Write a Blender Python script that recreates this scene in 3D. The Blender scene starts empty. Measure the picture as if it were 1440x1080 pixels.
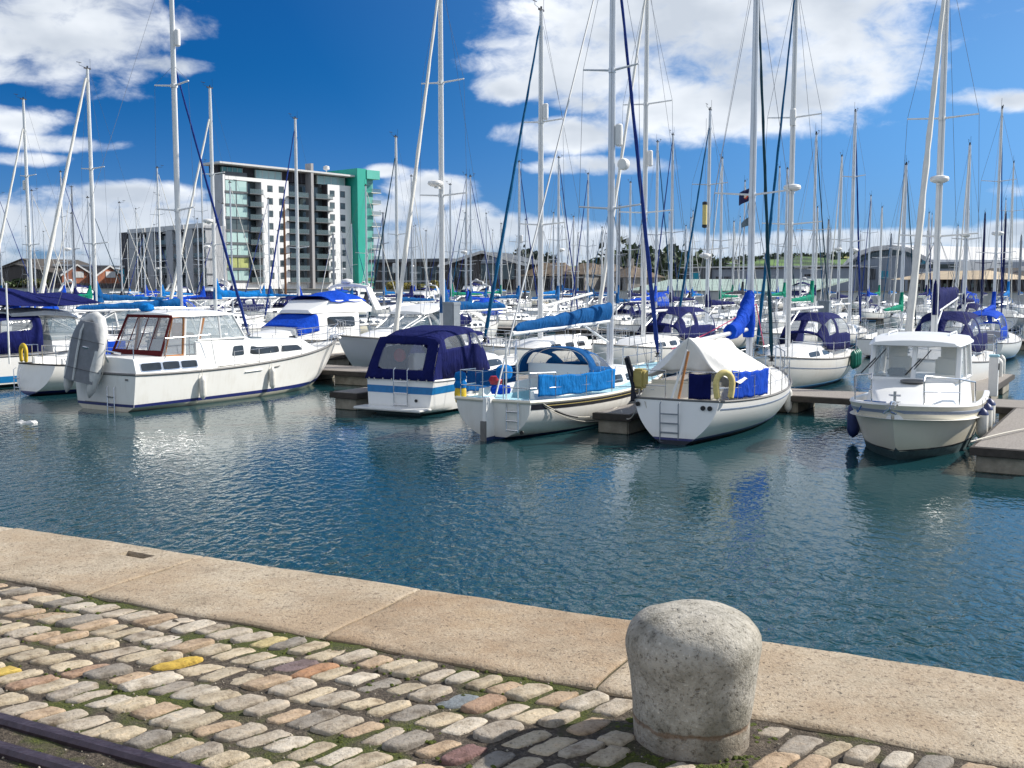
import bpy, bmesh, random
from math import *
from mathutils import Vector, Matrix
random.seed(7)
C = bpy.data.collections.new("scene_objects"); bpy.context.scene.collection.children.link(C)
SC = bpy.context.scene
R = radians
# ------------------------------------------------------------------ camera
F = 1500.0; PITCH = R(5.41); EYE = 3.7; QZ = 2.1
cam = bpy.data.cameras.new("camera"); camo = bpy.data.objects.new("camera", cam); C.objects.link(camo)
cam.sensor_width = 36; cam.lens = 36*F/1440; cam.clip_end = 6000; cam.clip_start = 0.05
camo.location = (0, 0, EYE); camo.rotation_euler = (R(90)-PITCH, 0, 0); SC.camera = camo
def ray(px, py):
    a = (px-720)/F; b = (540-py)/F
    return Vector((a, cos(PITCH)+b*sin(PITCH), -sin(PITCH)+b*cos(PITCH)))
def W(px, py, z=0.0):                     # where the pixel's ray meets height z
    r = ray(px, py); k = (z-EYE)/r.z
    return Vector((r.x*k, r.y*k, z))
def P(px, py, Y):                         # point on the pixel's ray at ground distance Y
    r = ray(px, py); k = Y/r.y
    return Vector((r.x*k, Y, EYE+r.z*k))
HV = Vector((sin(R(31)), cos(R(31)), 0))  # berth direction, away from the quay
HU = Vector((cos(R(31)), -sin(R(31)), 0)) # along the pontoons, to the right
def heading(deg): return R(90-deg)        # rotation z of a boat whose bow points deg right of the view

# ------------------------------------------------------------------ materials
def newmat(name):
    m = bpy.data.materials.new(name); m.use_nodes = True
    nt = m.node_tree; nt.nodes.clear()
    out = nt.nodes.new('ShaderNodeOutputMaterial'); b = nt.nodes.new('ShaderNodeBsdfPrincipled')
    nt.links.new(b.outputs[0], out.inputs[0])
    return m, nt, b
def nd(nt, t, **kw):
    n = nt.nodes.new(t)
    for k, v in kw.items():
        if k.startswith('i_'):
            key = k[2:]; key = int(key) if key.isdigit() else key.replace('_', ' ')
            n.inputs[key].default_value = v
        else: setattr(n, k, v)
    return n
def rgba(c): return (c[0], c[1], c[2], 1.0)
def ramp(nt, stops, fac=None, interp='LINEAR'):
    r = nt.nodes.new('ShaderNodeValToRGB'); r.color_ramp.interpolation = interp
    e = r.color_ramp.elements
    while len(e) < len(stops): e.new(.5)
    for i, (p, c) in enumerate(stops): e[i].position = p; e[i].color = rgba(c) if len(c) == 3 else c
    if fac is not None: nt.links.new(fac, r.inputs[0])
    return r
def simple(name, col, rough=.5, metal=0., var=.12, scale=6., bump=0., bscale=40., stretch=(1, 1, 1), coat=0., coord='Object'):
    m, nt, b = newmat(name)
    tc = nd(nt, 'ShaderNodeTexCoord'); mp = nd(nt, 'ShaderNodeMapping'); mp.inputs['Scale'].default_value = stretch
    nt.links.new(tc.outputs[coord], mp.inputs[0])
    n = nd(nt, 'ShaderNodeTexNoise', i_Scale=scale, i_Detail=6., i_Roughness=.6); nt.links.new(mp.outputs[0], n.inputs['Vector'])
    r = ramp(nt, [(.3, [c*(1-var) for c in col]), (.7, [min(1, c*(1+var)) for c in col])], n.outputs['Fac'])
    nt.links.new(r.outputs[0], b.inputs['Base Color'])
    b.inputs['Roughness'].default_value = rough; b.inputs['Metallic'].default_value = metal
    if coat: b.inputs['Coat Weight'].default_value = coat
    if bump:
        n2 = nd(nt, 'ShaderNodeTexNoise', i_Scale=bscale, i_Detail=4.); nt.links.new(mp.outputs[0], n2.inputs['Vector'])
        bp = nd(nt, 'ShaderNodeBump', i_Strength=bump, i_Distance=.02); nt.links.new(n2.outputs['Fac'], bp.inputs['Height'])
        nt.links.new(bp.outputs[0], b.inputs['Normal'])
    return m
def canvas(name, col, wr=.5):
    m, nt, b = newmat(name)
    tc = nd(nt, 'ShaderNodeTexCoord')
    n = nd(nt, 'ShaderNodeTexNoise', i_Scale=3.5, i_Detail=5., i_Roughness=.65); nt.links.new(tc.outputs['Object'], n.inputs['Vector'])
    r = ramp(nt, [(.3, [c*.78 for c in col]), (.72, [min(1, c*1.2) for c in col])], n.outputs['Fac'])
    nt.links.new(r.outputs[0], b.inputs['Base Color']); b.inputs['Roughness'].default_value = .85; b.inputs['Specular IOR Level'].default_value = .12
    mp = nd(nt, 'ShaderNodeMapping'); mp.inputs['Scale'].default_value = (5, 5, 1.6); nt.links.new(tc.outputs['Object'], mp.inputs[0])
    n2 = nd(nt, 'ShaderNodeTexNoise', i_Scale=1.5, i_Detail=3., i_Distortion=.8); nt.links.new(mp.outputs[0], n2.inputs['Vector'])
    bp = nd(nt, 'ShaderNodeBump', i_Strength=wr, i_Distance=.12); nt.links.new(n2.outputs['Fac'], bp.inputs['Height'])
    nt.links.new(bp.outputs[0], b.inputs['Normal'])
    return m
def gelcoat(name, col, rough=.28, stain=.2, staincol=(.42, .36, .24)):
    m, nt, b = newmat(name)
    tc = nd(nt, 'ShaderNodeTexCoord')
    mp = nd(nt, 'ShaderNodeMapping'); mp.inputs['Scale'].default_value = (7, 7, .8); nt.links.new(tc.outputs['Object'], mp.inputs[0])
    n = nd(nt, 'ShaderNodeTexNoise', i_Scale=1.6, i_Detail=7., i_Roughness=.65); nt.links.new(mp.outputs[0], n.inputs['Vector'])
    n1 = nd(nt, 'ShaderNodeTexNoise', i_Scale=2.2, i_Detail=4.); nt.links.new(tc.outputs['Object'], n1.inputs['Vector'])
    mul = nd(nt, 'ShaderNodeMath', operation='MULTIPLY'); nt.links.new(n.outputs['Fac'], mul.inputs[0]); nt.links.new(n1.outputs['Fac'], mul.inputs[1])
    r = ramp(nt, [(.22, (0, 0, 0)), (.5, (1, 1, 1))], mul.outputs[0])
    f = nd(nt, 'ShaderNodeMath', operation='MULTIPLY'); nt.links.new(r.outputs[0], f.inputs[0]); f.inputs[1].default_value = stain
    # yellow scum line just above the water
    sx = nd(nt, 'ShaderNodeSeparateXYZ'); nt.links.new(tc.outputs['Object'], sx.inputs[0])
    mr = nd(nt, 'ShaderNodeMapRange'); nt.links.new(sx.outputs['Z'], mr.inputs[0])
    for i, v in enumerate((.05, .32, .55, 0)): mr.inputs[i+1].default_value = v
    sm = nd(nt, 'ShaderNodeMath', operation='MULTIPLY'); nt.links.new(mr.outputs[0], sm.inputs[0]); nt.links.new(n.outputs['Fac'], sm.inputs[1])
    ad = nd(nt, 'ShaderNodeMath', operation='ADD', use_clamp=True); nt.links.new(f.outputs[0], ad.inputs[0]); nt.links.new(sm.outputs[0], ad.inputs[1])
    mx = nd(nt, 'ShaderNodeMixRGB'); nt.links.new(ad.outputs[0], mx.inputs[0]); mx.inputs[1].default_value = rgba(col); mx.inputs[2].default_value = rgba(staincol)
    nt.links.new(mx.outputs[0], b.inputs['Base Color'])
    b.inputs['Roughness'].default_value = rough
    return m
def glass(name, tint, alpha=.35, rough=.04):
    m, nt, b = newmat(name)
    b.inputs['Base Color'].default_value = rgba(tint); b.inputs['Roughness'].default_value = rough
    b.inputs['Alpha'].default_value = alpha; b.inputs['IOR'].default_value = 1.5
    tc = nd(nt, 'ShaderNodeTexCoord'); n = nd(nt, 'ShaderNodeTexNoise', i_Scale=2.5, i_Detail=2.); nt.links.new(tc.outputs['Object'], n.inputs['Vector'])
    bp = nd(nt, 'ShaderNodeBump', i_Strength=.25, i_Distance=.03); nt.links.new(n.outputs['Fac'], bp.inputs['Height']); nt.links.new(bp.outputs[0], b.inputs['Normal'])
    return m
M = {}
M['gel'] = gelcoat('white_gelcoat', (.80, .79, .75))
M['gel2'] = gelcoat('clean_gelcoat', (.82, .82, .80), stain=.06)
M['cream'] = gelcoat('cream_gelcoat', (.74, .69, .56), stain=.12)
M['greyhull'] = gelcoat('grey_gelcoat', (.60, .62, .64), stain=.08)
M['bluehull'] = gelcoat('blue_gelcoat', (.02, .05, .16), stain=.1)
M['deck'] = simple('deck_paint', (.76, .75, .71), .55, var=.07, scale=9, bump=.1, bscale=120)
M['deckblue'] = simple('pale_blue_deck_paint', (.36, .60, .68), .6, var=.1, scale=9, bump=.1, bscale=120)
M['anti_blue'] = simple('blue_antifouling', (.01, .03, .11), .7, var=.3, scale=12)
M['anti_navy'] = simple('dark_antifouling', (.012, .018, .03), .7, var=.3, scale=12)
M['anti_teal'] = simple('teal_antifouling', (.05, .09, .10), .7, var=.3, scale=12)
M['anti_red'] = simple('red_antifouling', (.10, .02, .015), .7, var=.3, scale=12)
M['navy_stripe'] = simple('navy_stripe_paint', (.012, .018, .12), .35, var=.15)
M['black_stripe'] = simple('black_stripe_paint', (.014, .015, .022), .35, var=.15)
M['blue_stripe'] = simple('blue_stripe_paint', (.01, .17, .42), .35, var=.12)
M['grey_stripe'] = simple('grey_stripe_paint', (.2, .25, .35), .4, var=.12)
M['rubber'] = simple('black_rubber', (.02, .02, .02), .7, var=.2)
M['greyrub'] = simple('grey_rubbing_strake', (.16, .155, .15), .6, var=.2)
M['steel'] = simple('stainless_steel', (.62, .63, .65), .22, .9, var=.06)
M['alu'] = simple('mast_aluminium', (.72, .73, .74), .38, .35, var=.08, scale=2)
M['whitemast'] = simple('white_mast_paint', (.80, .80, .78), .35, var=.05, scale=2)
M['greymast'] = simple('grey_mast_alloy', (.33, .34, .36), .4, .4, var=.1, scale=2)
M['tan'] = simple('wooden_spar', (.22, .09, .03), .4, var=.25, scale=8)
M['wire'] = simple('rigging_wire', (.20, .21, .23), .4, .5, var=.1)
M['rope'] = simple('white_rope', (.55, .52, .45), .8, var=.2, scale=40)
M['pinkrope'] = simple('pink_rope', (.55, .05, .14), .8, var=.2, scale=40)
M['bluerope'] = simple('blue_rope', (.02, .12, .35), .8, var=.2, scale=40)
M['sail'] = simple('white_sailcloth', (.74, .72, .66), .75, var=.09, scale=5, bump=.35, bscale=9, stretch=(1, 1, .35))
M['tent'] = simple('white_tent_cloth', (.76, .75, .71), .8, var=.06, scale=4, bump=.25, bscale=3)
M['navy'] = canvas('navy_canvas', (.007, .011, .085))
M['royal'] = canvas('royal_blue_canvas', (.003, .055, .44))
M['mid'] = canvas('mid_blue_canvas', (.004, .080, .245))
M['sky'] = canvas('bright_blue_canvas', (.004, .155, .46))
M['teal'] = canvas('petrol_blue_canvas', (.02, .11, .20))
M['greenc'] = canvas('green_canvas', (.005, .21, .13))
M['dark'] = canvas('dark_grey_canvas', (.03, .033, .045))
M['burg'] = canvas('burgundy_canvas', (.10, .014, .016), .2)
M['darkgreen'] = canvas('dark_green_canvas', (.012, .06, .075))
M['cushion'] = simple('grey_inflatable_cover', (.185, .195, .215), .7, var=.12, scale=6, bump=.3, bscale=6)
M['tube'] = simple('pale_grey_inflatable_tube', (.56, .56, .54), .55, var=.12, scale=6, bump=.15, bscale=12)
M['bluerib'] = simple('slate_blue_inflatable', (.07, .12, .19), .5, var=.15)
M['winglass'] = simple('dark_window_glass', (.03, .035, .04), .06, var=.3, scale=3)
M['sea_glass'] = glass('clear_vinyl_window', (.50, .54, .58), .22, .06)
M['tinted'] = glass('tinted_window_glass', (.14, .20, .24), .55, .03)
M['pale_glass'] = glass('pale_windscreen_glass', (.45, .52, .55), .32, .03)
M['wood'] = simple('varnished_wood', (.42, .165, .04), .35, var=.25, scale=5, stretch=(1, 1, 8))
M['fender'] = simple('white_fender_vinyl', (.70, .68, .62), .45, var=.12, scale=9)
M['fenderblue'] = simple('navy_fender_vinyl', (.015, .03, .12), .45, var=.2, scale=9)
M['fendergreen'] = simple('green_fender_vinyl', (.004, .16, .11), .45, var=.2, scale=9)
M['yellow'] = simple('yellow_foam', (.62, .42, .02), .6, var=.15, scale=9)
M['paleyellow'] = simple('pale_yellow_foam', (.72, .58, .22), .65, var=.15, scale=12)
M['ochre'] = simple('ochre_box_fabric', (.42, .34, .11), .7, var=.1, scale=12)
M['orange'] = simple('orange_plastic', (.7, .10, .03), .5, var=.15)
M['red'] = simple('red_plastic', (.42, .015, .03), .55, var=.2)
M['dock'] = simple('weathered_pontoon_boards', (.26, .235, .21), .85, var=.22, scale=5, bump=.5, bscale=16, stretch=(1, 12, 1))
M['concrete'] = simple('pontoon_concrete', (.27, .245, .195), .85, var=.35, scale=3.5, bump=.35, bscale=25)
M['weed'] = simple('weedy_waterline_concrete', (.045, .045, .03), .8, var=.5, scale=8, bump=.5, bscale=25)
M['timber'] = simple('dark_wet_timber', (.05, .042, .035), .8, var=.3, scale=6)
M['plastic'] = simple('white_plastic', (.78, .77, .74), .4, var=.05)
M['greybox'] = simple('grey_cabinet_paint', (.22, .25, .28), .5, var=.1)
M['blackp'] = simple('black_plastic', (.015, .015, .017), .5, var=.2)

# ------------------------------------------------------------------ mesh builder
class MB:
    def __init__(s): s.v = []; s.f = []; s.mi = []; s.col = []
    def add(s, vs, fs, m=0):
        o = len(s.v); s.v += [tuple(v) for v in vs]
        for f in fs: s.f.append(tuple(i+o for i in f)); s.mi.append(m)
    def box(s, c, d, rz=0., m=0, ry=0., rx=0.):
        T = Matrix.Translation(Vector(c)) @ Matrix.Rotation(rz, 4, 'Z') @ Matrix.Rotation(ry, 4, 'Y') @ Matrix.Rotation(rx, 4, 'X')
        vs = [T @ Vector((x*d[0]/2, y*d[1]/2, z*d[2]/2)) for z in (-1, 1) for y in (-1, 1) for x in (-1, 1)]
        s.add(vs, [(0, 2, 3, 1), (4, 5, 7, 6), (0, 1, 5, 4), (2, 6, 7, 3), (0, 4, 6, 2), (1, 3, 7, 5)], m)
        return s
    def loft(s, loops, closed=True, cap0=True, cap1=True, m=0):
        n = len(loops[0]); vs = [p for l in loops for p in l]; fs = []
        for i in range(len(loops)-1):
            for j in range(n if closed else n-1):
                k = (j+1) % n; fs.append((i*n+j, i*n+k, (i+1)*n+k, (i+1)*n+j))
        if closed and cap0: fs.append(tuple(range(n-1, -1, -1)))
        if closed and cap1: fs.append(tuple((len(loops)-1)*n+j for j in range(n)))
        s.add(vs, fs, m); return s
    def tube(s, pts, r, n=8, m=0, flat=1., cap=True):
        pts = [Vector(p) for p in pts]; loops = []; prev = None
        for i, p in enumerate(pts):
            d = (pts[min(i+1, len(pts)-1)]-pts[max(i-1, 0)])
            if d.length < 1e-9: d = Vector((0, 0, 1))
            d.normalize()
            if prev is None:
                a = Vector((0, 0, 1)) if abs(d.z) < .9 else Vector((1, 0, 0))
                x = d.cross(a).normalized()
            else:
                x = (prev - d*prev.dot(d)); x = x.normalized() if x.length > 1e-6 else d.cross(Vector((1, 0, .3))).normalized()
            prev = x; y = d.cross(x)
            rr = r[i] if isinstance(r, (list, tuple)) else r
            loops.append([p + x*cos(2*pi*k/n)*rr + y*sin(2*pi*k/n)*rr*flat for k in range(n)])
        s.loft(loops, True, cap, cap, m); return s
    def lathe(s, prof, n=24, c=(0, 0, 0), m=0, axis='Z'):
        loops = []
        for r, z in prof:
            l = []
            for k in range(n):
                a = 2*pi*k/n
                p = (r*cos(a), r*sin(a), z) if axis == 'Z' else ((z, r*cos(a), r*sin(a)) if axis == 'X' else (r*sin(a), z, r*cos(a)))
                l.append(Vector(p)+Vector(c))
            loops.append(l)
        s.loft(loops, m=m); return s
    def grid(s, fn, nu, nv, m=0):
        vs = [fn(i/nu, j/nv) for i in range(nu+1) for j in range(nv+1)]
        s.add(vs, [(i*(nv+1)+j, (i+1)*(nv+1)+j, (i+1)*(nv+1)+j+1, i*(nv+1)+j+1) for i in range(nu) for j in range(nv)], m); return s
    def prism(s, poly, z0, z1, m=0):
        n = len(poly); vs = [(p[0], p[1], z0) for p in poly]+[(p[0], p[1], z1) for p in poly]
        s.add(vs, [tuple(range(n-1, -1, -1)), tuple(range(n, 2*n))]+[(i, (i+1) % n, n+(i+1) % n, n+i) for i in range(n)], m); return s
    def slab(s, pts, t, m=0):             # a flat sheet of 3D points given thickness t along its normal
        pts = [Vector(p) for p in pts]; nrm = (pts[1]-pts[0]).cross(pts[2]-pts[0]).normalized()*t; n = len(pts)
        vs = pts+[p+nrm for p in pts]
        s.add(vs, [tuple(range(n-1, -1, -1)), tuple(range(n, 2*n))]+[(i, (i+1) % n, n+(i+1) % n, n+i) for i in range(n)], m); return s
    def build(s, name, mats, parent=None, smooth=True, bevel=0., solid=0., angle=38, weld=False, normals=True):
        me = bpy.data.meshes.new(name)
        me.from_pydata(s.v, [], s.f)
        if not isinstance(mats, (list, tuple)): mats = [mats]
        for m in mats: me.materials.append(m)
        me.polygons.foreach_set('material_index', s.mi)
        bm = bmesh.new(); bm.from_mesh(me)
        if weld: bmesh.ops.remove_doubles(bm, verts=bm.verts, dist=1e-4); bmesh.ops.dissolve_degenerate(bm, edges=bm.edges, dist=1e-5)
        if bevel:
            es = [e for e in bm.edges if len(e.link_faces) == 2 and e.calc_face_angle(0) > R(30)]
            bmesh.ops.bevel(bm, geom=es, offset=bevel, segments=2, affect='EDGES', clamp_overlap=True)
        if normals: bmesh.ops.recalc_face_normals(bm, faces=bm.faces)
        bm.to_mesh(me); bm.free()
        if smooth:
            me.polygons.foreach_set('use_smooth', [True]*len(me.polygons)); me.set_sharp_from_angle(angle=R(angle))
        o = bpy.data.objects.new(name, me); C.objects.link(o)
        if parent is not None: o.parent = parent
        if solid:
            md = o.modifiers.new('thickness', 'SOLIDIFY'); md.thickness = solid; md.offset = 0
        return o
def tag(o, label=None, cat=None, group=None, kind=None):
    if label: o['label'] = label
    if cat: o['category'] = cat
    if group: o['group'] = group
    if kind: o['kind'] = kind
    return o
def empty(name, loc, rz=0., label=None, cat=None, group=None):
    o = bpy.data.objects.new(name, None); C.objects.link(o); o.empty_display_size = .3
    o.location = loc; o.rotation_euler = (0, 0, rz)
    return tag(o, label, cat, group)
def copy_tree(o, parent=None):
    c = o.copy(); C.objects.link(c); c.parent = parent
    for ch in list(o.children): copy_tree(ch, c)
    return c
# ------------------------------------------------------------------ sky, sun
SAZ, SEL = R(74), R(37)
SKYK = .085
w = bpy.data.worlds.new("World"); SC.world = w; w.use_nodes = True
nt = w.node_tree; nt.nodes.clear()
wo = nt.nodes.new('ShaderNodeOutputWorld'); bg = nt.nodes.new('ShaderNodeBackground'); nt.links.new(bg.outputs[0], wo.inputs[0])
sk = nd(nt, 'ShaderNodeTexSky', sky_type='NISHITA', sun_disc=False, sun_elevation=SEL, sun_rotation=SAZ, air_density=1.0, dust_density=.3, ozone_density=1.5)
hs = nd(nt, 'ShaderNodeMixRGB', blend_type='MULTIPLY'); hs.inputs[0].default_value = 1.; nt.links.new(sk.outputs[0], hs.inputs[1])
def mth(op, a, b=None, c=None, clamp=False):
    n = nt.nodes.new('ShaderNodeMath'); n.operation = op; n.use_clamp = clamp
    for i, x in enumerate((a, b, c)):
        if x is None: continue
        if isinstance(x, (int, float)): n.inputs[i].default_value = x
        else: nt.links.new(x, n.inputs[i])
    return n.outputs[0]
tc = nd(nt, 'ShaderNodeTexCoord'); sp = nd(nt, 'ShaderNodeSeparateXYZ'); nt.links.new(tc.outputs['Generated'], sp.inputs[0])
az = mth('ARCTAN2', sp.outputs['X'], sp.outputs['Y']); el = mth('ARCSINE', sp.outputs['Z'])
# a polarised sky: deepest blue square to the sun
sd = nd(nt, 'ShaderNodeVectorMath', operation='DOT_PRODUCT'); nt.links.new(tc.outputs['Generated'], sd.inputs[0]); sd.inputs[1].default_value = (sin(SAZ)*cos(SEL), cos(SAZ)*cos(SEL), sin(SEL))
pol = ramp(nt, [(.0, (.015, .28, .66)), (.2, (.04, .33, .74)), (.55, (.32, .66, 1.06)), (.85, (.7, .9, 1.1))], mth('ABSOLUTE', sd.outputs['Value']))
hz = nd(nt, 'ShaderNodeMapRange', interpolation_type='SMOOTHSTEP'); nt.links.new(el, hz.inputs[0])
for i, v in enumerate((-.02, .20, 0, 1.)): hz.inputs[i+1].default_value = v
hm = nd(nt, 'ShaderNodeMixRGB'); nt.links.new(hz.outputs[0], hm.inputs[0]); hm.inputs[1].default_value = (.26, .48, 1.05, 1); nt.links.new(pol.outputs[0], hm.inputs[2])
nt.links.new(hm.outputs[0], hs.inputs[2])
# cloud domain: azimuth and stretched elevation, so that the bases flatten towards the horizon
cv = nt.nodes.new('ShaderNodeCombineXYZ'); nt.links.new(az, cv.inputs[0]); nt.links.new(mth('MULTIPLY', el, 1.75), cv.inputs[1])
def noise(scale, detail, rough=.6, off=(0, 0, 0), dist=0.):
    mp = nd(nt, 'ShaderNodeMapping'); mp.inputs['Location'].default_value = off; nt.links.new(cv.outputs[0], mp.inputs[0])
    n = nd(nt, 'ShaderNodeTexNoise', i_Scale=scale, i_Detail=detail, i_Roughness=rough, i_Distortion=dist); nt.links.new(mp.outputs[0], n.inputs['Vector'])
    return n.outputs['Fac']
def blob(px, py, rx, ry, amp=1.):
    r = ray(px, py).normalized(); a0 = atan2(r.x, r.y); e0 = asin(r.z)
    da = mth('DIVIDE', mth('SUBTRACT', az, a0), rx/F); de = mth('DIVIDE', mth('SUBTRACT', el, e0), ry/F)
    d = mth('ADD', mth('MULTIPLY', da, da), mth('MULTIPLY', de, de))
    return mth('MULTIPLY', mth('SUBTRACT', 1., d), amp)
BL = [(1010, 30, 330, 130), (1130, 100, 190, 85), (800, 100, 150, 55), (1010, 150, 190, 55), (800, 190, 105, 30), (840, 233, 120, 16), (740, 125, 90, 26), (820, 145, 60, 18),
      (90, 40, 190, 75), (230, 88, 80, 16), (0, 100, 130, 18, .8), (20, 170, 80, 20, .8), (70, 200, 90, 12, .6), (35, 225, 60, 10, .6), (180, 275, 120, 22), (610, 268, 70, 30), (665, 300, 45, 16), (560, 300, 80, 26),
      (1425, 138, 48, 18), (1370, 135, 45, 12, .6), (548, 240, 40, 10, .6), (690, 62, 40, 14, .5), (120, 320, 300, 46), (600, 340, 240, 48), (860, 345, 180, 26), (1200, 338, 330, 18), (1430, 322, 60, 14), (1420, 268, 30, 10, .6), (400, 345, 300, 40), (700, 320, 140, 24), (300, 300, 200, 20), (400, 375, 800, 30, .9), (1150, 352, 400, 14, .7),
      (500, -500, 500, 180, .7), (1700, -150, 300, 120), (-300, -60, 300, 120), (1200, -420, 420, 130, .8)]
field = None
def blobd(azd, eld, ra, re, amp=1.):       # unseen clouds added for white fill on shaded sides, in degrees
    da = mth('DIVIDE', mth('SUBTRACT', az, R(azd)), R(ra)); de = mth('DIVIDE', mth('SUBTRACT', el, R(eld)), R(re))
    return mth('MULTIPLY', mth('SUBTRACT', 1., mth('ADD', mth('MULTIPLY', da, da), mth('MULTIPLY', de, de))), amp)
for b in BL:
    x = blob(*b); field = x if field is None else mth('SMOOTH_MAX', field, x, .35)
for b in ((150, 30, 75, 26), (-140, 34, 80, 30), (-175, 62, 60, 16), (170, 14, 60, 12), (-100, 14, 50, 12), (-60, 52, 40, 16), (110, 62, 50, 14), (20, 66, 60, 12)):
    field = mth('SMOOTH_MAX', field, blobd(*b), .35)
nbig = noise(9., 3., .55, (3.1, 1.7, 0)); ndet = noise(26., 9., .62, (.4, .9, 2.), .35)
def dens(off):
    big = noise(11., 2., .5, (3.1+off[0], 1.7+off[1], 0)); det = noise(27., 9., .6, (.4+off[0], .9+off[1], 2.), .3)
    return mth('ADD', mth('MULTIPLY', mth('SUBTRACT', big, .5), 1.9), mth('MULTIPLY', mth('SUBTRACT', det, .5), 1.75))
d0 = dens((0, 0)); d1 = None; b0 = noise(9., 4., .5, (1.2, .3, 5.)); b1 = noise(9., 4., .5, (1.2-.03, .3-.03, 5.))
raw = mth('ADD', mth('MAXIMUM', field, -1.6), mth('SUBTRACT', d0, .12))
cover = mth('SMOOTHSTEP' if False else 'MULTIPLY', 1., raw)
mr = nd(nt, 'ShaderNodeMapRange', interpolation_type='SMOOTHSTEP'); nt.links.new(raw, mr.inputs[0])
for i, v in enumerate((-.12, .85, 0, .97)): mr.inputs[i+1].default_value = v
# thick middles turn grey, sunward rims stay white
th = nd(nt, 'ShaderNodeMapRange', interpolation_type='SMOOTHSTEP'); nt.links.new(mth('ADD', mth('MULTIPLY', field, 1.1), mth('MULTIPLY', d0, .30)), th.inputs[0])
for i, v in enumerate((.25, 1.15, 0, 1)): th.inputs[i+1].default_value = v
lit = mth('MULTIPLY', mth('SUBTRACT', b0, b1), 1.7)
sh = mth('SUBTRACT', mth('MULTIPLY', th.outputs[0], .80), lit, clamp=True)
K = 1/SKYK
cr = ramp(nt, [(0., (.86, .89, .93)), (.4, (.72, .76, .81)), (1., (.50, .55, .62))], sh)
cs = nd(nt, 'ShaderNodeVectorMath', operation='SCALE'); nt.links.new(cr.outputs[0], cs.inputs[0]); cs.inputs['Scale'].default_value = K*.98
# low clouds sink into the bluish air near the horizon
lowm = nd(nt, 'ShaderNodeMapRange'); nt.links.new(el, lowm.inputs[0])
for i, v in enumerate((.0, .10, .72, 1.)): lowm.inputs[i+1].default_value = v
cf = mth('MULTIPLY', mr.outputs[0], lowm.outputs[0])
mx = nd(nt, 'ShaderNodeMixRGB'); nt.links.new(cf, mx.inputs[0]); nt.links.new(hs.outputs[0], mx.inputs[1]); nt.links.new(cs.outputs[0], mx.inputs[2])
nt.links.new(mx.outputs[0], bg.inputs[0]); bg.inputs[1].default_value = SKYK
SUN = Vector((sin(SAZ)*cos(SEL), cos(SAZ)*cos(SEL), sin(SEL)))
sl = bpy.data.lights.new("sun", 'SUN'); sl.energy = 5.0; sl.angle = R(.53); sl.color = (1, .945, .86)
so = bpy.data.objects.new("sun", sl); C.objects.link(so); so.rotation_euler = SUN.to_track_quat('Z', 'Y').to_euler(); so.location = SUN*50
SC.view_settings.view_transform = 'Standard'; SC.view_settings.look = 'None'; SC.view_settings.exposure = .35; SC.view_settings.gamma = 1

# ------------------------------------------------------------------ quay frame
E0 = W(0, 738, QZ); E1 = W(1440, 955, QZ); QE = (E1-E0).normalized(); QN = Vector((QE.y, -QE.x, 0))
if QN.y > 0: QN = -QN                     # towards the camera, landwards
c0 = W(0, 808, QZ); c1 = W(1402, 1078, QZ)
COP = ((c0-E0).dot(QN)+(c1-E0).dot(QN))/2
def q(a, n, z=0.): return E0 + QE*a + QN*n + Vector((0, 0, z))
def qa(px, py): d = W(px, py, QZ)-E0; return d.dot(QE), d.dot(QN)
QRZ = atan2(QE.y, QE.x)

# ------------------------------------------------------------------ water
m, nt, b = newmat('harbour_water'); M['water'] = m
tc = nd(nt, 'ShaderNodeNewGeometry')
def wn(scale, stretch, rot, detail, off=0.):
    mp = nd(nt, 'ShaderNodeMapping'); mp.inputs['Rotation'].default_value = (0, 0, rot); mp.inputs['Scale'].default_value = stretch; mp.inputs['Location'].default_value = (off, off, 0)
    nt.links.new(tc.outputs['Position'], mp.inputs[0])
    n = nd(nt, 'ShaderNodeTexNoise', i_Scale=scale, i_Detail=detail, i_Roughness=.5, i_Distortion=.6); nt.links.new(mp.outputs[0], n.inputs['Vector']); return n.outputs['Fac']
r1 = wn(3.0, (1.7, 1.15, 1), R(24), 1.5); r2 = wn(6.6, (1.5, 1, 1), R(-30), 2., 4.); r3 = wn(.8, (1, 1.6, 1), R(15), 2., 9.); calm = wn(.16, (1, 2.0, 1), R(25), 3., 3.)
h = mth('ADD', mth('MULTIPLY', r1, .85), mth('ADD', mth('MULTIPLY', r2, .26), mth('MULTIPLY', r3, .22)))
sy = nd(nt, 'ShaderNodeSeparateXYZ'); nt.links.new(tc.outputs['Position'], sy.inputs[0])
# sheltered water among the boats is calmer than the open water by the quay
rowv = mth('ADD', mth('MULTIPLY', sy.outputs[0], HV.x), mth('MULTIPLY', sy.outputs[1], HV.y))
cm = nd(nt, 'ShaderNodeMapRange', interpolation_type='SMOOTHSTEP'); nt.links.new(mth('ADD', rowv, mth('MULTIPLY', calm, 9.)), cm.inputs[0])
for i, v in enumerate((11., 24., 1., .17)): cm.inputs[i+1].default_value = v
cp = nd(nt, 'ShaderNodeMapRange'); nt.links.new(calm, cp.inputs[0])
for i, v in enumerate((.35, .62, .62, 1.)): cp.inputs[i+1].default_value = v
st = mth('MULTIPLY', cm.outputs[0], cp.outputs[0])
bp = nd(nt, 'ShaderNodeBump', i_Distance=.092); nt.links.new(h, bp.inputs['Height']); nt.links.new(mth('MULTIPLY', st, 1.), bp.inputs['Strength'])
nt.links.new(bp.outputs[0], b.inputs['Normal'])
b.inputs['Base Color'].default_value = (.010, .048, .057, 1); b.inputs['Roughness'].default_value = .06; b.inputs['IOR'].default_value = 1.333
mb = MB(); mb.box((0, 158, -1.5), (900, 420, 3.0))
tag(mb.build('water', M['water'], smooth=False), kind='structure')

from mathutils import noise as mnoise
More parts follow.
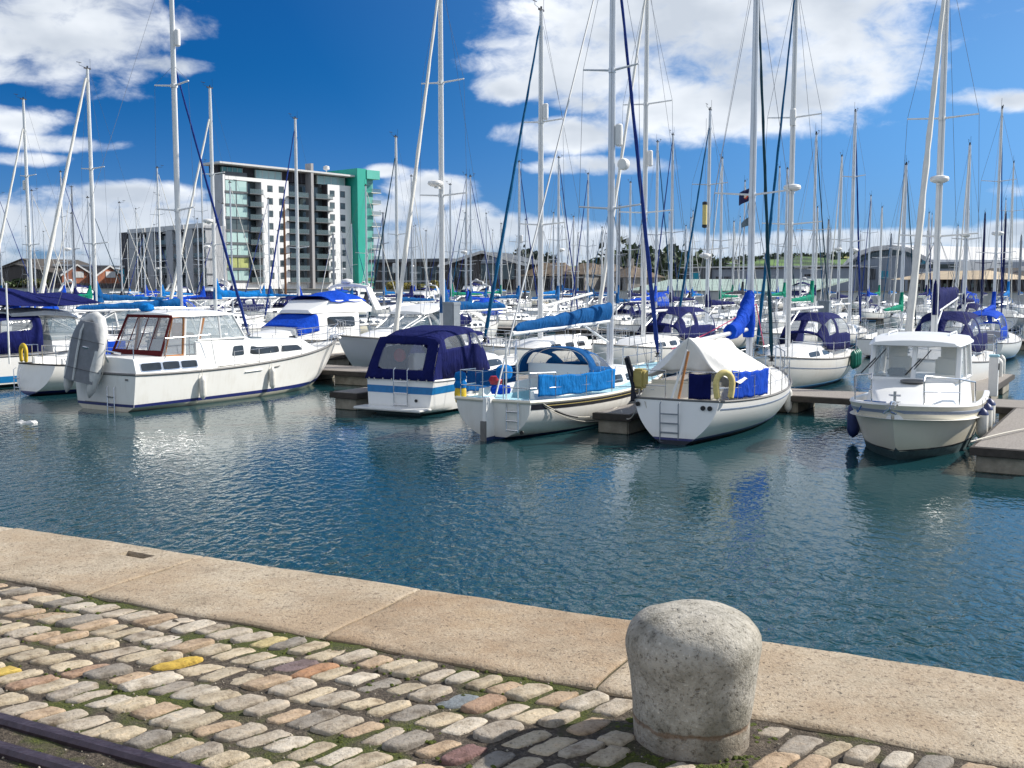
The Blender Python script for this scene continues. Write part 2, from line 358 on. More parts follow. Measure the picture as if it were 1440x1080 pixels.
# ------------------------------------------------------------------ coping stones
def granite(name, base, dark, light, speck=90., bump=.5, patch=None):
    m, nt, b = newmat(name)
    tc = nd(nt, 'ShaderNodeTexCoord')
    n = nd(nt, 'ShaderNodeTexNoise', i_Scale=speck, i_Detail=4., i_Roughness=.7); nt.links.new(tc.outputs['Object'], n.inputs['Vector'])
    r = ramp(nt, [(.30, dark), (.44, base), (.58, base), (.72, light)], n.outputs['Fac'])
    n2 = nd(nt, 'ShaderNodeTexNoise', i_Scale=2.6, i_Detail=8., i_Roughness=.68); nt.links.new(tc.outputs['Object'], n2.inputs['Vector'])
    r2 = ramp(nt, [(.32, (.66, .64, .60)), (.52, (1, 1, 1)), (.72, (1.0, .94, .84))], n2.outputs['Fac'])
    mx = nd(nt, 'ShaderNodeMixRGB', blend_type='MULTIPLY'); mx.inputs[0].default_value = .85; nt.links.new(r.outputs[0], mx.inputs[1]); nt.links.new(r2.outputs[0], mx.inputs[2])
    # dark pits
    v = nd(nt, 'ShaderNodeTexNoise', i_Scale=34., i_Detail=3., i_Roughness=.55); nt.links.new(tc.outputs['Object'], v.inputs['Vector'])
    pit = ramp(nt, [(.26, (1, 1, 1)), (.36, (0, 0, 0))], v.outputs['Fac'])
    n3 = nd(nt, 'ShaderNodeTexNoise', i_Scale=1.7, i_Detail=3.); nt.links.new(tc.outputs['Object'], n3.inputs['Vector'])
    pm = nd(nt, 'ShaderNodeMath', operation='MULTIPLY'); nt.links.new(pit.outputs[0], pm.inputs[0]); nt.links.new(n3.outputs['Fac'], pm.inputs[1])
    mx2 = nd(nt, 'ShaderNodeMixRGB'); nt.links.new(pm.outputs[0], mx2.inputs[0]); nt.links.new(mx.outputs[0], mx2.inputs[1]); mx2.inputs[2].default_value = (.10, .08, .06, 1)
    col = mx2.outputs[0]
    if patch:
        for (sc_, lo, hi, c_, k_) in patch:
            n4 = nd(nt, 'ShaderNodeTexNoise', i_Scale=sc_, i_Detail=9., i_Roughness=.72); nt.links.new(tc.outputs['Object'], n4.inputs['Vector'])
            r4 = ramp(nt, [(lo, (0, 0, 0)), (hi, (k_, k_, k_))], n4.outputs['Fac'])
            mx4 = nd(nt, 'ShaderNodeMixRGB'); nt.links.new(r4.outputs[0], mx4.inputs[0]); nt.links.new(col, mx4.inputs[1]); mx4.inputs[2].default_value = rgba(c_); col = mx4.outputs[0]
    nt.links.new(col, b.inputs['Base Color']); b.inputs['Roughness'].default_value = .88
    hh = nd(nt, 'ShaderNodeMath', operation='SUBTRACT'); nt.links.new(n.outputs['Fac'], hh.inputs[0]); nt.links.new(pit.outputs[0], hh.inputs[1])
    ba = nd(nt, 'ShaderNodeMath', operation='ADD'); nt.links.new(hh.outputs[0], ba.inputs[0]); nt.links.new(n2.outputs['Fac'], ba.inputs[1])
    bp = nd(nt, 'ShaderNodeBump', i_Strength=bump, i_Distance=.008); nt.links.new(ba.outputs[0], bp.inputs['Height']); nt.links.new(bp.outputs[0], b.inputs['Normal'])
    return m
M['coping'] = granite('coping_granite', (.45, .375, .275), (.17, .12, .08), (.64, .57, .46), 62., .9, [(1.5, .42, .64, (.33, .235, .145), .75), (5., .55, .72, (.21, .16, .11), .6), (38., .55, .64, (.11, .075, .05), .85)])
M['coping2'] = granite('pale_coping_granite', (.50, .43, .335), (.16, .12, .085), (.68, .61, .51), 58., .9, [(1.2, .46, .68, (.36, .27, .18), .6), (6., .55, .72, (.22, .18, .13), .6), (30., .54, .62, (.10, .07, .05), .9)])
M['coping3'] = granite('brown_coping_granite', (.42, .335, .235), (.15, .105, .07), (.60, .52, .41), 66., .9, [(1.8, .38, .60, (.30, .20, .115), .8), (5., .52, .70, (.20, .15, .10), .6), (44., .56, .65, (.11, .08, .055), .8)])
M['bollard'] = granite('bollard_granite', (.46, .43, .37), (.11, .095, .07), (.72, .68, .60), 60., .9,
                       [(3.0, .42, .60, (.16, .148, .11), .8), (9., .58, .72, (.07, .065, .05), .7), (48., .57, .66, (.06, .05, .04), .8)])
joints = [qa(140, 830)[0], qa(470, 888)[0], qa(835, 968)[0]]
step = (joints[2]-joints[0])/2
js = [joints[0]-step*1.15*k for k in range(14, 0, -1)] + joints + [joints[2]+step*(1.28*k) for k in range(1, 10)]
slot = qa(190, 781)
mb = MB(); rnd = random.Random(3)
for i in range(len(js)-1):
    a0, a1 = js[i]+.006, js[i+1]-.006
    dz = rnd.uniform(-.006, .006); skew = rnd.uniform(-.02, .02)
    def top(u, v, a0=a0, a1=a1, dz=dz):
        ed = min(u, 1-u)*(a1-a0); en = min(v, 1-v)*COP
        drop = -.005*max(0, 1-ed/.012)**2 - .012*max(0, 1-en/.022)**2
        p = q(a0+(a1-a0)*u + .006*sin(9*v+a0*5), v*COP*.995 + .008*sin(a0*3+u*7)*(1 if v > .5 else .6))
        p.z += dz+drop+.004*sin(u*13+a0)*sin(v*11)
        if v < .02: p += QN*(.014*mnoise.noise(p*6)+.006*mnoise.noise(p*22))
        return p
    uu = [0, .008, .02]+[.02+.96*k/22 for k in range(1, 22)]+[.98, .992, 1]; vv = [0, .012, .03, .06, .2, .4, .6, .8, .94, .97, .988, 1]
    n0 = len(mb.v)
    slotcells = []
    if a0 < slot[0] < a1:
        sw, sl_ = .045, .11
        uu = sorted(uu+[(slot[0]-sl_-a0)/(a1-a0), (slot[0]+sl_-a0)/(a1-a0)]); vv = sorted(vv+[(slot[1]-sw)/COP, (slot[1]+sw)/COP])
        us = uu.index((slot[0]-sl_-a0)/(a1-a0)); vs_ = vv.index((slot[1]-sw)/COP); slotcells = [(us, vs_)]
        # any grid lines inside the slot are dropped
        uu = [x for x in uu if not (slot[0]-sl_+.001 < a0+x*(a1-a0) < slot[0]+sl_-.001)]; vv = [x for x in vv if not (slot[1]-sw+.001 < x*COP < slot[1]+sw-.001)]
        us = uu.index((slot[0]-sl_-a0)/(a1-a0)); vs_ = vv.index((slot[1]-sw)/COP); slotcells = [(us, vs_)]
    NV = len(vv); vs = [top(u, v) for u in uu for v in vv]; fs = []
    for x in range(len(uu)-1):
        for y in range(NV-1):
            if (x, y) in slotcells:
                c4 = [x*NV+y, (x+1)*NV+y, (x+1)*NV+y+1, x*NV+y+1]; base = len(vs)
                vs += [vs[k]-Vector((0, 0, .09)) for k in c4]
                for k in range(4): fs.append((c4[k], c4[(k+1) % 4], base+(k+1) % 4, base+k))
                fs.append(tuple(base+k for k in range(4)))
            else: fs.append((x*NV+y, (x+1)*NV+y, (x+1)*NV+y+1, x*NV+y+1))
    NU = len(uu); rim = [x*NV for x in range(NU)]+[(NU-1)*NV+y for y in range(1, NV)]+[x*NV+NV-1 for x in range(NU-2, -1, -1)]+[y for y in range(NV-2, 0, -1)]
    base = len(vs); vs += [vs[k]-Vector((0, 0, .42)) for k in rim]; nr = len(rim)
    for k in range(nr): fs.append((rim[k], rim[(k+1) % nr], base+(k+1) % nr, base+k))
    mb.add(vs, fs, (0, 2, 0, 1, 2, 1, 0)[i % 7])
tag(mb.build('quay_coping', [M['coping'], M['coping2'], M['coping3']], angle=30), kind='structure')
M['rust'] = simple('rusty_iron', (.10, .035, .018), .8, .3, var=.4, scale=30, bump=.4)
mb = MB(); A, N = slot
mb.tube([q(A-.095, N-.02, -.03), q(A-.03, N+.012, -.024), q(A+.05, N+.012, -.028), q(A+.10, N-.015, -.036)], .011, 8)
tag(mb.build('mooring_ring', M['rust']), 'small rusty iron bar lying in the slot cut in the coping stone', 'mooring ring')
mb = MB(); mb.box(((q(10, .25)).x, q(10, .25).y, .35), (70, .46, 2.68), QRZ)
M['quaywall'] = simple('quay_wall_stone', (.20, .18, .14), .9, var=.4, scale=2, bump=.5)
tag(mb.build('quay_wall', M['quaywall'], smooth=False), 'granite quay wall dropping from the coping stones to the water', 'quay wall')
# joint beds under coping
M['jointmoss'] = simple('mossy_joint_mortar', (.07, .06, .03), .95, var=.5, scale=40, bump=.6, bscale=80)
mb = MB()
for j in js: c = q(j, COP/2, -.03); mb.box(c, (.03, COP, .04), QRZ)
tag(mb.build('coping_joints', M['jointmoss'], smooth=False), kind='structure')
# ------------------------------------------------------------------ cobbles
m, nt, b = newmat('joint_soil'); M['soil'] = m
tc = nd(nt, 'ShaderNodeTexCoord')
n = nd(nt, 'ShaderNodeTexNoise', i_Scale=55., i_Detail=6., i_Roughness=.75); nt.links.new(tc.outputs['Object'], n.inputs['Vector'])
r = ramp(nt, [(.3, (.022, .017, .012)), (.5, (.075, .058, .041)), (.66, (.17, .14, .105)), (.78, (.36, .32, .26))], n.outputs['Fac'])
n2 = nd(nt, 'ShaderNodeTexNoise', i_Scale=1.55, i_Detail=5., i_Roughness=.62); nt.links.new(tc.outputs['Object'], n2.inputs['Vector'])
n3 = nd(nt, 'ShaderNodeTexNoise', i_Scale=130., i_Detail=3.); nt.links.new(tc.outputs['Object'], n3.inputs['Vector'])
mo = ramp(nt, [(.3, (.025, .035, .005)), (.55, (.07, .085, .011)), (.8, (.17, .17, .03))], n3.outputs['Fac'])
ms = ramp(nt, [(.50, (0, 0, 0)), (.58, (1, 1, 1))], n2.outputs['Fac'])
mx = nd(nt, 'ShaderNodeMixRGB'); nt.links.new(ms.outputs[0], mx.inputs[0]); nt.links.new(r.outputs[0], mx.inputs[1]); nt.links.new(mo.outputs[0], mx.inputs[2])
nt.links.new(mx.outputs[0], b.inputs['Base Color']); b.inputs['Roughness'].default_value = .95
hh = nd(nt, 'ShaderNodeMath', operation='ADD'); nt.links.new(n.outputs['Fac'], hh.inputs[0]); nt.links.new(n3.outputs['Fac'], hh.inputs[1])
bp = nd(nt, 'ShaderNodeBump', i_Strength=.9, i_Distance=.014); nt.links.new(hh.outputs[0], bp.inputs['Height']); nt.links.new(bp.outputs[0], b.inputs['Normal'])
from mathutils import noise as mnoise
mb = MB()
def soilfn(u, v):
    p = q(-6+u*18, COP-.03+v*4.5); p.z -= .0165; p.z += .012*mnoise.noise(p*9)+.006*mnoise.noise(p*31); return p
mb.grid(soilfn, 220, 60); tag(mb.build('quay_ground', M['soil']), kind='structure')
# far part of the quay pavement (left, right and behind the camera)
mb = MB(); mb.box(q(3, COP+10.3).to_tuple()[:2]+(QZ-.25,), (120, 20, .4), QRZ)
tag(mb.build('quay_paving_base', M['soil'], smooth=False), kind='structure')

m, nt, b = newmat('sett_stone'); M['sett'] = m
tc = nd(nt, 'ShaderNodeTexCoord'); at = nd(nt, 'ShaderNodeAttribute', attribute_name='stone')
n = nd(nt, 'ShaderNodeTexNoise', i_Scale=75., i_Detail=5., i_Roughness=.7); nt.links.new(tc.outputs['Object'], n.inputs['Vector'])
r = ramp(nt, [(.28, (.35, .33, .30)), (.45, (.92, .92, .92)), (.6, (1, 1, 1)), (.78, (1.35, 1.33, 1.28))], n.outputs['Fac'])
n2 = nd(nt, 'ShaderNodeTexNoise', i_Scale=11., i_Detail=7., i_Roughness=.65); nt.links.new(tc.outputs['Object'], n2.inputs['Vector'])
r2 = ramp(nt, [(.32, (.40, .35, .29)), (.45, (.85, .82, .78)), (.56, (1, 1, 1)), (.7, (1.15, 1.06, .95))], n2.outputs['Fac'])
mx = nd(nt, 'ShaderNodeMixRGB', blend_type='MULTIPLY'); mx.inputs[0].default_value = 1.; nt.links.new(at.outputs['Color'], mx.inputs[1]); nt.links.new(r.outputs[0], mx.inputs[2])
mx2 = nd(nt, 'ShaderNodeMixRGB', blend_type='MULTIPLY'); mx2.inputs[0].default_value = .9; nt.links.new(mx.outputs[0], mx2.inputs[1]); nt.links.new(r2.outputs[0], mx2.inputs[2])
nt.links.new(mx2.outputs[0], b.inputs['Base Color']); b.inputs['Roughness'].default_value = .85
hh = nd(nt, 'ShaderNodeMath', operation='ADD'); nt.links.new(n.outputs['Fac'], hh.inputs[0]); nt.links.new(n2.outputs['Fac'], hh.inputs[1])
bp = nd(nt, 'ShaderNodeBump', i_Strength=.7, i_Distance=.012); nt.links.new(hh.outputs[0], bp.inputs['Height']); nt.links.new(bp.outputs[0], b.inputs['Normal'])

BOLC = W(975, 1066, QZ)+Vector((0.03, .205, 0))
ba, bn = (BOLC-E0).dot(QE), (BOLC-E0).dot(QN)
# rails: two parallel bars low in the paving at the lower left
ra1 = [qa(0, 1010), qa(262, 1080)]; RN = (ra1[0][1]+ra1[1][1])/2
rnd = random.Random(11)
sv, sf, sc_ = [], [], []
pal = [((.47, .40, .295), 10), ((.45, .39, .31), 9), ((.50, .42, .30), 8), ((.46, .345, .235), 5), ((.42, .28, .19), 1.5), ((.37, .325, .27), 5), ((.29, .26, .22), 3), ((.55, .49, .40), 5)]
def pick():
    t = rnd.uniform(0, sum(k for _, k in pal))
    for c, k in pal:
        t -= k
        if t <= 0: break
    f = rnd.uniform(.88, 1.12); return tuple(x*f for x in c)
special = [(qa(278, 929), (.60, .41, .07)), (qa(12, 939), (.58, .42, .10)), (qa(425, 938), (.19, .14, .14)), (qa(446, 951), (.42, .235, .13)), (qa(652, 977), (.20, .225, .24)), (qa(675, 1070), (.21, .12, .11)), (qa(362, 907), (.52, .43, .22))]
used = set()
def stone(ca, cn, la, ln, shear, col, lich=None):
    """one sett: half-size la along the quay, ln across; shear tilts the long axis"""
    n = 20; o = len(sv); rot = rnd.uniform(-.11, .11); ex = rnd.uniform(4.5, 9.0)
    tx, ty = rnd.uniform(-.05, .05), rnd.uniform(-.04, .04); dz = rnd.uniform(-.012, .005)
    cor = [(rnd.uniform(-.16, .10), rnd.uniform(-.09, .05)) for _ in range(4)]; wob = [rnd.uniform(.95, 1.03) for _ in range(n)]
    rings = [(1.0, -.055), (1.0, -.014), (.985, -.007), (.955, -.003), (.86, .0), (.62, .001), (.3, .001)]
    for kf, z in rings:
        for k in range(n):
            a = 2*pi*k/n+.16; cx, cy = cos(a), sin(a)
            rr = (abs(cx)**ex+abs(cy)**ex)**(-1/ex)*wob[k]
            x, y = cx*rr*kf, cy*rr*kf
            wq = ((1-x)*(1-y)/4, (1+x)*(1-y)/4, (1+x)*(1+y)/4, (1-x)*(1+y)/4); sg = ((-1, -1), (1, -1), (1, 1), (-1, 1))
            x, y = (x+sum(w_*c_[0]*g_[0] for w_, c_, g_ in zip(wq, cor, sg)))*la, (y+sum(w_*c_[1]*g_[1] for w_, c_, g_ in zip(wq, cor, sg)))*ln
            x2 = x*cos(rot)-y*sin(rot) + shear*y; y2 = x*sin(rot)+y*cos(rot)
            p = q(ca+x2, cn+y2, z+dz+tx*x2+ty*y2)
            if z > -.05:
                nz = mnoise.noise(p*21)*.0045+mnoise.noise(p*57)*.0022; p.z += nz; e_ = mnoise.noise(p*40)*.004*kf; p += QE*e_*(1 if cx > 0 else -1)+QN*e_*(1 if cy > 0 else -1)
            sv.append(p); sc_.append(col)
    sv.append(q(ca, cn, .002+dz)); sc_.append(col)
    for i in range(len(rings)-1):
        for k in range(n):
            sf.append((o+i*n+k, o+i*n+(k+1) % n, o+(i+1)*n+(k+1) % n, o+(i+1)*n+k))
    t = o+(len(rings)-1)*n
    for k in range(n): sf.append((t+k, t+(k+1) % n, o+len(rings)*n))
SH = -.30          # long axes lean off square
nn = COP+.035; row = 0
while nn < COP+3.6:
    ln = rnd.uniform(.084, .108); cn = nn+ln
    inrail = RN-.035 < cn+ln*.9 and cn-ln*.9 < RN+.27
    a = -4.5+rnd.uniform(0, .1)
    while a < 11:
        la = rnd.uniform(.038, .054); ca = a+la
        lnn = ln*rnd.uniform(.80, 1.04)*(1.2 if rnd.random() < .09 else 1); c2 = cn+rnd.uniform(-.012, .012)
        a = ca+la+rnd.uniform(.010, .032)
        if inrail and ca < ra1[1][0]+3.0:
            # squeeze the setts against the rails
            lo, hi = c2-lnn, c2+lnn
            if lo < RN-.03: hi = min(hi, RN-.045)
            else: lo = max(lo, RN+.285)
            if hi-lo < .07: continue
            c2, lnn = (lo+hi)/2, (hi-lo)/2
        d = hypot(ca-ba, c2-bn)
        if d < .245: continue
        if d < .34 and rnd.random() < .5: lnn *= .65; c2 += .05 if c2 > bn else -.05
        col = pick()
        for i, ((sa, sn), cc) in enumerate(special):
            if i not in used and abs(sa-ca) < .09 and abs(sn-c2) < .12: col = cc; used.add(i); break
        stone(ca, c2, la*.98, lnn*.96, SH, col)
    nn += 2*ln+rnd.uniform(.006, .022); row += 1
me = bpy.data.meshes.new('cobbles'); me.from_pydata([tuple(v) for v in sv], [], sf)
ca_ = me.color_attributes.new('stone', 'FLOAT_COLOR', 'POINT')
ca_.data.foreach_set('color', [x for c in sc_ for x in (c[0], c[1], c[2], 1.)])
me.materials.append(M['sett']); me.polygons.foreach_set('use_smooth', [True]*len(me.polygons))
o = bpy.data.objects.new('cobbled_pavement', me); C.objects.link(o); tag(o, kind='structure')
# moss cushions and grit in the joints
M['moss'] = simple('moss_cushion', (.075, .095, .010), .95, var=.5, scale=60, bump=.9, bscale=160)
mb = MB(); rnd = random.Random(5)
for k in range(3200):
    a_, n_ = rnd.uniform(-2.2, 6.2), COP+abs(rnd.gauss(0, .55)) if rnd.random() < .6 else COP+rnd.uniform(0, 2.4)
    p = q(a_, n_, -.0165)
    if mnoise.noise(Vector((a_*1.3, n_*1.3, 3))) < .02: continue
    rr = rnd.uniform(.004, .013)
    mb.lathe([(rr, 0), (rr*.9, rr*.3), (rr*.55, rr*.62), (.001, rr*.75)], 7, p)
tag(mb.build('moss_patches', M['moss']), 'green moss growing in the joints between the cobbles', 'moss', kind='stuff')
M['grit'] = simple('grit', (.33, .29, .23), .9, var=.4, scale=90)
mb = MB()
for k in range(2600):
    p = q(rnd.uniform(-2.2, 6.0), COP+rnd.uniform(0, 2.6), rnd.uniform(-.016, -.009)); rr = rnd.uniform(.002, .0055)
    mb.lathe([(rr*.6, -rr*.6), (rr, 0), (rr*.5, rr*.7)], 5, p)
tag(mb.build('joint_grit', M['grit'], smooth=False), 'loose grit lying in the cobble joints', 'grit', kind='stuff')
# rails
M['railsteel'] = simple('worn_rail_steel', (.085, .062, .075), .42, .6, var=.35, scale=14, bump=.3, bscale=40, stretch=(1, 1, 1))
for nm, n0, wd, lb in (('tram_rail', RN, .062, 'worn steel rail set in the cobbles, the one nearer the coping stones'), ('tram_rail', RN+.165, .060, 'worn steel rail set in the cobbles, the one further from the coping stones')):
    sec = [(-wd/2, -.06), (-wd/2, -.004), (-wd/2+.012, .010), (wd/2-.012, .010), (wd/2, -.004), (wd/2, -.06)]
    mb = MB(); mb.loft([[q(a_, n0+x, z) for x, z in sec] for a_ in (-6, -4, -2, -1, 0, .6, 1.2, ra1[1][0]+2.8)])
    tag(mb.build(nm, M['railsteel']), lb, 'rail', 'rails in the quay')
mb = MB(); rnd = random.Random(8)
for k in range(2600):
    p = q(rnd.uniform(-1.2, 1.1), RN+.08+rnd.uniform(-.045, .05), -.028); h = rnd.uniform(.008, .03); d = Vector((rnd.uniform(-1, 1), rnd.uniform(-1, 1), 0)).normalized()*.003
    l = Vector((rnd.uniform(-.012, .012), rnd.uniform(-.012, .012), h))
    mb.add([p-d, p+d, p+l], [(0, 1, 2)])
M['grass'] = simple('short_grass', (.10, .12, .02), .8, var=.4, scale=25)
tag(mb.build('flangeway_grass', M['grass'], smooth=False, normals=False), 'short mossy grass in the gap between the two rails', 'grass', kind='stuff')

# ------------------------------------------------------------------ bollard
t = empty('mooring_bollard', BOLC-Vector((0, 0, .03)), 0, 'squat rounded granite bollard standing on the cobbles at the quay edge', 'bollard')
prof = [(.01, -.02), (.203, -.02), (.205, .04), (.207, .088), (.2055, .094), (.2035, .098), (.2055, .102), (.2085, .108), (.214, .16), (.224, .25), (.232, .315), (.236, .345), (.2365, .368), (.234, .392), (.226, .416), (.211, .438), (.188, .457), (.155, .472), (.11, .482), (.055, .488), (.004, .489)]
mb = MB(); mb.lathe(prof, 72)
for i, v in enumerate(mb.v):
    p = Vector(v); k = mnoise.noise(p*7)*.008+mnoise.noise(p*22)*.0025+mnoise.noise(p*55)*.0012
    rr = hypot(p.x, p.y)
    if rr > 1e-4: p.x *= 1+k/max(rr, .05); p.y *= 1+k/max(rr, .05)
    mb.v[i] = (p.x, p.y, p.z+k*.5)
bm_, nb = M['bollard'], M['bollard'].node_tree
bs = [n for n in nb.nodes if n.type == 'BSDF_PRINCIPLED'][0]; src = bs.inputs['Base Color'].links[0].from_socket
tcb = nd(nb, 'ShaderNodeTexCoord'); sz = nd(nb, 'ShaderNodeSeparateXYZ'); nb.links.new(tcb.outputs['Object'], sz.inputs[0])
nz_ = nd(nb, 'ShaderNodeTexNoise', i_Scale=14., i_Detail=5.); nb.links.new(tcb.outputs['Object'], nz_.inputs['Vector'])
ad_ = nd(nb, 'ShaderNodeMath', operation='MULTIPLY_ADD'); nb.links.new(nz_.outputs['Fac'], ad_.inputs[0]); ad_.inputs[1].default_value = .05; nb.links.new(sz.outputs['Z'], ad_.inputs[2])
rr_ = ramp(nb, [(.0, (.55, .55, .55)), (.09, (.25, .25, .25)), (.112, (.2, .2, .2)), (.118, (.8, .8, .8)), (.128, (.7, .7, .7)), (.134, (.0, .0, .0))], ad_.outputs[0])
mxb = nd(nb, 'ShaderNodeMixRGB'); nb.links.new(rr_.outputs[0], mxb.inputs[0]); nb.links.new(src, mxb.inputs[1]); mxb.inputs[2].default_value = (.16, .09, .045, 1); nb.links.new(mxb.outputs[0], bs.inputs['Base Color'])
o = mb.build('stone_post', M['bollard'], t, angle=60)
# trim of moss round its foot
mb = MB(); rnd = random.Random(21)
for k in range(420):
    a_ = rnd.uniform(0, 2*pi); rr = .215+abs(rnd.gauss(0, .035)); s_ = rnd.uniform(.006, .02)
    if mnoise.noise(Vector((cos(a_)*2, sin(a_)*2, 1.))) < -.1: continue
    p = BOLC+Vector((cos(a_)*rr, sin(a_)*rr, -.026)); mb.lathe([(s_, 0), (s_*.9, s_*.3), (s_*.5, s_*.6), (.001, s_*.7)], 6, p)
tag(mb.build('bollard_moss', M['moss']), 'moss growing round the foot of the granite bollard', 'moss', kind='stuff')
# a few fallen leaves
# ------------------------------------------------------------------ boat kit
# local axes of every boat: x from the transom to the bow, y to port, z up from the waterline
class Hull:
    def __init__(s, L, B, fb, draft=.45, zk0=0., tb=.75, trk=0., paint=.07, style='round', ts=.55, stemp=2.2, bp=2.3, sec=(2.4, 1.6), chine=(.35, .82), bulge=.05, flare=.0, wide=.42):
        s.__dict__.update(locals())
    def zs(s, t):
        a, m, b = s.fb
        return a*(1-t)*(1-2*t)+m*4*t*(1-t)+b*t*(2*t-1)
    def b(s, t):
        w = s.wide
        if t < w: return s.B/2*(s.tb+(1-s.tb)*sin(pi/2*t/w))
        return s.B/2*max(0, (1-((t-w)/(1-w))**s.bp))
    def zk(s, t):
        if t < .45: k = s.zk0+(-s.draft-s.zk0)*sin(pi/2*t/.45)
        else: k = -s.draft
        if t > s.ts: k = -s.draft+(s.zs(1)+s.draft)*((t-s.ts)/(1-s.ts))**(s.stemp*2.2)
        return k
    def y(s, t, z):
        k = s.zk(t); q_ = (z-k)/max(1e-6, s.zs(t)-k); q_ = max(0, min(1, q_))
        if s.style == 'round':
            p, r = s.sec
            return s.b(t)*(1-(1-q_)**p)**(1/r)
        c, wv = s.chine
        wv = wv*(1-.55*max(0, (t-.4)/.6)**2); c2 = c+(.25)*max(0, (t-.5)/.5)**2
        if q_ < c2: f = wv*(q_/c2)**.9
        else: f = wv+(1-wv)*((q_-c2)/(1-c2))**(.85+s.flare*max(0, t-.4))
        return s.b(t)*f
    def pt(s, t, z, side=-1, off=0.):
        x = s.L*t+s.trk*z*(1-t)**6 - s.bulge*(1-t)**8*(1-(s.y(t, z)/max(1e-6, s.b(t)))**2)
        yy = s.y(t, z)
        if off:
            e = .01
            dy_dt = (s.y(min(1, t+e), min(z, s.zs(min(1, t+e))))-s.y(max(0, t-e), z))/(2*e*s.L); dy_dz = (s.y(t, z)-s.y(t, z-.03))/.03
            n = Vector((-dy_dt, 1, -dy_dz)).normalized(); x += n.x*off; yy += n.y*off; z += n.z*off
        return Vector((x, yy*side, z))
    def sheer(s, t, side=-1, up=0., inn=0.):
        p = s.pt(t, s.zs(t), side); p.y -= side*min(inn, abs(p.y)); p.z += up; return p
    def ts_(s, n): return [1-(1-i/n)**1.5 for i in range(n+1)]
    def mesh(s, N=26, n1=3, n2=8):
        mb = MB(); T = s.ts_(N); loops = []
        for t in T:
            k = s.zk(t); zp = max(k, min(s.paint, s.zs(t))); col = []
            for i in range(n1+1): col.append(k+(zp-k)*i/n1)
            for i in range(1, n2+1): col.append(zp+(s.zs(t)-zp)*i/n2)
            loops.append(col)
        nz = n1+n2+1
        for side in (-1, 1):
            vs = [s.pt(t, z, side) for t, c in zip(T, loops) for z in c]
            for j in range(nz-1):
                mb.add(vs, [], 0) if False else None
            o = len(mb.v); mb.v += [tuple(v) for v in vs]
            for i in range(N):
                for j in range(nz-1):
                    f = (o+i*nz+j, o+(i+1)*nz+j, o+(i+1)*nz+j+1, o+i*nz+j+1)
                    mb.f.append(f if side == -1 else f[::-1]); mb.mi.append(1 if j < n1 else 0)
        # transom
        K = 6; vs = []
        for z in loops[0]:
            p = s.pt(0, z, 1); p2 = s.pt(0, z, -1)
            for k in range(K+1):
                f = -1+2*k/K; yy = p.y*f; x = s.trk*z - s.bulge*(1-(yy/max(1e-6, s.b(0)))**2)
                vs.append(Vector((x, yy, z)))
        o = len(mb.v); mb.v += [tuple(v) for v in vs]
        for j in range(nz-1):
            for k in range(K):
                mb.f.append((o+j*(K+1)+k, o+(j+1)*(K+1)+k, o+(j+1)*(K+1)+k+1, o+j*(K+1)+k+1)); mb.mi.append(1 if j < n1 else 0)
        return mb
    def band(s, t0, t1, zlo, zhi, off=.006, sides=(-1, 1), transom=False, N=24, depth=.012):
        """a painted or moulded band along the hull; zlo, zhi: functions of t"""
        mb = MB()
        for side in sides:
            loops = []
            for i in range(N+1):
                t = t0+(t1-t0)*i/N; a, b_ = max(zlo(t), s.zk(t)+.005), max(zhi(t), s.zk(t)+.006)
                loops.append([s.pt(t, a, side, off), s.pt(t, b_, side, off), s.pt(t, b_, side, off-depth), s.pt(t, a, side, off-depth)])
            mb.loft(loops)
        if transom:
            y0 = s.y(0, zlo(0)); y1 = s.y(0, zhi(0)); K = 8; loops = []
            for k in range(K+1):
                f = -1+2*k/K
                def tp(z, yy, o_): return Vector((s.trk*z-s.bulge*(1-(yy/max(1e-6, s.b(0)))**2)-o_, yy, z))
                a, b_ = zlo(0), zhi(0)
                loops.append([tp(a, y0*f, off), tp(b_, y1*f, off), tp(b_, y1*f, off-depth), tp(a, y0*f, off-depth)])
            mb.loft(loops)
        return mb
    def rail(s, r=.03, up=0., transom=True, N=28, flat=1., t1=.995):
        mb = MB(); pts = [s.sheer(t1*i/N, -1, up) for i in range(N, -1, -1)]
        if transom:
            for k in range(1, 6):
                f = -1+2*k/6; z = s.zs(0); yy = s.b(0)*f
                pts.append(Vector((s.trk*z-s.bulge*(1-f*f), yy, z+up)))
        else:
            mb.tube(pts, r, 6, flat=flat); pts = []
        pts += [s.sheer(t1*i/N, 1, up) for i in range(N+1)]
        mb.tube(pts, r, 6, flat=flat); return mb
    def deck(s, well=None, camber=.05, drop=.015, N=24):
        """deck with an open well (t0, t1, half width, depth)"""
        mb = MB(); T = sorted(set([.0]+[i/N for i in range(N+1)]+([well[0], well[0]+1e-4, well[1], well[1]+1e-4] if well else [])))
        vs = []; yf = [-1, -.8, -.6, -.35, 0, .35, .6, .8, 1]
        for t in T:
            b_ = max(s.b(t)-.01, 0); inw = well and well[0] < t <= well[1]
            ys = [b_*f for f in yf]
            if well and well[0] <= t <= well[1]+1e-4:
                w_ = min(well[2], b_*.92); ys = [-b_, -(b_+w_)/2, -w_-1e-3, -w_, 0, w_, w_+1e-3, (b_+w_)/2, b_]
            for j, yy in enumerate(ys):
                z = s.zs(t)-drop+camber*(1-(yy/max(b_, 1e-6))**2)*min(1, b_*2/s.B)
                if inw and 3 <= j <= 5: z = s.zs(t)-well[3]
                p = Vector((s.L*t+s.trk*s.zs(t)*(1-t)**6-s.bulge*(1-t)**8*(1-(yy/max(b_, 1e-6))**2), yy, z)); vs.append(p)
        n = len(yf)
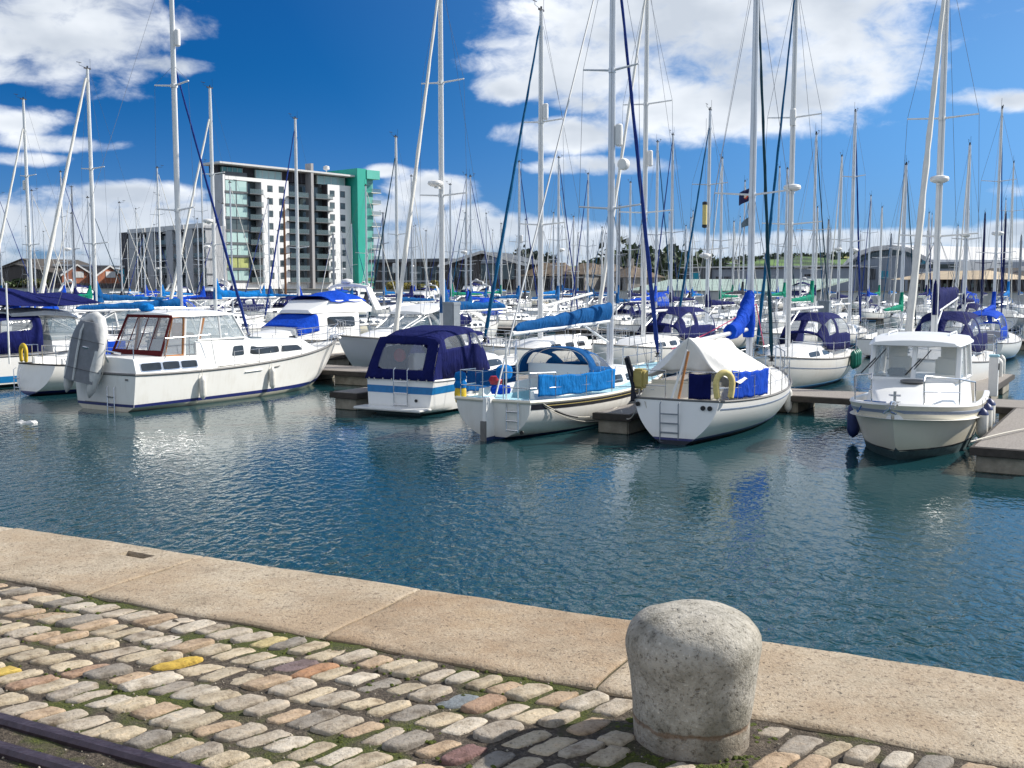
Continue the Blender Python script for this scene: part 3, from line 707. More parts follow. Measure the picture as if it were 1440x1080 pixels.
        mb.add(vs, [(i*n+j, (i+1)*n+j, (i+1)*n+j+1, i*n+j+1) for i in range(len(T)-1) for j in range(n-1)]); return mb
def gridh(mb, fn, nu, nv, holes):
    """sheet with rectangular openings (u0, u1, v0, v1)"""
    us = sorted(set([i/nu for i in range(nu+1)]+[x for h_ in holes for x in h_[:2]])); vs = sorted(set([i/nv for i in range(nv+1)]+[x for h_ in holes for x in h_[2:]]))
    n = len(vs); pts = [fn(u, v) for u in us for v in vs]; fs = []
    for i in range(len(us)-1):
        for j in range(n-1):
            u, v = (us[i]+us[i+1])/2, (vs[j]+vs[j+1])/2
            if any(a < u < b and c < v < d for a, b, c, d in holes): continue
            fs.append((i*n+j, (i+1)*n+j, (i+1)*n+j+1, i*n+j+1))
    mb.add(pts, fs); return mb
class Cab:
    """cabin trunk or wheelhouse: stations (x, half width at foot, half width at roof edge, z foot, z roof edge, camber)"""
    def __init__(s, st, r=.09): s.st = st; s.r = r
    def par(s, x):
        st = s.st
        if x <= st[0][0]: return st[0][1:]
        for a, b in zip(st, st[1:]):
            if x <= b[0]:
                k = (x-a[0])/max(1e-9, b[0]-a[0]); return tuple(p+(q_-p)*k for p, q_ in zip(a[1:], b[1:]))
        return st[-1][1:]
    def surf(s, x, v):
        wb, wt, z0, z1, cb = s.par(x); sg = -1 if v <= .5 else 1; vv = v if v <= .5 else 1-v
        r = min(s.r, max(.001, (z1-z0)*.45), wt*.45)
        if vv < .34:
            k = vv/.34; a = Vector((x, wb, z0)); b = Vector((x, wt, z1-r)); p = a.lerp(b, k)
        elif vv < .42:
            k = (vv-.34)/.08*pi/2; p = Vector((x, wt-r+r*cos(k), z1-r+r*sin(k)))
        else:
            k = (vv-.42)/.08; w_ = (wt-r)*(1-k); p = Vector((x, w_, z1+cb*(1-(1-k)**2)))
        return Vector((p.x, p.y*-1 if sg == -1 else p.y, p.z))
    VV = [0, .12, .24, .34, .36, .38, .40, .42, .445, .47, .5, .53, .555, .58, .60, .62, .64, .66, .76, .88, 1]
    def mesh(s, sub=3):
        mb = MB(); X = []
        for a, b in zip(s.st, s.st[1:]):
            for i in range(sub): X.append(a[0]+(b[0]-a[0])*i/sub)
        X.append(s.st[-1][0])
        mb.loft([[s.surf(x, v) for v in s.VV] for x in X]); return mb
    def n(s, x, v):
        e = .004; x2 = min(max(x, s.st[0][0]+e), s.st[-1][0]-e)
        a = s.surf(x2+e, v)-s.surf(x2-e, v); b = s.surf(x, min(1, v+e))-s.surf(x, max(0, v-e)); n = a.cross(b)
        n = n.normalized() if n.length > 1e-12 else Vector((0, 0, 1))
        c = s.surf(x, v)-Vector((x, 0, s.par(x)[2]))
        return n if n.dot(c) > 0 or n.z > .5 else -n
    def panel(s, xs, vs, off=.008, nu=4, nv=4, poly=None, round_=.16):
        """raised pane over the surface; xs=(x at low v: x0,x1 ; at high v: x2,x3)"""
        mb = MB(); x0, x1, x2, x3 = xs if len(xs) == 4 else (xs[0], xs[1], xs[0], xs[1]); v0, v1 = vs
        N = 32; pts = []
        for k in range(N):
            a = 2*pi*k/N+pi/N; cx, cy = cos(a), sin(a); ex = 2/round_ if round_ else 40; ex = min(ex, 14)
            rr = (abs(cx)**ex+abs(cy)**ex)**(-1/ex); pts.append((.5+.5*cx*rr, .5+.5*cy*rr))
        def ev(u, w_, o_):
            xa = x0+(x1-x0)*u; xb = x2+(x3-x2)*u; x = xa+(xb-xa)*w_; v = v0+(v1-v0)*w_
            return s.surf(x, v)+s.n(x, v)*o_
        rings = []
        for sc_, o_ in ((1, -.012), (1, off), (.9, off+.001), (.5, off+.001)):
            rings.append([ev(.5+(u-.5)*sc_, .5+(w_-.5)*sc_, o_) for u, w_ in pts])
        c = ev(.5, .5, off+.001); o = len(mb.v); mb.loft(rings, True, False, True); return mb
def window(cab, parent, xs, vs, frame=None, glassm=None, fr=.03, off=.008, rd=.2):
    v0, v1 = vs; x0, x1, x2, x3 = xs if len(xs) == 4 else (xs[0], xs[1], xs[0], xs[1])
    if frame:
        dv = fr/ max(.2, (cab.par((x0+x1)/2)[3]-cab.par((x0+x1)/2)[2]))*.34
        wn_ = cab.panel((x0-fr, x1+fr, x2-fr, x3+fr), (v0-dv if v0 < v1 else v0+dv, v1+dv if v0 < v1 else v1-dv), off, round_=rd).build('window', frame, parent)
        cab.panel(xs, vs, off+.006, round_=rd).build('pane', glassm or M['winglass'], wn_); return wn_
    return cab.panel(xs, vs, off, round_=rd).build('window', glassm or M['winglass'], parent)
def stanchions(h, t0, t1, n, height=.6, wires=(.55, .3), r=.012, side=(-1, 1), inn=.05):
    mb = MB()
    for s_ in side:
        tops = []
        for i in range(n):
            t = t0+(t1-t0)*i/(n-1); p = h.sheer(t, s_, 0, inn); mb.tube([p, p+Vector((0, -.02*s_*0, height))], r, 5); tops.append(p)
        for w_ in wires: mb.tube([p+Vector((0, 0, w_)) for p in tops], .006, 4)
    return mb
def pulpit(h, t0=.86, height=.62, r=.014, low=True):
    mb = MB(); top = []
    for s_ in (-1, 1):
        leg = []
        for t in (t0, .5*(t0+.97), .965):
            p = h.sheer(t, s_, 0, .05); mb.tube([p, p+Vector((.05, 0, height))], r, 6); leg.append(p+Vector((.05, 0, height)))
        top.append(leg)
    nose = h.sheer(1., 1, height+.02)+Vector((.06, 0, 0))
    mb.tube(top[0]+[nose]+top[1][::-1], r, 6)
    if low: mb.tube([p-Vector((0, 0, height*.5)) for p in top[0]]+[nose-Vector((.08, 0, height*.5))]+[p-Vector((0, 0, height*.5)) for p in top[1][::-1]], r*.8, 5)
    return mb
def pushpit(h, height=.62, t1=.10, r=.014, gate=True, lower=.3):
    mb = MB(); z = h.zs(0)
    for s_ in (-1, 1):
        p0 = h.sheer(t1, s_, 0, .05); p1 = h.sheer(.01, s_, 0, .08); p2 = Vector((h.trk*z+.03, s_*h.b(0)*.28, z))
        for p in (p0, p1, p2): mb.tube([p, p+Vector((0, 0, height))], r, 6)
        for hh in (height, lower): mb.tube([p0+Vector((0, 0, hh)), p1+Vector((0, 0, hh)), p2+Vector((0, 0, hh))], r, 6)
    if not gate:
        a = Vector((h.trk*z+.03, -h.b(0)*.28, z+height)); mb.tube([a, Vector((a.x, -a.y, a.z))], r, 6)
    return mb
def ladder(parent, x, y, z0, z1, wd=.34, rungs=3, tilt=0., mat='steel', name='ladder'):
    mb = MB()
    for s_ in (-1, 1): mb.tube([(x-.03-tilt, y+s_*wd/2, z0), (x-.03, y+s_*wd/2, z1-.06), (x+.06, y+s_*wd/2, z1)], .014, 6)
    for i in range(rungs):
        k = (i+.15)/rungs; z = z0+(z1-.1-z0)*k; xx = x-.03-tilt*(1-k); mb.tube([(xx, y-wd/2, z), (xx, y+wd/2, z)], .018, 6)
    return mb.build(name, M[mat], parent)
def make_mast(root, x, zb, ztop, r, mat='alu', spreads=(.5,), spl=1.0, radome=None, reflector=None, radar_side=1, head=True, steps=False, lean=0., refl_side=-1, hi=True):
    mb = MB(); n = 12 if hi else 8
    mb.tube([(x, 0, zb), (x+lean*.6, 0, zb+(ztop-zb)*.6), (x+lean*.9, 0, zb+(ztop-zb)*.9), (x+lean, 0, ztop)], [r, r, r*.86, r*.66], n, flat=.72)
    ms = mb.build('mast', M[mat], root)
    tips = []
    for f in spreads:
        z = zb+(ztop-zb)*f; k = spl*(1-.35*(f-.4)); mb = MB()
        mb.tube([(x-.12, -k, z+.08), (x, 0, z), (x-.12, k, z+.08)], [r*.25, r*.34, r*.25], 6)
        mb.tube([(x, 0, z-.06), (x, 0, z+.06)], r*1.12, 8); mb.build('spreader', M[mat], ms); tips.append((z+.08, k))
    if radome:
        z = zb+(ztop-zb)*radome; mb = MB(); mb.lathe([(.02, -.12), (.16, -.11), (.29, -.05), (.31, .02), (.28, .09), (.15, .13), (.01, .14)], 20, (x+.42*radar_side, 0, z))
        mb.box((x+.2*radar_side, 0, z-.15), (.5, .08, .05)); mb.build('radome', M['plastic'], ms)
    if reflector:
        z = zb+(ztop-zb)*reflector; mb = MB(); mb.lathe([(.01, -.32), (.07, -.31), (.105, -.27), (.11, 0), (.105, .27), (.07, .31), (.01, .32)], 14, (x+.02, refl_side*(r+.11), z))
        for dz in (-.2, .2): mb.tube([(x, 0, z+dz), (x+.02, refl_side*(r+.03), z+dz)], .02, 5)
        mb.build('radar_reflector', M['plastic'], ms)
    if head:
        mb = MB(); mb.box((x+lean, 0, ztop+.03), (r*3.4, .06, .07)); mb.tube([(x+lean-r*1.4, .02, ztop), (x+lean-r*1.4, .02, ztop+.55)], .008, 4)
        mb.tube([(x+lean, 0, ztop+.05), (x+lean, 0, ztop+.16)], .04, 8)
        mb.tube([(x+lean+r, 0, ztop+.06), (x+lean+.5, 0, ztop+.12), (x+lean+.5, 0, ztop+.26)], .010, 4); mb.tube([(x+lean+.5-.14, 0, ztop+.26), (x+lean+.5+.16, 0, ztop+.26)], .016, 4)
        mb.build('masthead_gear', M['blackp'], ms)
    return ms, tips
def rigging(root, h, x, zb, ztop, tips, tm, backstay=True, forestay=True, ff=1., inner=True, r=.0065, bowx=None, mast_r=.08):
    mb = MB()
    for s_ in (-1, 1):
        base = h.sheer(tm, s_, 0, .12)
        pts = [base]+[Vector((x-.12, s_*k, z)) for z, k in tips]+[Vector((x, s_*.05, zb+(ztop-zb)*ff))]
        mb.tube(pts, r, 4)
        if inner and tips:
            for dt in (-.05, .04): mb.tube([h.sheer(tm+dt, s_, 0, .14), Vector((x, s_*.06, tips[0][0]-.15))], r, 4)
    if backstay: mb.tube([Vector((h.trk*h.zs(0)+.08, 0, h.zs(0))), Vector((x-.1, 0, ztop))], r, 4)
    if forestay: mb.tube([Vector((h.L-.12, 0, h.zs(1))), Vector((x+.1, 0, zb+(ztop-zb)*ff))], r, 4)
    mb.tube([(x+mast_r+.03, .05, zb+.3), (x+mast_r*.8+.02, .03, ztop-.2)], r*.8, 4); mb.tube([(x-mast_r-.04, -.05, zb+.3), (x-mast_r*.8-.03, -.03, ztop-.2)], r*.8, 4)
    return mb.build('rigging', M['wire'], root)
def genoa(root, h, x, zb, ztop, ff, mat, r=.07, x0=None, z0=None):
    a = Vector((x0 if x0 is not None else h.L-.15, 0, (z0 if z0 is not None else h.zs(1)+.25))); b = Vector((x+.12, 0, zb+(ztop-zb)*ff-.15)); mb = MB(); N = 26; rnd = random.Random(int(r*1e4)+int(x*100))
    pts, rs = [], []
    for i in range(N+1):
        k = i/N; p = a.lerp(b, k); p.y += .005*sin(i*1.7); pts.append(p); rs.append(max(.018, r*(1-.55*k)*(1+.10*sin(i*2.3)+rnd.uniform(-.06, .06)))*(.4 if i == 0 else 1))
    mb.tube(pts, rs, 9); o = mb.build('furled_headsail', M[mat], root)
    d = MB(); d.lathe([(.02, 0), (.10, .0), (.10, .02), (.05, .03), (.05, .10), (.10, .11), (.10, .13), (.02, .13)], 12, a-Vector((0, 0, .12))); d.build('furling_drum', M['blackp'], o)
    return o
def boom_and_cover(root, x, z, ln, mat=None, drop=0., hm=.42, ha=.2, wd=.13, collar=.8, boommat='whitemast', r=.06, seed=1, sag=0., kick=True):
    """boom from the mast (x) aft; sail cover laced over it"""
    rnd = random.Random(seed); g = lambda k: Vector((x-.12-ln*k, 0, z-drop*k))
    mb = MB(); mb.tube([g(0), g(.5), g(1)], r, 10); b = mb.build('boom', M[boommat], root)
    if kick: k = MB(); k.tube([g(.28)-Vector((0, 0, .05)), Vector((x-.08, 0, z-.62))], .03, 6); k.build('kicking_strut', M['alu'], b)
    if mat:
        loops = []; N = 26; nn = 18
        for i in range(N+1):
            k = i/N*.97; c = g(k); hh = hm+(ha-hm)*k**.75
            hh *= 1+.05*sin(i*1.3+seed)+rnd.uniform(-.035, .035); w_ = wd*(1-.45*k)*(1+rnd.uniform(-.07, .07))
            if i == 0: hh *= .96
            if i == N: hh *= .7; w_ *= .6
            l = []
            for j in range(nn):
                a = 2*pi*j/nn; yy = w_*sin(a)*(1-.28*cos(a)); zz = -cos(a)
                zz = (zz+1)/2; l.append(c+Vector((0, yy*(1+.10*sin(4*a+i*.8)), -r*.6+hh*zz**.85 - sag*sin(pi*k))))
            loops.append(l)
        s_ = MB(); s_.loft(loops); cv = s_.build('sail_cover', M[mat], b)
        if collar:
            s2 = MB(); lp = []
            for i in range(9):
                k = i/8; zz = z-.05+hm*.7+(collar)*k
                rx = .24*(1-k)**1.3+.10; lp.append([Vector((x-.06-(rx-.09)*.55+rx*cos(2*pi*j/12), .11*sin(2*pi*j/12)*(1.1-.25*k), zz)) for j in range(12)])
            lp = [[p-Vector((0, 0, hm*.72)) for p in lp[0]]]+lp
            s2.loft(lp); s2.build('mast_collar', M[mat], cv)
        ts = MB()
        for kk in (.15, .32, .5, .68, .86):
            c = g(kk); ts.tube([c+Vector((0, -.07, -.02)), c+Vector((0, 0, -.09)), c+Vector((0, .07, -.02))], .012, 4)
        ts.build('cover_ties', M[mat], cv)
    return b
class Hood:
    """canvas hood: stations (x, half width, z foot, height, power, lean of the crown)"""
    def __init__(s, st): s.st = st
    def surf(s, u, v):
        n = len(s.st)-1; i = min(int(u*n), n-1); k = u*n-i; a, b = s.st[i], s.st[i+1]
        x, w_, z0, hh, p, ln = [a[j]+(b[j]-a[j])*k for j in range(6)]
        th = pi*v; c, sn = cos(th), sin(th)
        return Vector((x+ln*sn, -w_*(1 if c > 0 else -1)*abs(c)**(2/p), z0+hh*abs(sn)**(2/p)))
    def mesh(s, nu=10, nv=28):
        mb = MB(); mb.grid(s.surf, nu, nv); return mb
    def pane(s, u0, u1, v0, v1, off=.012):
        mb = MB(); lo = []
        def nrm(u, v):
            e = .01; a = s.surf(min(1, u+e), v)-s.surf(max(0, u-e), v); b = s.surf(u, min(1, v+e))-s.surf(u, max(0, v-e)); n = a.cross(b).normalized()
            c = s.surf(u, v)-Vector((s.surf(u, .5).x, 0, s.st[0][2])); return n if n.dot(c) > 0 else -n
        N = 20; pts = []
        for k in range(N):
            a = 2*pi*k/N+pi/N; ex = 8; rr = (abs(cos(a))**ex+abs(sin(a))**ex)**(-1/ex); pts.append((.5+.5*cos(a)*rr, .5+.5*sin(a)*rr))
        rings = []
        for sc_, o_ in ((1.06, off), (.85, off), (.55, off), (.25, off)):
            l = []
            for a, b in pts:
                a2, b2 = .5+(a-.5)*sc_, .5+(b-.5)*sc_; u, v = u0+(u1-u0)*a2, v0+(v1-v0)*b2; l.append(s.surf(u, v)+nrm(u, v)*o_)
            rings.append(l)
        mb.loft(rings, True, False, True); return mb
def sprayhood(root, x, w_, z0, hh, ln, mat, wins=True, name='spray_hood', glassm='sea_glass'):
    st = [(x, w_, z0, hh, 2.7, .05), (x+ln*.35, w_, z0, hh*1.0, 2.6, .0), (x+ln*.7, w_*.95, z0, hh*.80, 2.4, .0), (x+ln, w_*.86, z0, hh*.12, 2.2, .15)]
    hd = Hood(st); WN = ((.60, .90, .30, .48), (.60, .90, .52, .70), (.22, .72, .07, .24), (.22, .72, .76, .93)) if wins else ()
    o = gridh(MB(), hd.surf, 10, 28, WN).build(name, M[mat], root, solid=.012)
    for w__ in WN: hd.pane(*w__).build('window', M[glassm], o)
    fr = MB()
    for u in (.01, .36): fr.tube([hd.surf(u, k/16)*1.0-Vector((0, 0, .015)) for k in range(17)], .014, 5)
    fr.build('hood_frame', M['steel'], o); return o
def fender(p, ln, r, mat, label, rope_to=None, tip=None, horiz=None, group='fenders hung on the boats'):
    t = empty('boat_fender', p, 0 if horiz is None else horiz, label, 'fender', group)
    prof = [(.012, -ln/2-.06), (.03, -ln/2-.04), (r*.6, -ln/2), (r*.93, -ln/2+r*.5), (r, -ln/2+r), (r, ln/2-r), (r*.93, ln/2-r*.5), (r*.6, ln/2), (.03, ln/2+.04), (.012, ln/2+.06)]
    mb = MB(); mb.lathe(prof, 16, axis='X' if horiz is not None else 'Z'); mb.build('body', M[mat], t)
    if tip:
        e = MB(); e.lathe([(r*.97, ln/2-r*.75), (r*1.02, ln/2-r*.72), (r*.98, ln/2-r*.4), (r*.65, ln/2+.01), (.03, ln/2+.05), (.01, ln/2+.065)], 16); e.build('end_cap', M[tip], t)
    if rope_to is not None:
        rp = MB(); rp.tube([(0, 0, ln/2+.04), Vector(rope_to)-Vector(p)], .008, 5); rp.build('lanyard', M['rope'], t)
    return t

CFG = dict(L=9., B=3., fb=(1.0, .95, 1.28), draft=.45, zk0=.0, tb=.72, trk=.12, hull='gel', anti='anti_blue', boot='blue_stripe', stripe=None, stripez=(.16, .10), deckm='deck', rubm='greyrub',
           cabin=(.34, .74, .60, .46), ncab=3, winm='winglass', well=(.05, .32, .62, .55), mastx=.58, ztop=12.5, mr=.075, mastm='alu', spreads=(.48,), spl=.95, radome=None, reflector=None,
           boom=None, boomz=2.45, cover=None, cseed=1, hm=.42, ha=.2, collar=.8, boomm='whitemast', gen=None, gr=.07, ff=.97, hood=None, hoodh=.62, bim=None, rails=True, dodger=None, dodger_name='dodger_cloth', hi=True, steps=0, lean=0., drop=0., wind=None, name='sailing_yacht', cat='sailing yacht', pulp=True, sec=(2.4, 1.6), refl_side=-1, radar_side=1, kick=True, sag=0)
def sailboat(label, pos, hd, group=None, anchor='stern', **kw):
    c = dict(CFG); c.update(kw); L = c['L']
    d = Vector((sin(R(hd)), cos(R(hd)), 0)); p = Vector((pos[0], pos[1], 0))
    if anchor == 'mast': p = p-d*(c['mastx']*L)
    elif anchor == 'bow': p = p-d*L
    root = empty(c['name'], p, heading(hd), label, c['cat'], group)
    h = Hull(L, c['B'], c['fb'], c['draft'], c['zk0'], c['tb'], c['trk'], .10 if c['boot'] else .06, sec=c['sec']); hi = c['hi']
    hl = h.mesh(26 if hi else 14, 3 if hi else 2, 8 if hi else 5).build('hull', [M[c['hull']], M[c['anti']]], root, weld=True)
    if c['boot']: h.band(0.004, .93, lambda t: .095, lambda t: .15, .005, transom=True, N=24 if hi else 12).build('boot_stripe', M[c['boot']], hl)
    if c['stripe']: h.band(.02, .985, lambda t: h.zs(t)-c['stripez'][0], lambda t: h.zs(t)-c['stripez'][1], .006, N=24 if hi else 12).build('cove_stripe', M[c['stripe']], hl)
    h.deck(c['well'], N=22 if hi else 10).build('deck', M[c['deckm']], root)
    if c['rubm']: h.rail(.028, N=26 if hi else 12).build('toe_rail', M[c['rubm']], root)
    x0, x1, hw, ch = c['cabin']; x0 *= L; x1 *= L; zf = h.zs(.5)-.03; w0 = c['B']/2*hw
    st = [(x0, w0, w0*.86, zf, zf+ch, .07), (x0+(x1-x0)*.45, w0*1.02, w0*.86, zf, zf+ch*.96, .07), (x0+(x1-x0)*.82, w0*.82, w0*.66, zf, zf+ch*.82, .06), (x1, w0*.6, w0*.44, zf, zf+ch*.14, .02)]
    cb = Cab(st, .07); co = cb.mesh(3 if hi else 2).build('cabin', M['gel2'], root)
    for i in range(c['ncab']):
        a = x0+(x1-x0)*(.10+.70*i/max(1, c['ncab'])); b_ = a+(x1-x0)*.70/max(1, c['ncab'])*.68
        for vv in ((.10, .27), (.90, .73)): window(cb, co, (a, b_), vv, None, M[c['winm']], rd=.3)
    # cockpit coamings
    wl = c['well']
    mb = MB()
    for s_ in (-1, 1):
        ps = [h.sheer(t, s_, .0, 0) for t in (max(.02, wl[0]), (wl[0]+wl[1])/2, wl[1]+.02)]
        yy = [min(abs(p_.y)-.12, wl[2]+.12) for p_ in ps]
        lp = [[Vector((p_.x, s_*(y_-.07), p_.z-.02)), Vector((p_.x, s_*(y_-.05), p_.z+.20+.06*i)), Vector((p_.x, s_*(y_+.04), p_.z+.20+.06*i)), Vector((p_.x, s_*(y_+.10), p_.z-.02))] for i, (p_, y_) in enumerate(zip(ps, yy))]
        mb.loft(lp)
    mb.build('cockpit_coaming', M['gel2'], root)
    xm = c['mastx']*L; zb = zf+ch*.7; ms, tips = make_mast(root, xm, zb, c['ztop'], c['mr'], c['mastm'], c['spreads'], c['spl'], c['radome'], c['reflector'], c['radar_side'], True, lean=c['lean'], refl_side=c['refl_side'], hi=hi)
    rigging(root, h, xm, zb, c['ztop'], tips, c['mastx']-.01, ff=c['ff'], mast_r=c['mr'], r=.0065)
    if c['boom']: boom_and_cover(root, xm, c['boomz'], c['boom'], c['cover'], c['drop'], c['hm'], c['ha'], collar=c['collar'], boommat=c['boomm'], seed=c['cseed'], kick=c['kick'], sag=c['sag'])
    if c['gen']: genoa(root, h, xm, zb, c['ztop'], c['ff'], c['gen'], c['gr'])
    if c['hood']: sprayhood(root, x0-.45, w0*.98, zf+ch*.55, c['hoodh'], 1.5, c['hood'])
    if c['bim']:
        z0_ = h.zs(.1)+.15; hx = wl[0]*L+.25
        hdm = Hood([(hx, w0*1.0, z0_, 1.22, 3.2, 0), (hx+.8, w0*1.05, z0_, 1.40, 3.4, 0), (x0-.1, w0*1.05, z0_, 1.44, 3.2, 0), (x0+.6, w0*.98, z0_+.1, 1.06, 3., 0), (x0+1.1, w0*.9, z0_+.25, .45, 2.6, .1)])
        WN = ((.05, .42, .09, .27), (.05, .42, .73, .91), (.48, .72, .1, .27), (.48, .72, .73, .9), (.76, .95, .3, .48), (.76, .95, .52, .70))
        bo = gridh(MB(), hdm.surf, 16, 30, WN).build('cockpit_tent', M[c['bim']], root, solid=.012)
        for w_ in WN: hdm.pane(*w_).build('window', M['sea_glass'], bo)
    if c['rails']:
        if c['pulp']: pulpit(h).build('pulpit', M['steel'], root); pushpit(h).build('pushpit', M['steel'], root)
        stanchions(h, .12, .84, 6).build('guard_rail', M['steel'], root)
    return root, h, ms
# ------------------------------------------------------------------ pontoons
def uv(u, v, z=0.): return HU*u+HV*v+Vector((0, 0, z))
URZ = atan2(HU.y, HU.x); VRZ = atan2(HV.y, HV.x)
def pontoon(name, u0, u1, v0, v1, label, group, z=.52, floats=3, along='v', tipdark=True):
    uc, vc = (u0+u1)/2, (v0+v1)/2; t = empty(name, uv(uc, vc, 0), URZ if along == 'u' else VRZ, label, 'pontoon', group)
    ln, wd = (u1-u0, v1-v0) if along == 'u' else (v1-v0, u1-u0)
    mb = MB(); mb.box((0, 0, z-.03), (ln, wd, .05)); mb.build('decking', M['dock'], t, bevel=.008)
    mb = MB()
    for s_ in (-1, 1): mb.box((0, s_*(wd/2+.035), z-.10), (ln, .07, .16))
    for s_ in (-1, 1): mb.box((s_*(ln/2+.035), 0, z-.10), (.07, wd+.14, .16))
    mb.build('edge_timber', M['timber'], t, bevel=.01)
    n = floats
    for i in range(n):
        x = -ln/2+ln*(i+.5)/n if n > 1 else 0
        L_ = min(ln/n*.62, 2.2)
        if along == 'v' and i == 0: x = -ln/2+L_/2+.04
        mb = MB(); mb.box((x, 0, .17), (L_, wd*.92, .36)); f = mb.build('float', M['concrete'], t, bevel=.03)
        mb = MB(); mb.box((x, 0, -.2), (L_+.012, wd*.92+.012, .5)); mb.build('weed_band', M['weed'], f, bevel=.03)
    return t
pontoon('walkway_pontoon', -60, 22, 30., 32., 'long main walkway pontoon that the front row of boats is moored to', 'pontoons', floats=22, along='u')
pontoon('finger_pontoon', -20.65, -19.75, 24.1, 29.9, 'finger pontoon ending beside the motor boat with the navy canopy', 'pontoons')
pontoon('finger_pontoon', -11.75, -10.85, 23.6, 29.9, 'finger pontoon between the dark-striped yacht and the tent-covered yacht', 'pontoons')
pontoon('finger_pontoon', -2.9, -1.9, 22.4, 29.9, 'finger pontoon on the right beside the white wheelhouse boat', 'pontoons')
pontoon('finger_pontoon', -29.4, -28.5, 23.5, 29.9, 'finger pontoon hidden between the white cruiser and the grey-sterned yacht', 'pontoons')
for v, lb in ((66., 'second walkway pontoon, behind the second row of boats'), (101., 'third walkway pontoon, among the masts of the far rows'), (136., 'farthest walkway pontoon, in front of the sea wall')):
    pontoon('walkway_pontoon', -150, 60, v-1, v+1, lb, 'pontoons', floats=30, along='u')
for u in (-40., -31.5, -22.6, -13.6, -4.6, 4.2, 13.):
    pontoon('finger_pontoon', u-.45, u+.45, 32.1, 41, 'finger pontoon between yachts in the second row, %s' % {-40.: 'hidden at the far left', -31.5: 'behind the white cruiser', -22.6: 'behind the flybridge cruiser', -13.6: 'behind the navy canopied motor boat', -4.6: 'behind the tent-covered yacht', 4.2: 'left of the wheelhouse boat', 13.: 'at the right edge'}[u], 'pontoons')
def pile(px, Y, ytop, wd, label, mat='greybox', cap=None):
    top = P(px, ytop, Y); t = empty('pontoon_pile', (top.x, Y, 0), VRZ, label, 'pile', 'piles holding the pontoons')
    mb = MB(); mb.box((0, 0, top.z/2-.8), (wd, wd, top.z+1.6)); mb.build('post', M[mat], t, bevel=.03)
    mb = MB(); mb.box((0, 0, top.z-.05), (wd+.03, wd+.03, .12)); mb.build('cap', M[cap or mat], t, bevel=.02)
    mb = MB(); mb.box((0, 0, .50), (wd+.3, wd+.3, .08)); mb.build('guide', M['timber'], t, bevel=.02)
pile(635, 37.6, 425, .46, 'grey square pile rising behind the navy canopied motor boat')
pile(1160, 52, 423, .5, 'grey square pile beyond the white boom of the yacht with the green fenders')
# ------------------------------------------------------------------ white cruiser with burgundy canopy
def vee(L, B, fb, **k): return Hull(L, B, fb, style='vee', **k)
pA = (W(192, 580).xy.to_3d()+W(107, 573).xy.to_3d())/2
A_ = empty('cabin_cruiser', pA, heading(31), 'white cabin cruiser with burgundy and varnished wood cockpit canopy', 'cabin cruiser')
h = vee(10.4, 3.0, (1.08, 1.13, 1.62), draft=.5, zk0=-.35, tb=.90, paint=.13, ts=.60, stemp=1.5, bp=2.7, chine=(.30, .90), bulge=.05, flare=.9)
hl = h.mesh(30, 3, 9).build('hull', [M['gel'], M['cream']], A_, weld=True)
h.band(.002, .95, lambda t: .135, lambda t: .215+.05*t, .006, transom=True).build('boot_stripe', M['navy_stripe'], hl)
h.rail(.04).build('rubbing_strake', M['greyrub'], A_)
h.deck(None, .06).build('deck', M['deck'], A_)
# aft coaming with three side lights
c1 = Cab([(.05, 1.33, 1.22, 1.04, 1.52, .03), (1.2, 1.38, 1.27, 1.04, 1.53, .03), (2.5, 1.40, 1.28, 1.06, 1.50, .03), (3.1, 1.38, 1.3, 1.08, 1.16, .02)], .05)
o1 = c1.mesh().build('aft_coaming', M['gel2'], A_)
for a, b_ in ((.25, .95), (1.02, 1.62), (1.70, 2.30)):
    for vv in ((.10, .27), (.90, .73)): window(c1, o1, (a, b_), vv, M['steel'], M['winglass'], rd=.2, fr=.03)
c2 = Cab([(2.5, 1.16, 1.10, 1.08, 1.92, .04), (4.75, 1.14, 1.02, 1.13, 1.96, .05), (5.15, 1.12, .98, 1.16, 1.82, .05), (7.7, .90, .76, 1.24, 1.74, .05), (8.6, .66, .48, 1.38, 1.42, .03)], .07)
o2 = c2.mesh(4).build('trunk_cabin', M['gel2'], A_)
for a, b_ in ((3.95, 4.50), (4.75, 6.25), (6.32, 7.55)):
    for vv in ((.12, .26), (.88, .74)): window(c2, o2, (a, b_, a+.12, b_-(.25 if b_ > 7 else 0)), vv, M['gel2'], M['winglass'], rd=.2, fr=.025)
mb = MB(); mb.box((5.9, 0, 1.86), (.55, .55, .05)); mb.build('deck_hatch', M['tinted'], A_, bevel=.02)
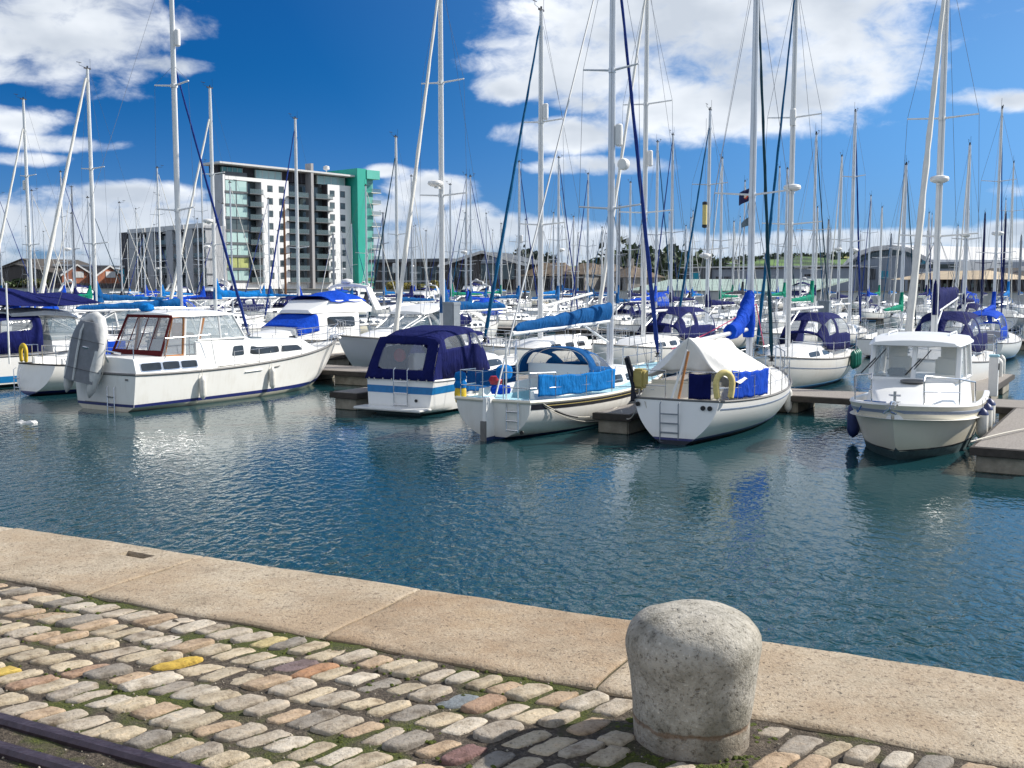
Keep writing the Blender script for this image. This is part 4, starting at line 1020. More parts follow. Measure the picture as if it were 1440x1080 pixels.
# wheelhouse: hardtop on posts, panes between
ht = Cab([(1.66, .98, .92, 2.68, 2.76, .05), (2.2, 1.06, 1.0, 2.68, 2.80, .07), (3.7, 1.04, .98, 2.69, 2.80, .07), (4.28, .92, .86, 2.69, 2.74, .04)], .04)
oh = ht.mesh(4).build('hardtop', M['gel2'], A_)
mb = MB()
for y in (-.55, .55): mb.tube([(1.9, y, 2.93), (3.6, y, 2.93)], .018, 6); [mb.tube([(x, y, 2.80), (x, y, 2.93)], .014, 5) for x in (1.9, 2.75, 3.6)]
mb.build('roof_rail', M['steel'], oh)
mb = MB(); wht = MB(); pane = []
for s_ in (-1, 1):
    Y0, Y1 = 1.06*s_, .97*s_
    for (xb, zb_, xt) in ((2.52, 1.55, 2.88), (3.55, 1.93, 3.55), (4.60, 1.93, 4.14)):
        wht.tube([(xb, Y0, zb_), (xt, Y1, 2.70)], .035, 6)
    wht.tube([(2.6, Y0, 1.95), (4.62, Y0, 1.95)], .03, 6); wht.tube([(2.06, Y0, 1.52), (2.22, Y1, 2.70)], .04, 6)
    pane += [[(2.70, Y0, 1.95), (3.55, Y0, 1.95), (3.55, Y1, 2.68), (2.92, Y1, 2.68)], [(3.55, Y0, 1.95), (4.60, Y0, 1.95), (4.14, Y1, 2.68), (3.55, Y1, 2.68)], [(2.08, Y0, 1.55), (2.52, Y0, 1.55), (2.88, Y1, 2.68), (2.24, Y1, 2.68)]]
FB = [(4.60, -1.06, 1.95), (4.92, -.38, 1.96), (4.92, .38, 1.96), (4.60, 1.06, 1.95)]; FT = [(4.14, -.97, 2.68), (4.24, -.36, 2.70), (4.24, .36, 2.70), (4.14, .97, 2.68)]
for i in range(4): wht.tube([FB[i], FT[i]], .032, 6)
wht.tube(FB, .03, 6)
wht.build('wheelhouse_frame', M['gel2'], A_)
for i in range(3): pane.append([FB[i], FB[i+1], FT[i+1], FT[i]])
for p_ in pane: mb = MB(); mb.slab(p_, .008); mb.build('wheelhouse_window', M['pale_glass'], A_, smooth=False)
# burgundy canopy with clear panels and wooden side frames
aftb = [(1.12, y, 1.50) for y in (-1.08, -.5, .0, .5, 1.08)]; aftt = [(1.68, y, 2.70) for y in (-.97, -.46, 0, .46, .97)]
cn = MB()
for i, (a, b_) in enumerate(zip(aftb, aftt)): cn.tube([a, b_], .055 if i in (0, 4) else .022, 6, flat=.5)
cn.tube(aftb, .05, 6); cn.tube(aftt, .05, 6)
cn.slab([(1.10, -1.06, 1.50), (1.10, 1.06, 1.50), (1.20, 1.05, 1.70), (1.20, -1.05, 1.70)], .012)
cno = cn.build('cockpit_canopy', M['burg'], A_)
for i in range(4): mb = MB(); mb.slab([aftb[i], aftb[i+1], aftt[i+1], aftt[i]], .006); mb.build('clear_panel', M['sea_glass'], cno, smooth=False)
for s_ in (-1, 1):
    wd_ = MB(); Y0, Y1 = 1.075*s_, .985*s_
    q4 = [Vector((1.30, Y0, 1.53)), Vector((1.98, Y0, 1.53)), Vector((2.14, Y1, 2.66)), Vector((1.72, Y1, 2.66))]
    for a, b_, r_ in ((0, 1, .055), (1, 2, .05), (2, 3, .03), (3, 0, .03)): wd_.tube([q4[a], q4[b_]], r_, 6, flat=.6)
    wd_.tube([(2.60, 1.04*s_, 1.6), (2.95, .965*s_, 2.62)], .045, 6)
    wo_ = wd_.build('wooden_window_frame', M['wood'], A_); mb = MB(); mb.slab(q4, .006); mb.build('pane', M['sea_glass'], wo_, smooth=False)
mb = MB(); mb.box((3.4, .45, 1.98), (.5, .5, .3)); mb.box((3.15, .45, 2.2), (.1, .5, .5)); mb.build('helm_seat', M['wood'], A_, bevel=.04)
mb = MB(); mb.box((4.3, 0, 1.98), (.7, 1.7, .12)); mb.build('dashboard', M['gel2'], A_, bevel=.03)
mb = MB()
for s_ in (-1, 1): mb.tube([(1.15, 1.28*s_, 1.5), (1.15, 1.30*s_, 2.08), (2.9, 1.3*s_, 2.12), (3.1, 1.28*s_, 1.2)], .014, 6); mb.tube([(2.05, 1.3*s_, 1.5), (2.05, 1.3*s_, 2.1)], .012, 5)
mb.tube([(.15, -1.1, 1.5), (.15, -1.1, 2.05), (.15, 1.1, 2.05), (.15, 1.1, 1.5)], .014, 6)
mb.build('grab_rail', M['steel'], A_)
stanchions(h, .36, .88, 6, .5, (.48,), .011).build('guard_rail', M['steel'], A_); pulpit(h, .86, .55).build('pulpit', M['steel'], A_)
ladder(hl, -.06, -.35, -.2, .75, .30, 3)
mb = MB(); mb.box((-.045, -1.0, .93), (.02, .10, .05)); mb.box((-.045, .35, .22), (.015, 1.0, .02)); mb.build('transom_fitting', M['greyrub'], hl)
for t, z, ww, hh in ((.40, .88, .75, .11), (.53, .95, .24, .10)):
    mb = MB(); p = h.pt(t, z, -1, .004); p2 = h.pt(t+ww/10.4, z+.02, -1, .004); d = (p2-p)
    mb.tube([p, p2], hh*.42, 8, flat=.35); mb.build('hull_vent', M['gel'] if ww > .5 else M['greyrub'], hl)
mb = MB(); mb.tube([h.sheer(.99, 1, .06)+Vector((-.25, 0, 0)), h.sheer(1, 1, .05)+Vector((.16, 0, -.02))], .05, 8); mb.box((10.25, 0, 1.72), (.35, .16, .12)); mb.build('anchor_roller', M['steel'], A_)
mb = MB(); mb.lathe([(.01, 0), (.16, .02), (.24, .09), (.20, .20), (.08, .26), (.01, .27)], 14, (1.9, .35, 2.82)); mb.build('folded_cover', M['sky'], A_)
# spare blue bundle on the hardtop is part of the boat's gear; the dinghy is its own thing
T = Matrix.Translation(pA) @ Matrix.Rotation(heading(31), 4, 'Z')
def onA(x, y, z): return T @ Vector((x, y, z))
D_ = empty('inflatable_dinghy', onA(-.48, .60, .27), heading(31)+R(8), 'grey inflatable dinghy standing on end against the transom of the white cruiser', 'dinghy')
D_.rotation_euler = (R(8), R(7), heading(31)+R(6)); D_.scale = (.94, .92, .94)
# stands on end: its own length runs up z (stern down), its bottom faces aft
mb = MB(); ctr = []
for s_, rng in ((-1, range(0, 9)), ):
    pass
pth = [(-.05, -.50, .18), (-.03, -.50, .38), (0, -.50, .9), (.04, -.49, 1.6), (.10, -.40, 2.25), (.16, -.2, 2.58), (.18, 0, 2.66), (.16, .2, 2.58), (.10, .40, 2.25), (.04, .49, 1.6), (0, .50, .9), (-.03, .50, .38), (-.05, .50, .18)]
mb.tube(pth, [.015, .13, .20, .205, .20, .185, .18, .185, .20, .205, .20, .13, .015], 14); D1 = mb.build('side_tube', M['tube'], D_, angle=70)
mb = MB(); lp = []
for k in range(9):
    z = .62+(2.5-.62)*k/8; wd_ = .62*(1-(max(0, (z-1.7))/.95)**2*.6); bl = .17+.02*sin(k*2)
    lp.append([Vector((-.02+.05*k/8-bl*(1-(f)**2)-.12, wd_*f, z)) for f in (-1, -.8, -.5, -.2, 0, .2, .5, .8, 1)]+[Vector((.08, wd_*f, z)) for f in (1, 0, -1)])
mb.loft(lp); bt = mb.build('bottom', M['cushion'], D_, angle=60)
for z in (1.0, 1.9):
    mb = MB(); mb.tube([(-.02, -.72, z), (-.30, -.5, z+.02), (-.36, 0, z+.03), (-.30, .5, z+.02), (-.02, .72, z)], .02, 5, flat=.4); mb.build('lashing_strap', M['blackp'], bt)
mb = MB(); mb.tube([(-.33, 0, .66), (-.345, 0, 1.4), (-.32, 0, 2.2), (-.2, 0, 2.5)], .035, 6); mb.build('keel_strip', M['tube'], bt)
mb = MB(); mb.box((.02, 0, .62), (.16, .98, .06), ry=0); mb.build('transom_board', M['greybox'], D_, bevel=.01)
mb = MB(); mb.tube([(.05, -.62, .55), (.12, -.72, 1.0), (.1, -.71, 1.5), (.15, -.60, 2.1)], .012, 5); mb.build('lifeline', M['rope'], D_)
mb = MB(); mb.tube([(-.35, -.2, 1.72), (.1, -.55, 1.70), (.5, -.95, 1.68)], .035, 6); mb.tube([(.1, -.55, 1.70), (.35, -.65, 1.35)], .03, 6); mb.build('davit_arm', M['steel'], D_)
for t, z0, lb in ((.225, .55, 'white fender hanging on the side of the white cruiser, the one nearer the stern'), (.51, .62, 'white fender hanging on the side of the white cruiser, the one nearer the bow')):
    p = h.pt(t, z0, -1, .12); s_ = h.sheer(t, -1, .35, 0); fender(T@p, .62, .10, 'fender', lb, T@s_)
# ------------------------------------------------------------------ motor boat with the navy canopy
pD = (W(608, 589).xy.to_3d()+W(515, 577).xy.to_3d())/2
DB = empty('motor_boat', pD, heading(29), 'small motor boat with blue hull stripe under a navy cockpit canopy', 'motor boat')
TD = Matrix.Translation(pD) @ Matrix.Rotation(heading(29), 4, 'Z')
h = vee(6.9, 2.45, (.98, 1.02, 1.3), draft=.4, zk0=-.28, tb=.93, trk=.10, paint=.09, ts=.6, stemp=1.5, chine=(.33, .9), bulge=.03)
hl = h.mesh(26, 3, 8).build('hull', [M['gel2'], M['anti_teal']], DB, weld=True)
h.band(.0, .97, lambda t: .60+.12*t, lambda t: .80+.14*t, .006, transom=True).build('side_stripe', M['blue_stripe'], hl)
h.rail(.035).build('rubbing_strake', M['gel2'], DB); h.deck((.03, .40, .95, .4)).build('deck', M['deck'], DB)
mb = MB(); mb.box((-.30, 0, .20), (.62, 2.30, .07)); mb.build('swim_platform', M['gel2'], DB, bevel=.03)
ladder(DB, -.02, -.12, .24, 1.32, .46, 3)
hd_ = Hood([(.06, 1.14, 1.0, .05, 8, 0), (.10, 1.14, 1.0, .12, 8, .02), (.58, 1.02, 1.0, 1.22, 7, .05), (1.1, 1.03, 1.0, 1.36, 6.5, .0), (2.2, 1.05, 1.02, 1.42, 6, .0), (2.65, 1.04, 1.04, 1.34, 6, .0), (3.15, 1.0, 1.06, .72, 5, .05), (3.5, .95, 1.08, .10, 4, .1)])
def tent(st, mat, parent, name, wins, nu=5):
    hd = Hood(st); n = len(st)-1; mb = gridh(MB(), hd.surf, n*nu, 40, [(a/n, b_/n, v0, v1) for a, b_, v0, v1 in wins]); o = mb.build(name, M[mat], parent, solid=.012, angle=55)
    for (a, b_, v0, v1) in wins: hd.pane(a/n, b_/n, v0, v1, .014).build('window', M['sea_glass'], o)
    return o, hd
# aft wall as its own flat panel, roof and sides as a hood
to, hd_ = tent([(.60, 1.06, 1.0, 1.18, 7, .0), (1.1, 1.06, 1.0, 1.34, 6.5, .0), (2.2, 1.07, 1.02, 1.42, 6, .0), (2.65, 1.06, 1.04, 1.36, 6, .0), (3.2, 1.02, 1.06, .74, 5, .05), (3.5, .97, 1.08, .10, 4, .1)], 'navy', DB, 'canopy',
               [(.55, 1.9, .075, .21), (.55, 1.9, .79, .925), (2.15, 3.4, .085, .22), (2.15, 3.4, .78, .915), (3.2, 4.1, .33, .49), (3.2, 4.1, .51, .67)])
mb = MB(); AB = [Vector((.02, -1.16, .98)), Vector((.02, 1.16, .98)), Vector((.60, 1.04, 2.14)), Vector((.60, -1.04, 2.14))]
gridh(mb, lambda u, v: AB[0].lerp(AB[1], u).lerp(AB[3].lerp(AB[2], u), v)+Vector((.02*sin(9*u)*sin(3*v)-.05*sin(pi*v), 0, .07*v**6*sin(pi*u))), 16, 10, [(.17, .85, .25, .83)]); ab = mb.build('canopy_aft_wall', M['navy'], DB, solid=.012)
for s_ in (-1, 1):       # side cheeks close the wedge between aft wall and hood
    mb = MB(); mb.slab([(.02, 1.16*s_, .98), (.64, 1.07*s_, .98), (.64, 1.055*s_, 2.02), (.60, 1.03*s_, 2.12)], .012); mb.build('canopy_cheek', M['navy'], ab)
def flatpane(Q, u0, u1, v0, v1, off, mat, parent, name='window', r=.12):
    f = lambda u, v: Q[0].lerp(Q[1], u).lerp(Q[3].lerp(Q[2], u), v)
    n = (Q[1]-Q[0]).cross(Q[3]-Q[0]).normalized()*off; pts = []
    for k in range(24):
        a = 2*pi*k/24+pi/24; ex = 7; rr = (abs(cos(a))**ex+abs(sin(a))**ex)**(-1/ex)
        u, v = u0+(u1-u0)*(.5+.5*cos(a)*rr), v0+(v1-v0)*(.5+.5*sin(a)*rr); pts.append(f(u, v)+n)
    mb = MB(); mb.slab(pts, .012); return mb.build(name, mat, parent)
flatpane([a_+Vector((-.045, 0, 0)) for a_ in AB], .16, .86, .24, .84, 0, M['sea_glass'], ab)
mb = MB(); mb.lathe([(.10, -.04), (.19, -.04), (.2, 0), (.19, .04), (.10, .04), (.1, -.04)], 20, (.75, .45, 1.62), axis='X'); lbo = mb.build('lifebuoy', M['red'], None); lbo.location = pD; lbo.rotation_euler = (0, 0, heading(29)); tag(lbo, 'red ring lifebuoy seen through the clear window of the navy canopy', 'lifebuoy')
mb = MB(); mb.box((1.0, -.35, 1.05), (.5, .7, .5)); mb.box((.8, -.35, 1.45), (.12, .7, .5)); mb.box((1.9, .5, 1.2), (.5, .6, .8)); mb.build('cockpit_seat', M['gel2'], DB, bevel=.05)
mb = MB()
for y in (-.98, -.7, -.4, -.1, .2, .5, .8, .98): mb.lathe([(.002, -.02), (.02, -.02), (.02, .02), (.002, .02)], 8, (-.01, y, 1.0))
mb.build('canopy_studs', M['steel'], ab)
cD = Cab([(3.1, .98, .9, 1.0, 1.55, .05), (4.2, .95, .78, 1.05, 1.5, .06), (5.6, .55, .4, 1.15, 1.2, .03)], .08); od = cD.mesh().build('cabin', M['gel2'], DB)
for vv in ((.1, .27), (.9, .73)): window(cD, od, (3.5, 4.6), vv, None, M['winglass'])
pulpit(h, .8, .5).build('pulpit', M['steel'], DB)
mb = MB(); mb.lathe([(.001, -.01), (.045, -.01), (.045, .012), (.001, .012)], 12, (-.02, -.62, .42), axis='X'); mb.build('exhaust_outlet', M['blackp'], hl)
# ------------------------------------------------------------------ yacht with blue dodgers and spray hood
pE = W(703, 607).xy.to_3d(); pE = Vector((-.42, 25.25, 0))
YE, hE, msE = sailboat('cream sailing yacht with dark sheer stripe, blue side cloths and outboard rudder', pE, 31, L=9.9, B=2.95, fb=(.93, .90, 1.25), tb=.70, trk=-.10, zk0=-.02, draft=.42, hull='gel', anti='anti_blue', boot=None,
    deckm='deckblue', rubm='gel2', cabin=(.33, .76, .62, .50), ncab=3, well=(.06, .31, .60, .5), mastx=.635, ztop=13.6, mr=.105, spreads=(.36, .66), spl=.95, radome=None, reflector=.49, refl_side=-1,
    boom=5.3, boomz=2.62, cover='mid', hm=.62, ha=.30, drop=.16, wd=.17, collar=0, gen='navyfurl' if 'navyfurl' in M else 'royal', gr=.085, ff=.98, hood=None, rails=False, cseed=3) if False else (None, None, None)
M['furlblue'] = canvas('blue_uv_strip', (.02, .045, .22)); M['furlgreen'] = canvas('dark_green_uv_strip', (.012, .05, .075)); M['furlteal'] = canvas('teal_uv_strip', (.006, .09, .20))
def yE(x, y, z): return Matrix.Translation(pE) @ Matrix.Rotation(heading(31), 4, 'Z') @ Vector((x, y, z))
YE, hE, msE = sailboat('cream sailing yacht with dark sheer stripe, blue side cloths and outboard rudder', pE, 31, L=9.9, B=2.95, fb=(.95, .90, 1.25), tb=.70, trk=-.10, zk0=-.02, draft=.42, hull='gel', anti='anti_blue', boot=None,
    deckm='deckblue', rubm='gel2', cabin=(.33, .76, .62, .50), ncab=3, well=(.06, .31, .60, .5), mastx=.635, ztop=13.6, mr=.105, spreads=(.37, .68), spl=.95, reflector=.535, radome=None, refl_side=-1,
    boom=5.35, boomz=2.62, cover='mid', hm=.60, ha=.27, drop=.15, collar=0, gen='furlblue', gr=.075, ff=.98, rails=False, cseed=3)
hl = [o for o in YE.children if o.name.startswith('hull')][0]
hE.band(.004, .99, lambda t: hE.zs(t)-.20, lambda t: hE.zs(t)-.075, .008).build('sheer_stripe', M['black_stripe'], hl)
hE.band(.05, .93, lambda t: hE.zs(t)-.125, lambda t: hE.zs(t)-.11, .012).build('gold_line', M['ochre'], hl)
hE.rail(.045, -.02).build('rubbing_strake', M['cream'], YE)
mb = MB(); mb.loft([[Vector((-.52+.05*k, y, z)) for y, z in ()] for k in range(0)]) if False else None
rud = MB()
rud.loft([[Vector((a, -w_, z)), Vector((a-.02, 0, z)) if False else Vector((a, w_, z)), Vector((b_, w_, z)), Vector((b_, -w_, z))] for z, a, b_, w_ in ((1.02, -.44, -.06, .05), (.6, -.46, -.02, .05), (.15, -.50, .06, .045), (-.3, -.56, .1, .04))])
ro = rud.build('rudder', M['gel2'], YE, bevel=.015)
mb = MB(); mb.box((-.24, 0, .0), (.56, .115, .16)); mb.build('rudder_boot_top', M['anti_blue'], ro)
mb = MB(); mb.box((-.49, 0, .22), (.07, .13, .5)); mb.box((-.02, 0, .75), (.14, .12, .12)); mb.box((0.02, 0, .2), (.14, .12, .1)); mb.build('rudder_fitting', M['greyrub'], ro)
ladder(hl, -.12, -.58, .22, .98, .32, 3, .0)
mb = MB()
for y, z in ((-.93, .78), (-.78, .20)): mb = MB(); mb.lathe([(.001, -.02), (.05, -.02), (.05, .015), (.001, .015)], 12, (-.03, y, z), axis='X'); mb.build('skin_fitting', M['blackp'], hl)
pushpit(hE, .66, .10).build('pushpit', M['steel'], YE); stanchions(hE, .10, .86, 7, .62).build('guard_rail', M['steel'], YE); pulpit(hE).build('pulpit', M['steel'], YE)
def dodger(h, t0, t1, side, z0, z1, mat, parent, name='side_cloth'):
    mb = MB(); rnd = random.Random(int(t0*100)+side)
    def f(u, v):
        p = h.sheer(t0+(t1-t0)*u, side, 0, .05); p.z += z0+(z1-z0)*v - .035*sin(pi*u)*v+.012*sin(u*23); p.y += side*(.006*sin(u*17+v*4)+.004*sin(v*9+u*31)); return p
    mb.grid(f, 34, 10); o = mb.build(name, M[mat], parent, solid=.008)
    ls = MB()
    for k in range(7): p = f(k/6, 1); ls.tube([p+Vector((0, 0, -.04)), p+Vector((0, 0, .05))], .008, 4)
    ls.build('lacing', M['rope'], o); return o
dodger(hE, .035, .37, -1, .10, .62, 'sky', YE); dodger(hE, .05, .34, 1, .10, .62, 'mid', YE)
so_ = sprayhood(YE, 2.9, 1.06, 1.33, .70, 1.75, 'mid', wins=True)
mb = MB(); mb.tube([hE.sheer(.0, -1, 0, .02)*0+Vector((.05, 0, 1.0)), Vector((6.2, 0, 13.55))], .022, 6); mb.build('backstay', M['whitemast'], YE)
mb = MB(); mb.lathe([(.02, -.11), (.14, -.11), (.17, -.05), (.17, .06), (.13, .11), (.02, .12)], 16, (6.32+.16, -.28, 7.05), axis='X'); mb.build('mast_radar', M['plastic'], msE)
mb = MB(); mb.box((3.28, 0, 1.2), (.06, 1.9, .75)); mb.build('companionway_bulkhead', M['gel2'], YE)
ob = empty('outboard_motor', yE(.62, .10, 1.38), heading(31), 'outboard motor under a bright blue cover on the cockpit rail of the cream yacht', 'outboard motor')
mb = MB(); mb.lathe([(.02, .0), (.16, .01), (.20, .08), (.21, .2), (.18, .29), (.10, .34), (.01, .35)], 14); o_ = mb.build('cover', M['sky'], ob); o_.scale = (1.25, .85, 1.)
mb = MB(); mb.tube([(0, 0, .0), (0, 0, -.35)], .06, 8); mb.tube([(.0, 0, -.02), (.3, .02, .05)], .02, 6); mb.build('leg', M['blackp'], ob)
t = empty('danbuoy_light', yE(.12, 1.05, 1.10), heading(31), 'yellow and blue safety float strapped to the port quarter of the cream yacht', 'safety float')
mb = MB(); mb.lathe([(.02, -.32), (.12, -.30), (.15, -.1), (.13, .05), (.05, .1), (.01, .11)], 12); mb.build('float', M['yellow'], t)
mb = MB(); mb.lathe([(.02, .05), (.14, .06), (.16, .15), (.12, .24), (.15, .30), (.13, .42), (.05, .46), (.01, .46)], 12); mb.build('cover', M['sky'], t)
mb = MB(); mb.tube([(.02, -.32, .95), (-.06, -.36, 2.35)], .022, 6); mb.tube([(.18, -.55, .95), (.14, -.55, 2.1)], .016, 6); mb.build('flag_staff', M['whitemast'], YE)
mb = MB(); mb.lathe([(.02, -.11), (.13, -.10), (.18, 0), (.13, .1), (.02, .11)], 12); bg_ = mb.build('red_bag', M['red'], None); bg_.location = yE(.95, .55, 1.30); tag(bg_, 'small red bag on the cockpit seat of the cream yacht', 'bag')
mb = MB(); mb.lathe([(.02, -.25), (.10, -.22), (.12, 0), (.10, .22), (.02, .25)], 12, axis='X'); bg_ = mb.build('rolled_cover', M['royal'], None); bg_.location = yE(.45, .1, 1.13); bg_.rotation_euler = (0, 0, .2); tag(bg_, 'rolled blue cloth lying on the aft deck of the cream yacht', 'rolled cloth')
# mooring lines
def line(a, b, sag, mat, label, r=.012, chain=None):
    a, b = Vector(a), Vector(b); mb = MB(); mb.tube([a.lerp(b, k/14)-Vector((0, 0, sag*4*(k/14)*(1-k/14))) for k in range(15)], r, 6)
    o = mb.build('mooring_line', M[mat]); tag(o, label, 'mooring line', 'mooring lines')
    if chain:
        c_ = MB(); c_.tube([a.lerp(b, k/40)-Vector((0, 0, sag*4*(k/40)*(1-k/40))) for k in range(8, 20)], r*2.2, 6); c_.build('chafe_sleeve', M['blackp'], o)
line(hE_p(0) if False else yE(*hE.sheer(.03, -1, .02)), uv(-11.6, 24.5, .55), .32, 'rope', 'mooring line sagging along the side of the cream yacht to the finger pontoon', .014, True)
line(yE(*hE.sheer(.03, -1, -.02)), uv(-11.7, 26.0, .55), .5, 'rope', 'thin slack rope drooping from the quarter of the cream yacht', .008)
line(uv(-12.5, 30.2, 1.7), uv(-11.3, 34.5, 3.0), .1, 'pinkrope', 'pink rope running up from the bow of the cream yacht', .016)
line(uv(-11.3, 34.5, 3.0), uv(-10.9, 34.2, 1.6), .02, 'pinkrope', 'pink rope hanging down past the blue furled sail', .016)
# ------------------------------------------------------------------ tent-covered yacht
pF = Vector((3.72, 24.35, 0)); HF = 28
TF = Matrix.Translation(pF) @ Matrix.Rotation(heading(HF), 4, 'Z')
YF, hF, msF = sailboat('white sailing yacht with a white cloth tent over its boom and blue side cloth', pF, HF, L=8.9, B=2.95, fb=(1.02, .93, 1.22), tb=.68, trk=.16, zk0=-.12, sec=(1.85, 1.35), draft=.42, hull='gel2', anti='anti_navy', boot='navy_stripe',
    stripe='grey_stripe', stripez=(.20, .165), rubm='greyrub', cabin=(.40, .74, .58, .42), well=(.05, .38, .62, .5), mastx=.70, ztop=12.4, mr=.095, spreads=(.44,), spl=1.05, gen='furlgreen', gr=.062, ff=.96, boom=None, rails=False)
hl = [o for o in YF.children if o.name.startswith('hull')][0]
ladder(hl, -.02, .10, .02, .98, .44, 4, -.03, 'greybox')
mb = MB()
for y, z in ((-.66, .86), (-.82, .86), (.92, .88)): mb = MB(); mb.lathe([(.001, -.03), (.055, -.03), (.055, .012), (.001, .012)], 12, (.10, y, z), axis='X'); mb.build('skin_fitting', M['blackp'], hl)

bo = MB(); bo.tube([(6.1, 0, 2.42), (1.2, 0, 2.30)], .055, 10); bo_ = bo.build('boom', M['alu'], YF)
# tent: ridge on the boom, eaves tied to the rails
mb = MB()
def tentf(u, v):
    x = .95+u*3.3; e = abs(2*v-1); s_ = -1 if v < .5 else 1
    zr = 2.40-.16*u+.02*sin(u*9); ze = 1.40-.10*u+.10*sin(u*3.1)*(1 if s_ < 0 else .4); yy = 1.28*e*(1-.10*u)
    z = zr+(ze-zr)*e**1.12-.12*sin(pi*e)*(.8+.2*sin(u*6))
    fold = (.15*(.36-abs(sin(u*12.5-e*2.4+.4*sin(u*5))))+.03*sin(u*37-e*4))*sin(pi*min(1, e*.85+.06))
    xx = x+.55*e*(.35+.65*u)+(-.30*e*(1-u) if u < .5 else 0)
    return Vector((xx, s_*(yy+fold*.6), z+fold))
mb.grid(tentf, 64, 40); tt = mb.build('cloth_tent', M['tent'], YF, solid=.008, angle=70)
mb = MB()      # aft wall of the tent, drawn in and hanging
def tw(u, v):
    p = tentf(0, .12+u*.76); k = Vector((1.05, p.y*.9, 1.62)); return p.lerp(k, v)+Vector((.05*sin(u*14)*v, 0, 0))
mb.grid(tw, 24, 8); mb.build('tent_end_flap', M['tent'], tt, solid=.006)
cv = MB(); lp = []
for i in range(15):      # blue mainsail cover bundled at the mast end of the boom
    k = i/14; c = Vector((6.08-1.75*k**.9, 0, 2.42+.78*(1-k)**2.6)); hh = .20+.12*(1-k); w_ = .17+.03*sin(i*2.)
    lp.append([c+Vector((.10*cos(a)*(1-k), w_*sin(a)*(1+.08*sin(5*a+i)), hh*(cos(a)))) for a in [2*pi*j/14 for j in range(14)]])
cv.loft(lp); cv.build('sail_cover', M['royal'], bo_)
cv = MB(); cv.tube([(6.12, 0, 2.2), (6.10, 0, 2.6), (6.12, 0, 3.0), (6.2, 0, 3.25)], [.15, .2, .17, .11], 12); cv.build('mast_collar', M['royal'], bo_)
dodger(hF, .085, .33, -1, .05, .70, 'royal', YF)
mb = MB(); mb.grid(lambda u, v: Vector((.14+.03*sin(u*9), -.30-.52*u, 1.05+.60*v-.03*sin(pi*u)*v)), 14, 8); mb.build('stern_cloth', M['navy'], YF, solid=.008)
pushpit(hF, .66, .12).build('pushpit', M['steel'], YF); stanchions(hF, .10, .86, 7, .64).build('guard_rail', M['steel'], YF); pulpit(hF).build('pulpit', M['steel'], YF)
mb = MB(); mb.grid(lambda u, v: Vector((.30+.5*u, -.95+1.9*v, 1.02+.05*u+.26*u*(1-.2*abs(v-.5)))), 8, 10); mb.box((.85, 0, 1.15), (.06, 1.7, .5)); mb.build('cockpit_lockers', M['cream'], YF)
st_ = MB(); st_.tube([(.14, .12, 1.0), (.44, -.08, 1.9), (.52, -.12, 2.16)], [.03, .028, .022], 8); so_ = st_.build('boarding_plank', M['whitemast'], YF); so_.name = 'flag_staff'
st_ = MB(); st_.tube([(.24, -.02, 1.0), (.50, -.16, 2.12)], .030, 8); st_.build('wooden_oar', M['wood'], YF)
mb = MB(); mb.tube([(.0, 1.02, .95), (.2, 1.08, 1.5), (-.05, 1.14, 1.98)], .05, 8); mb.tube([(.1, .98, 1.0), (-.02, 1.2, 1.95)], .035, 8); mb.build('wind_vane_frame', M['dark'], YF)
mb = MB(); mb.box((.30, .95, 1.46), (.36, .30, .46)); bx = mb.build('rail_bag', M['ochre'], None, bevel=.05); bx.matrix_world = TF.copy(); tag(bx, 'square ochre fabric bag tied to the port stern rail of the tent-covered yacht', 'rail bag')
def horseshoe(pos, rz, label, mat, r=.24, tilt=0., th=.075):
    mb = MB(); mb.tube([(0, r*.52, -r*1.15), (0, r*.62, -r*1.1), (0, r*.72, -r*.5)]+[(0, r*.76*cos(a), r*.1+r*.9*sin(a)) for a in [pi*k/14 for k in range(15)]]+[(0, -r*.72, -r*.5), (0, -r*.62, -r*1.1), (0, -r*.52, -r*1.15)], [th*.5]+[th]*19+[th*.5], 10)
    o = mb.build('horseshoe_buoy', M[mat]); o.location = pos; o.rotation_euler = (0, tilt, rz); o.scale = (.8, 1, 1)
    return tag(o, label, 'horseshoe buoy', 'horseshoe lifebuoys')
p = TF @ (hF.sheer(.03, -1, .40, .0)+Vector((-.08, -.02, 0))); horseshoe(p, heading(HF)-pi/2-R(45), 'pale yellow horseshoe lifebuoy on the side rail of the tent-covered yacht', 'paleyellow', .27)
line(TF @ Vector((.1, .9, .92)), uv(-11.2, 23.9, .55), .30, 'rope', 'slack mooring rope from the stern of the tent-covered yacht to the finger pontoon tip', .014)
line(TF @ Vector((.1, .75, .95)), TF @ Vector((.16, .45, .72)), .25, 'rope', 'loop of rope hanging on the transom of the tent-covered yacht', .010)
fender(TF @ (hF.pt(.80, .45, -1, .16)), .62, .11, 'fender', 'white fender hanging at the bow shoulder of the tent-covered yacht', TF @ hF.sheer(.80, -1, .05))
fender(uv(-5.0, 29.78, .36), .62, .16, 'fender', 'fat white fender lying along the edge of the walkway pontoon', horiz=URZ)
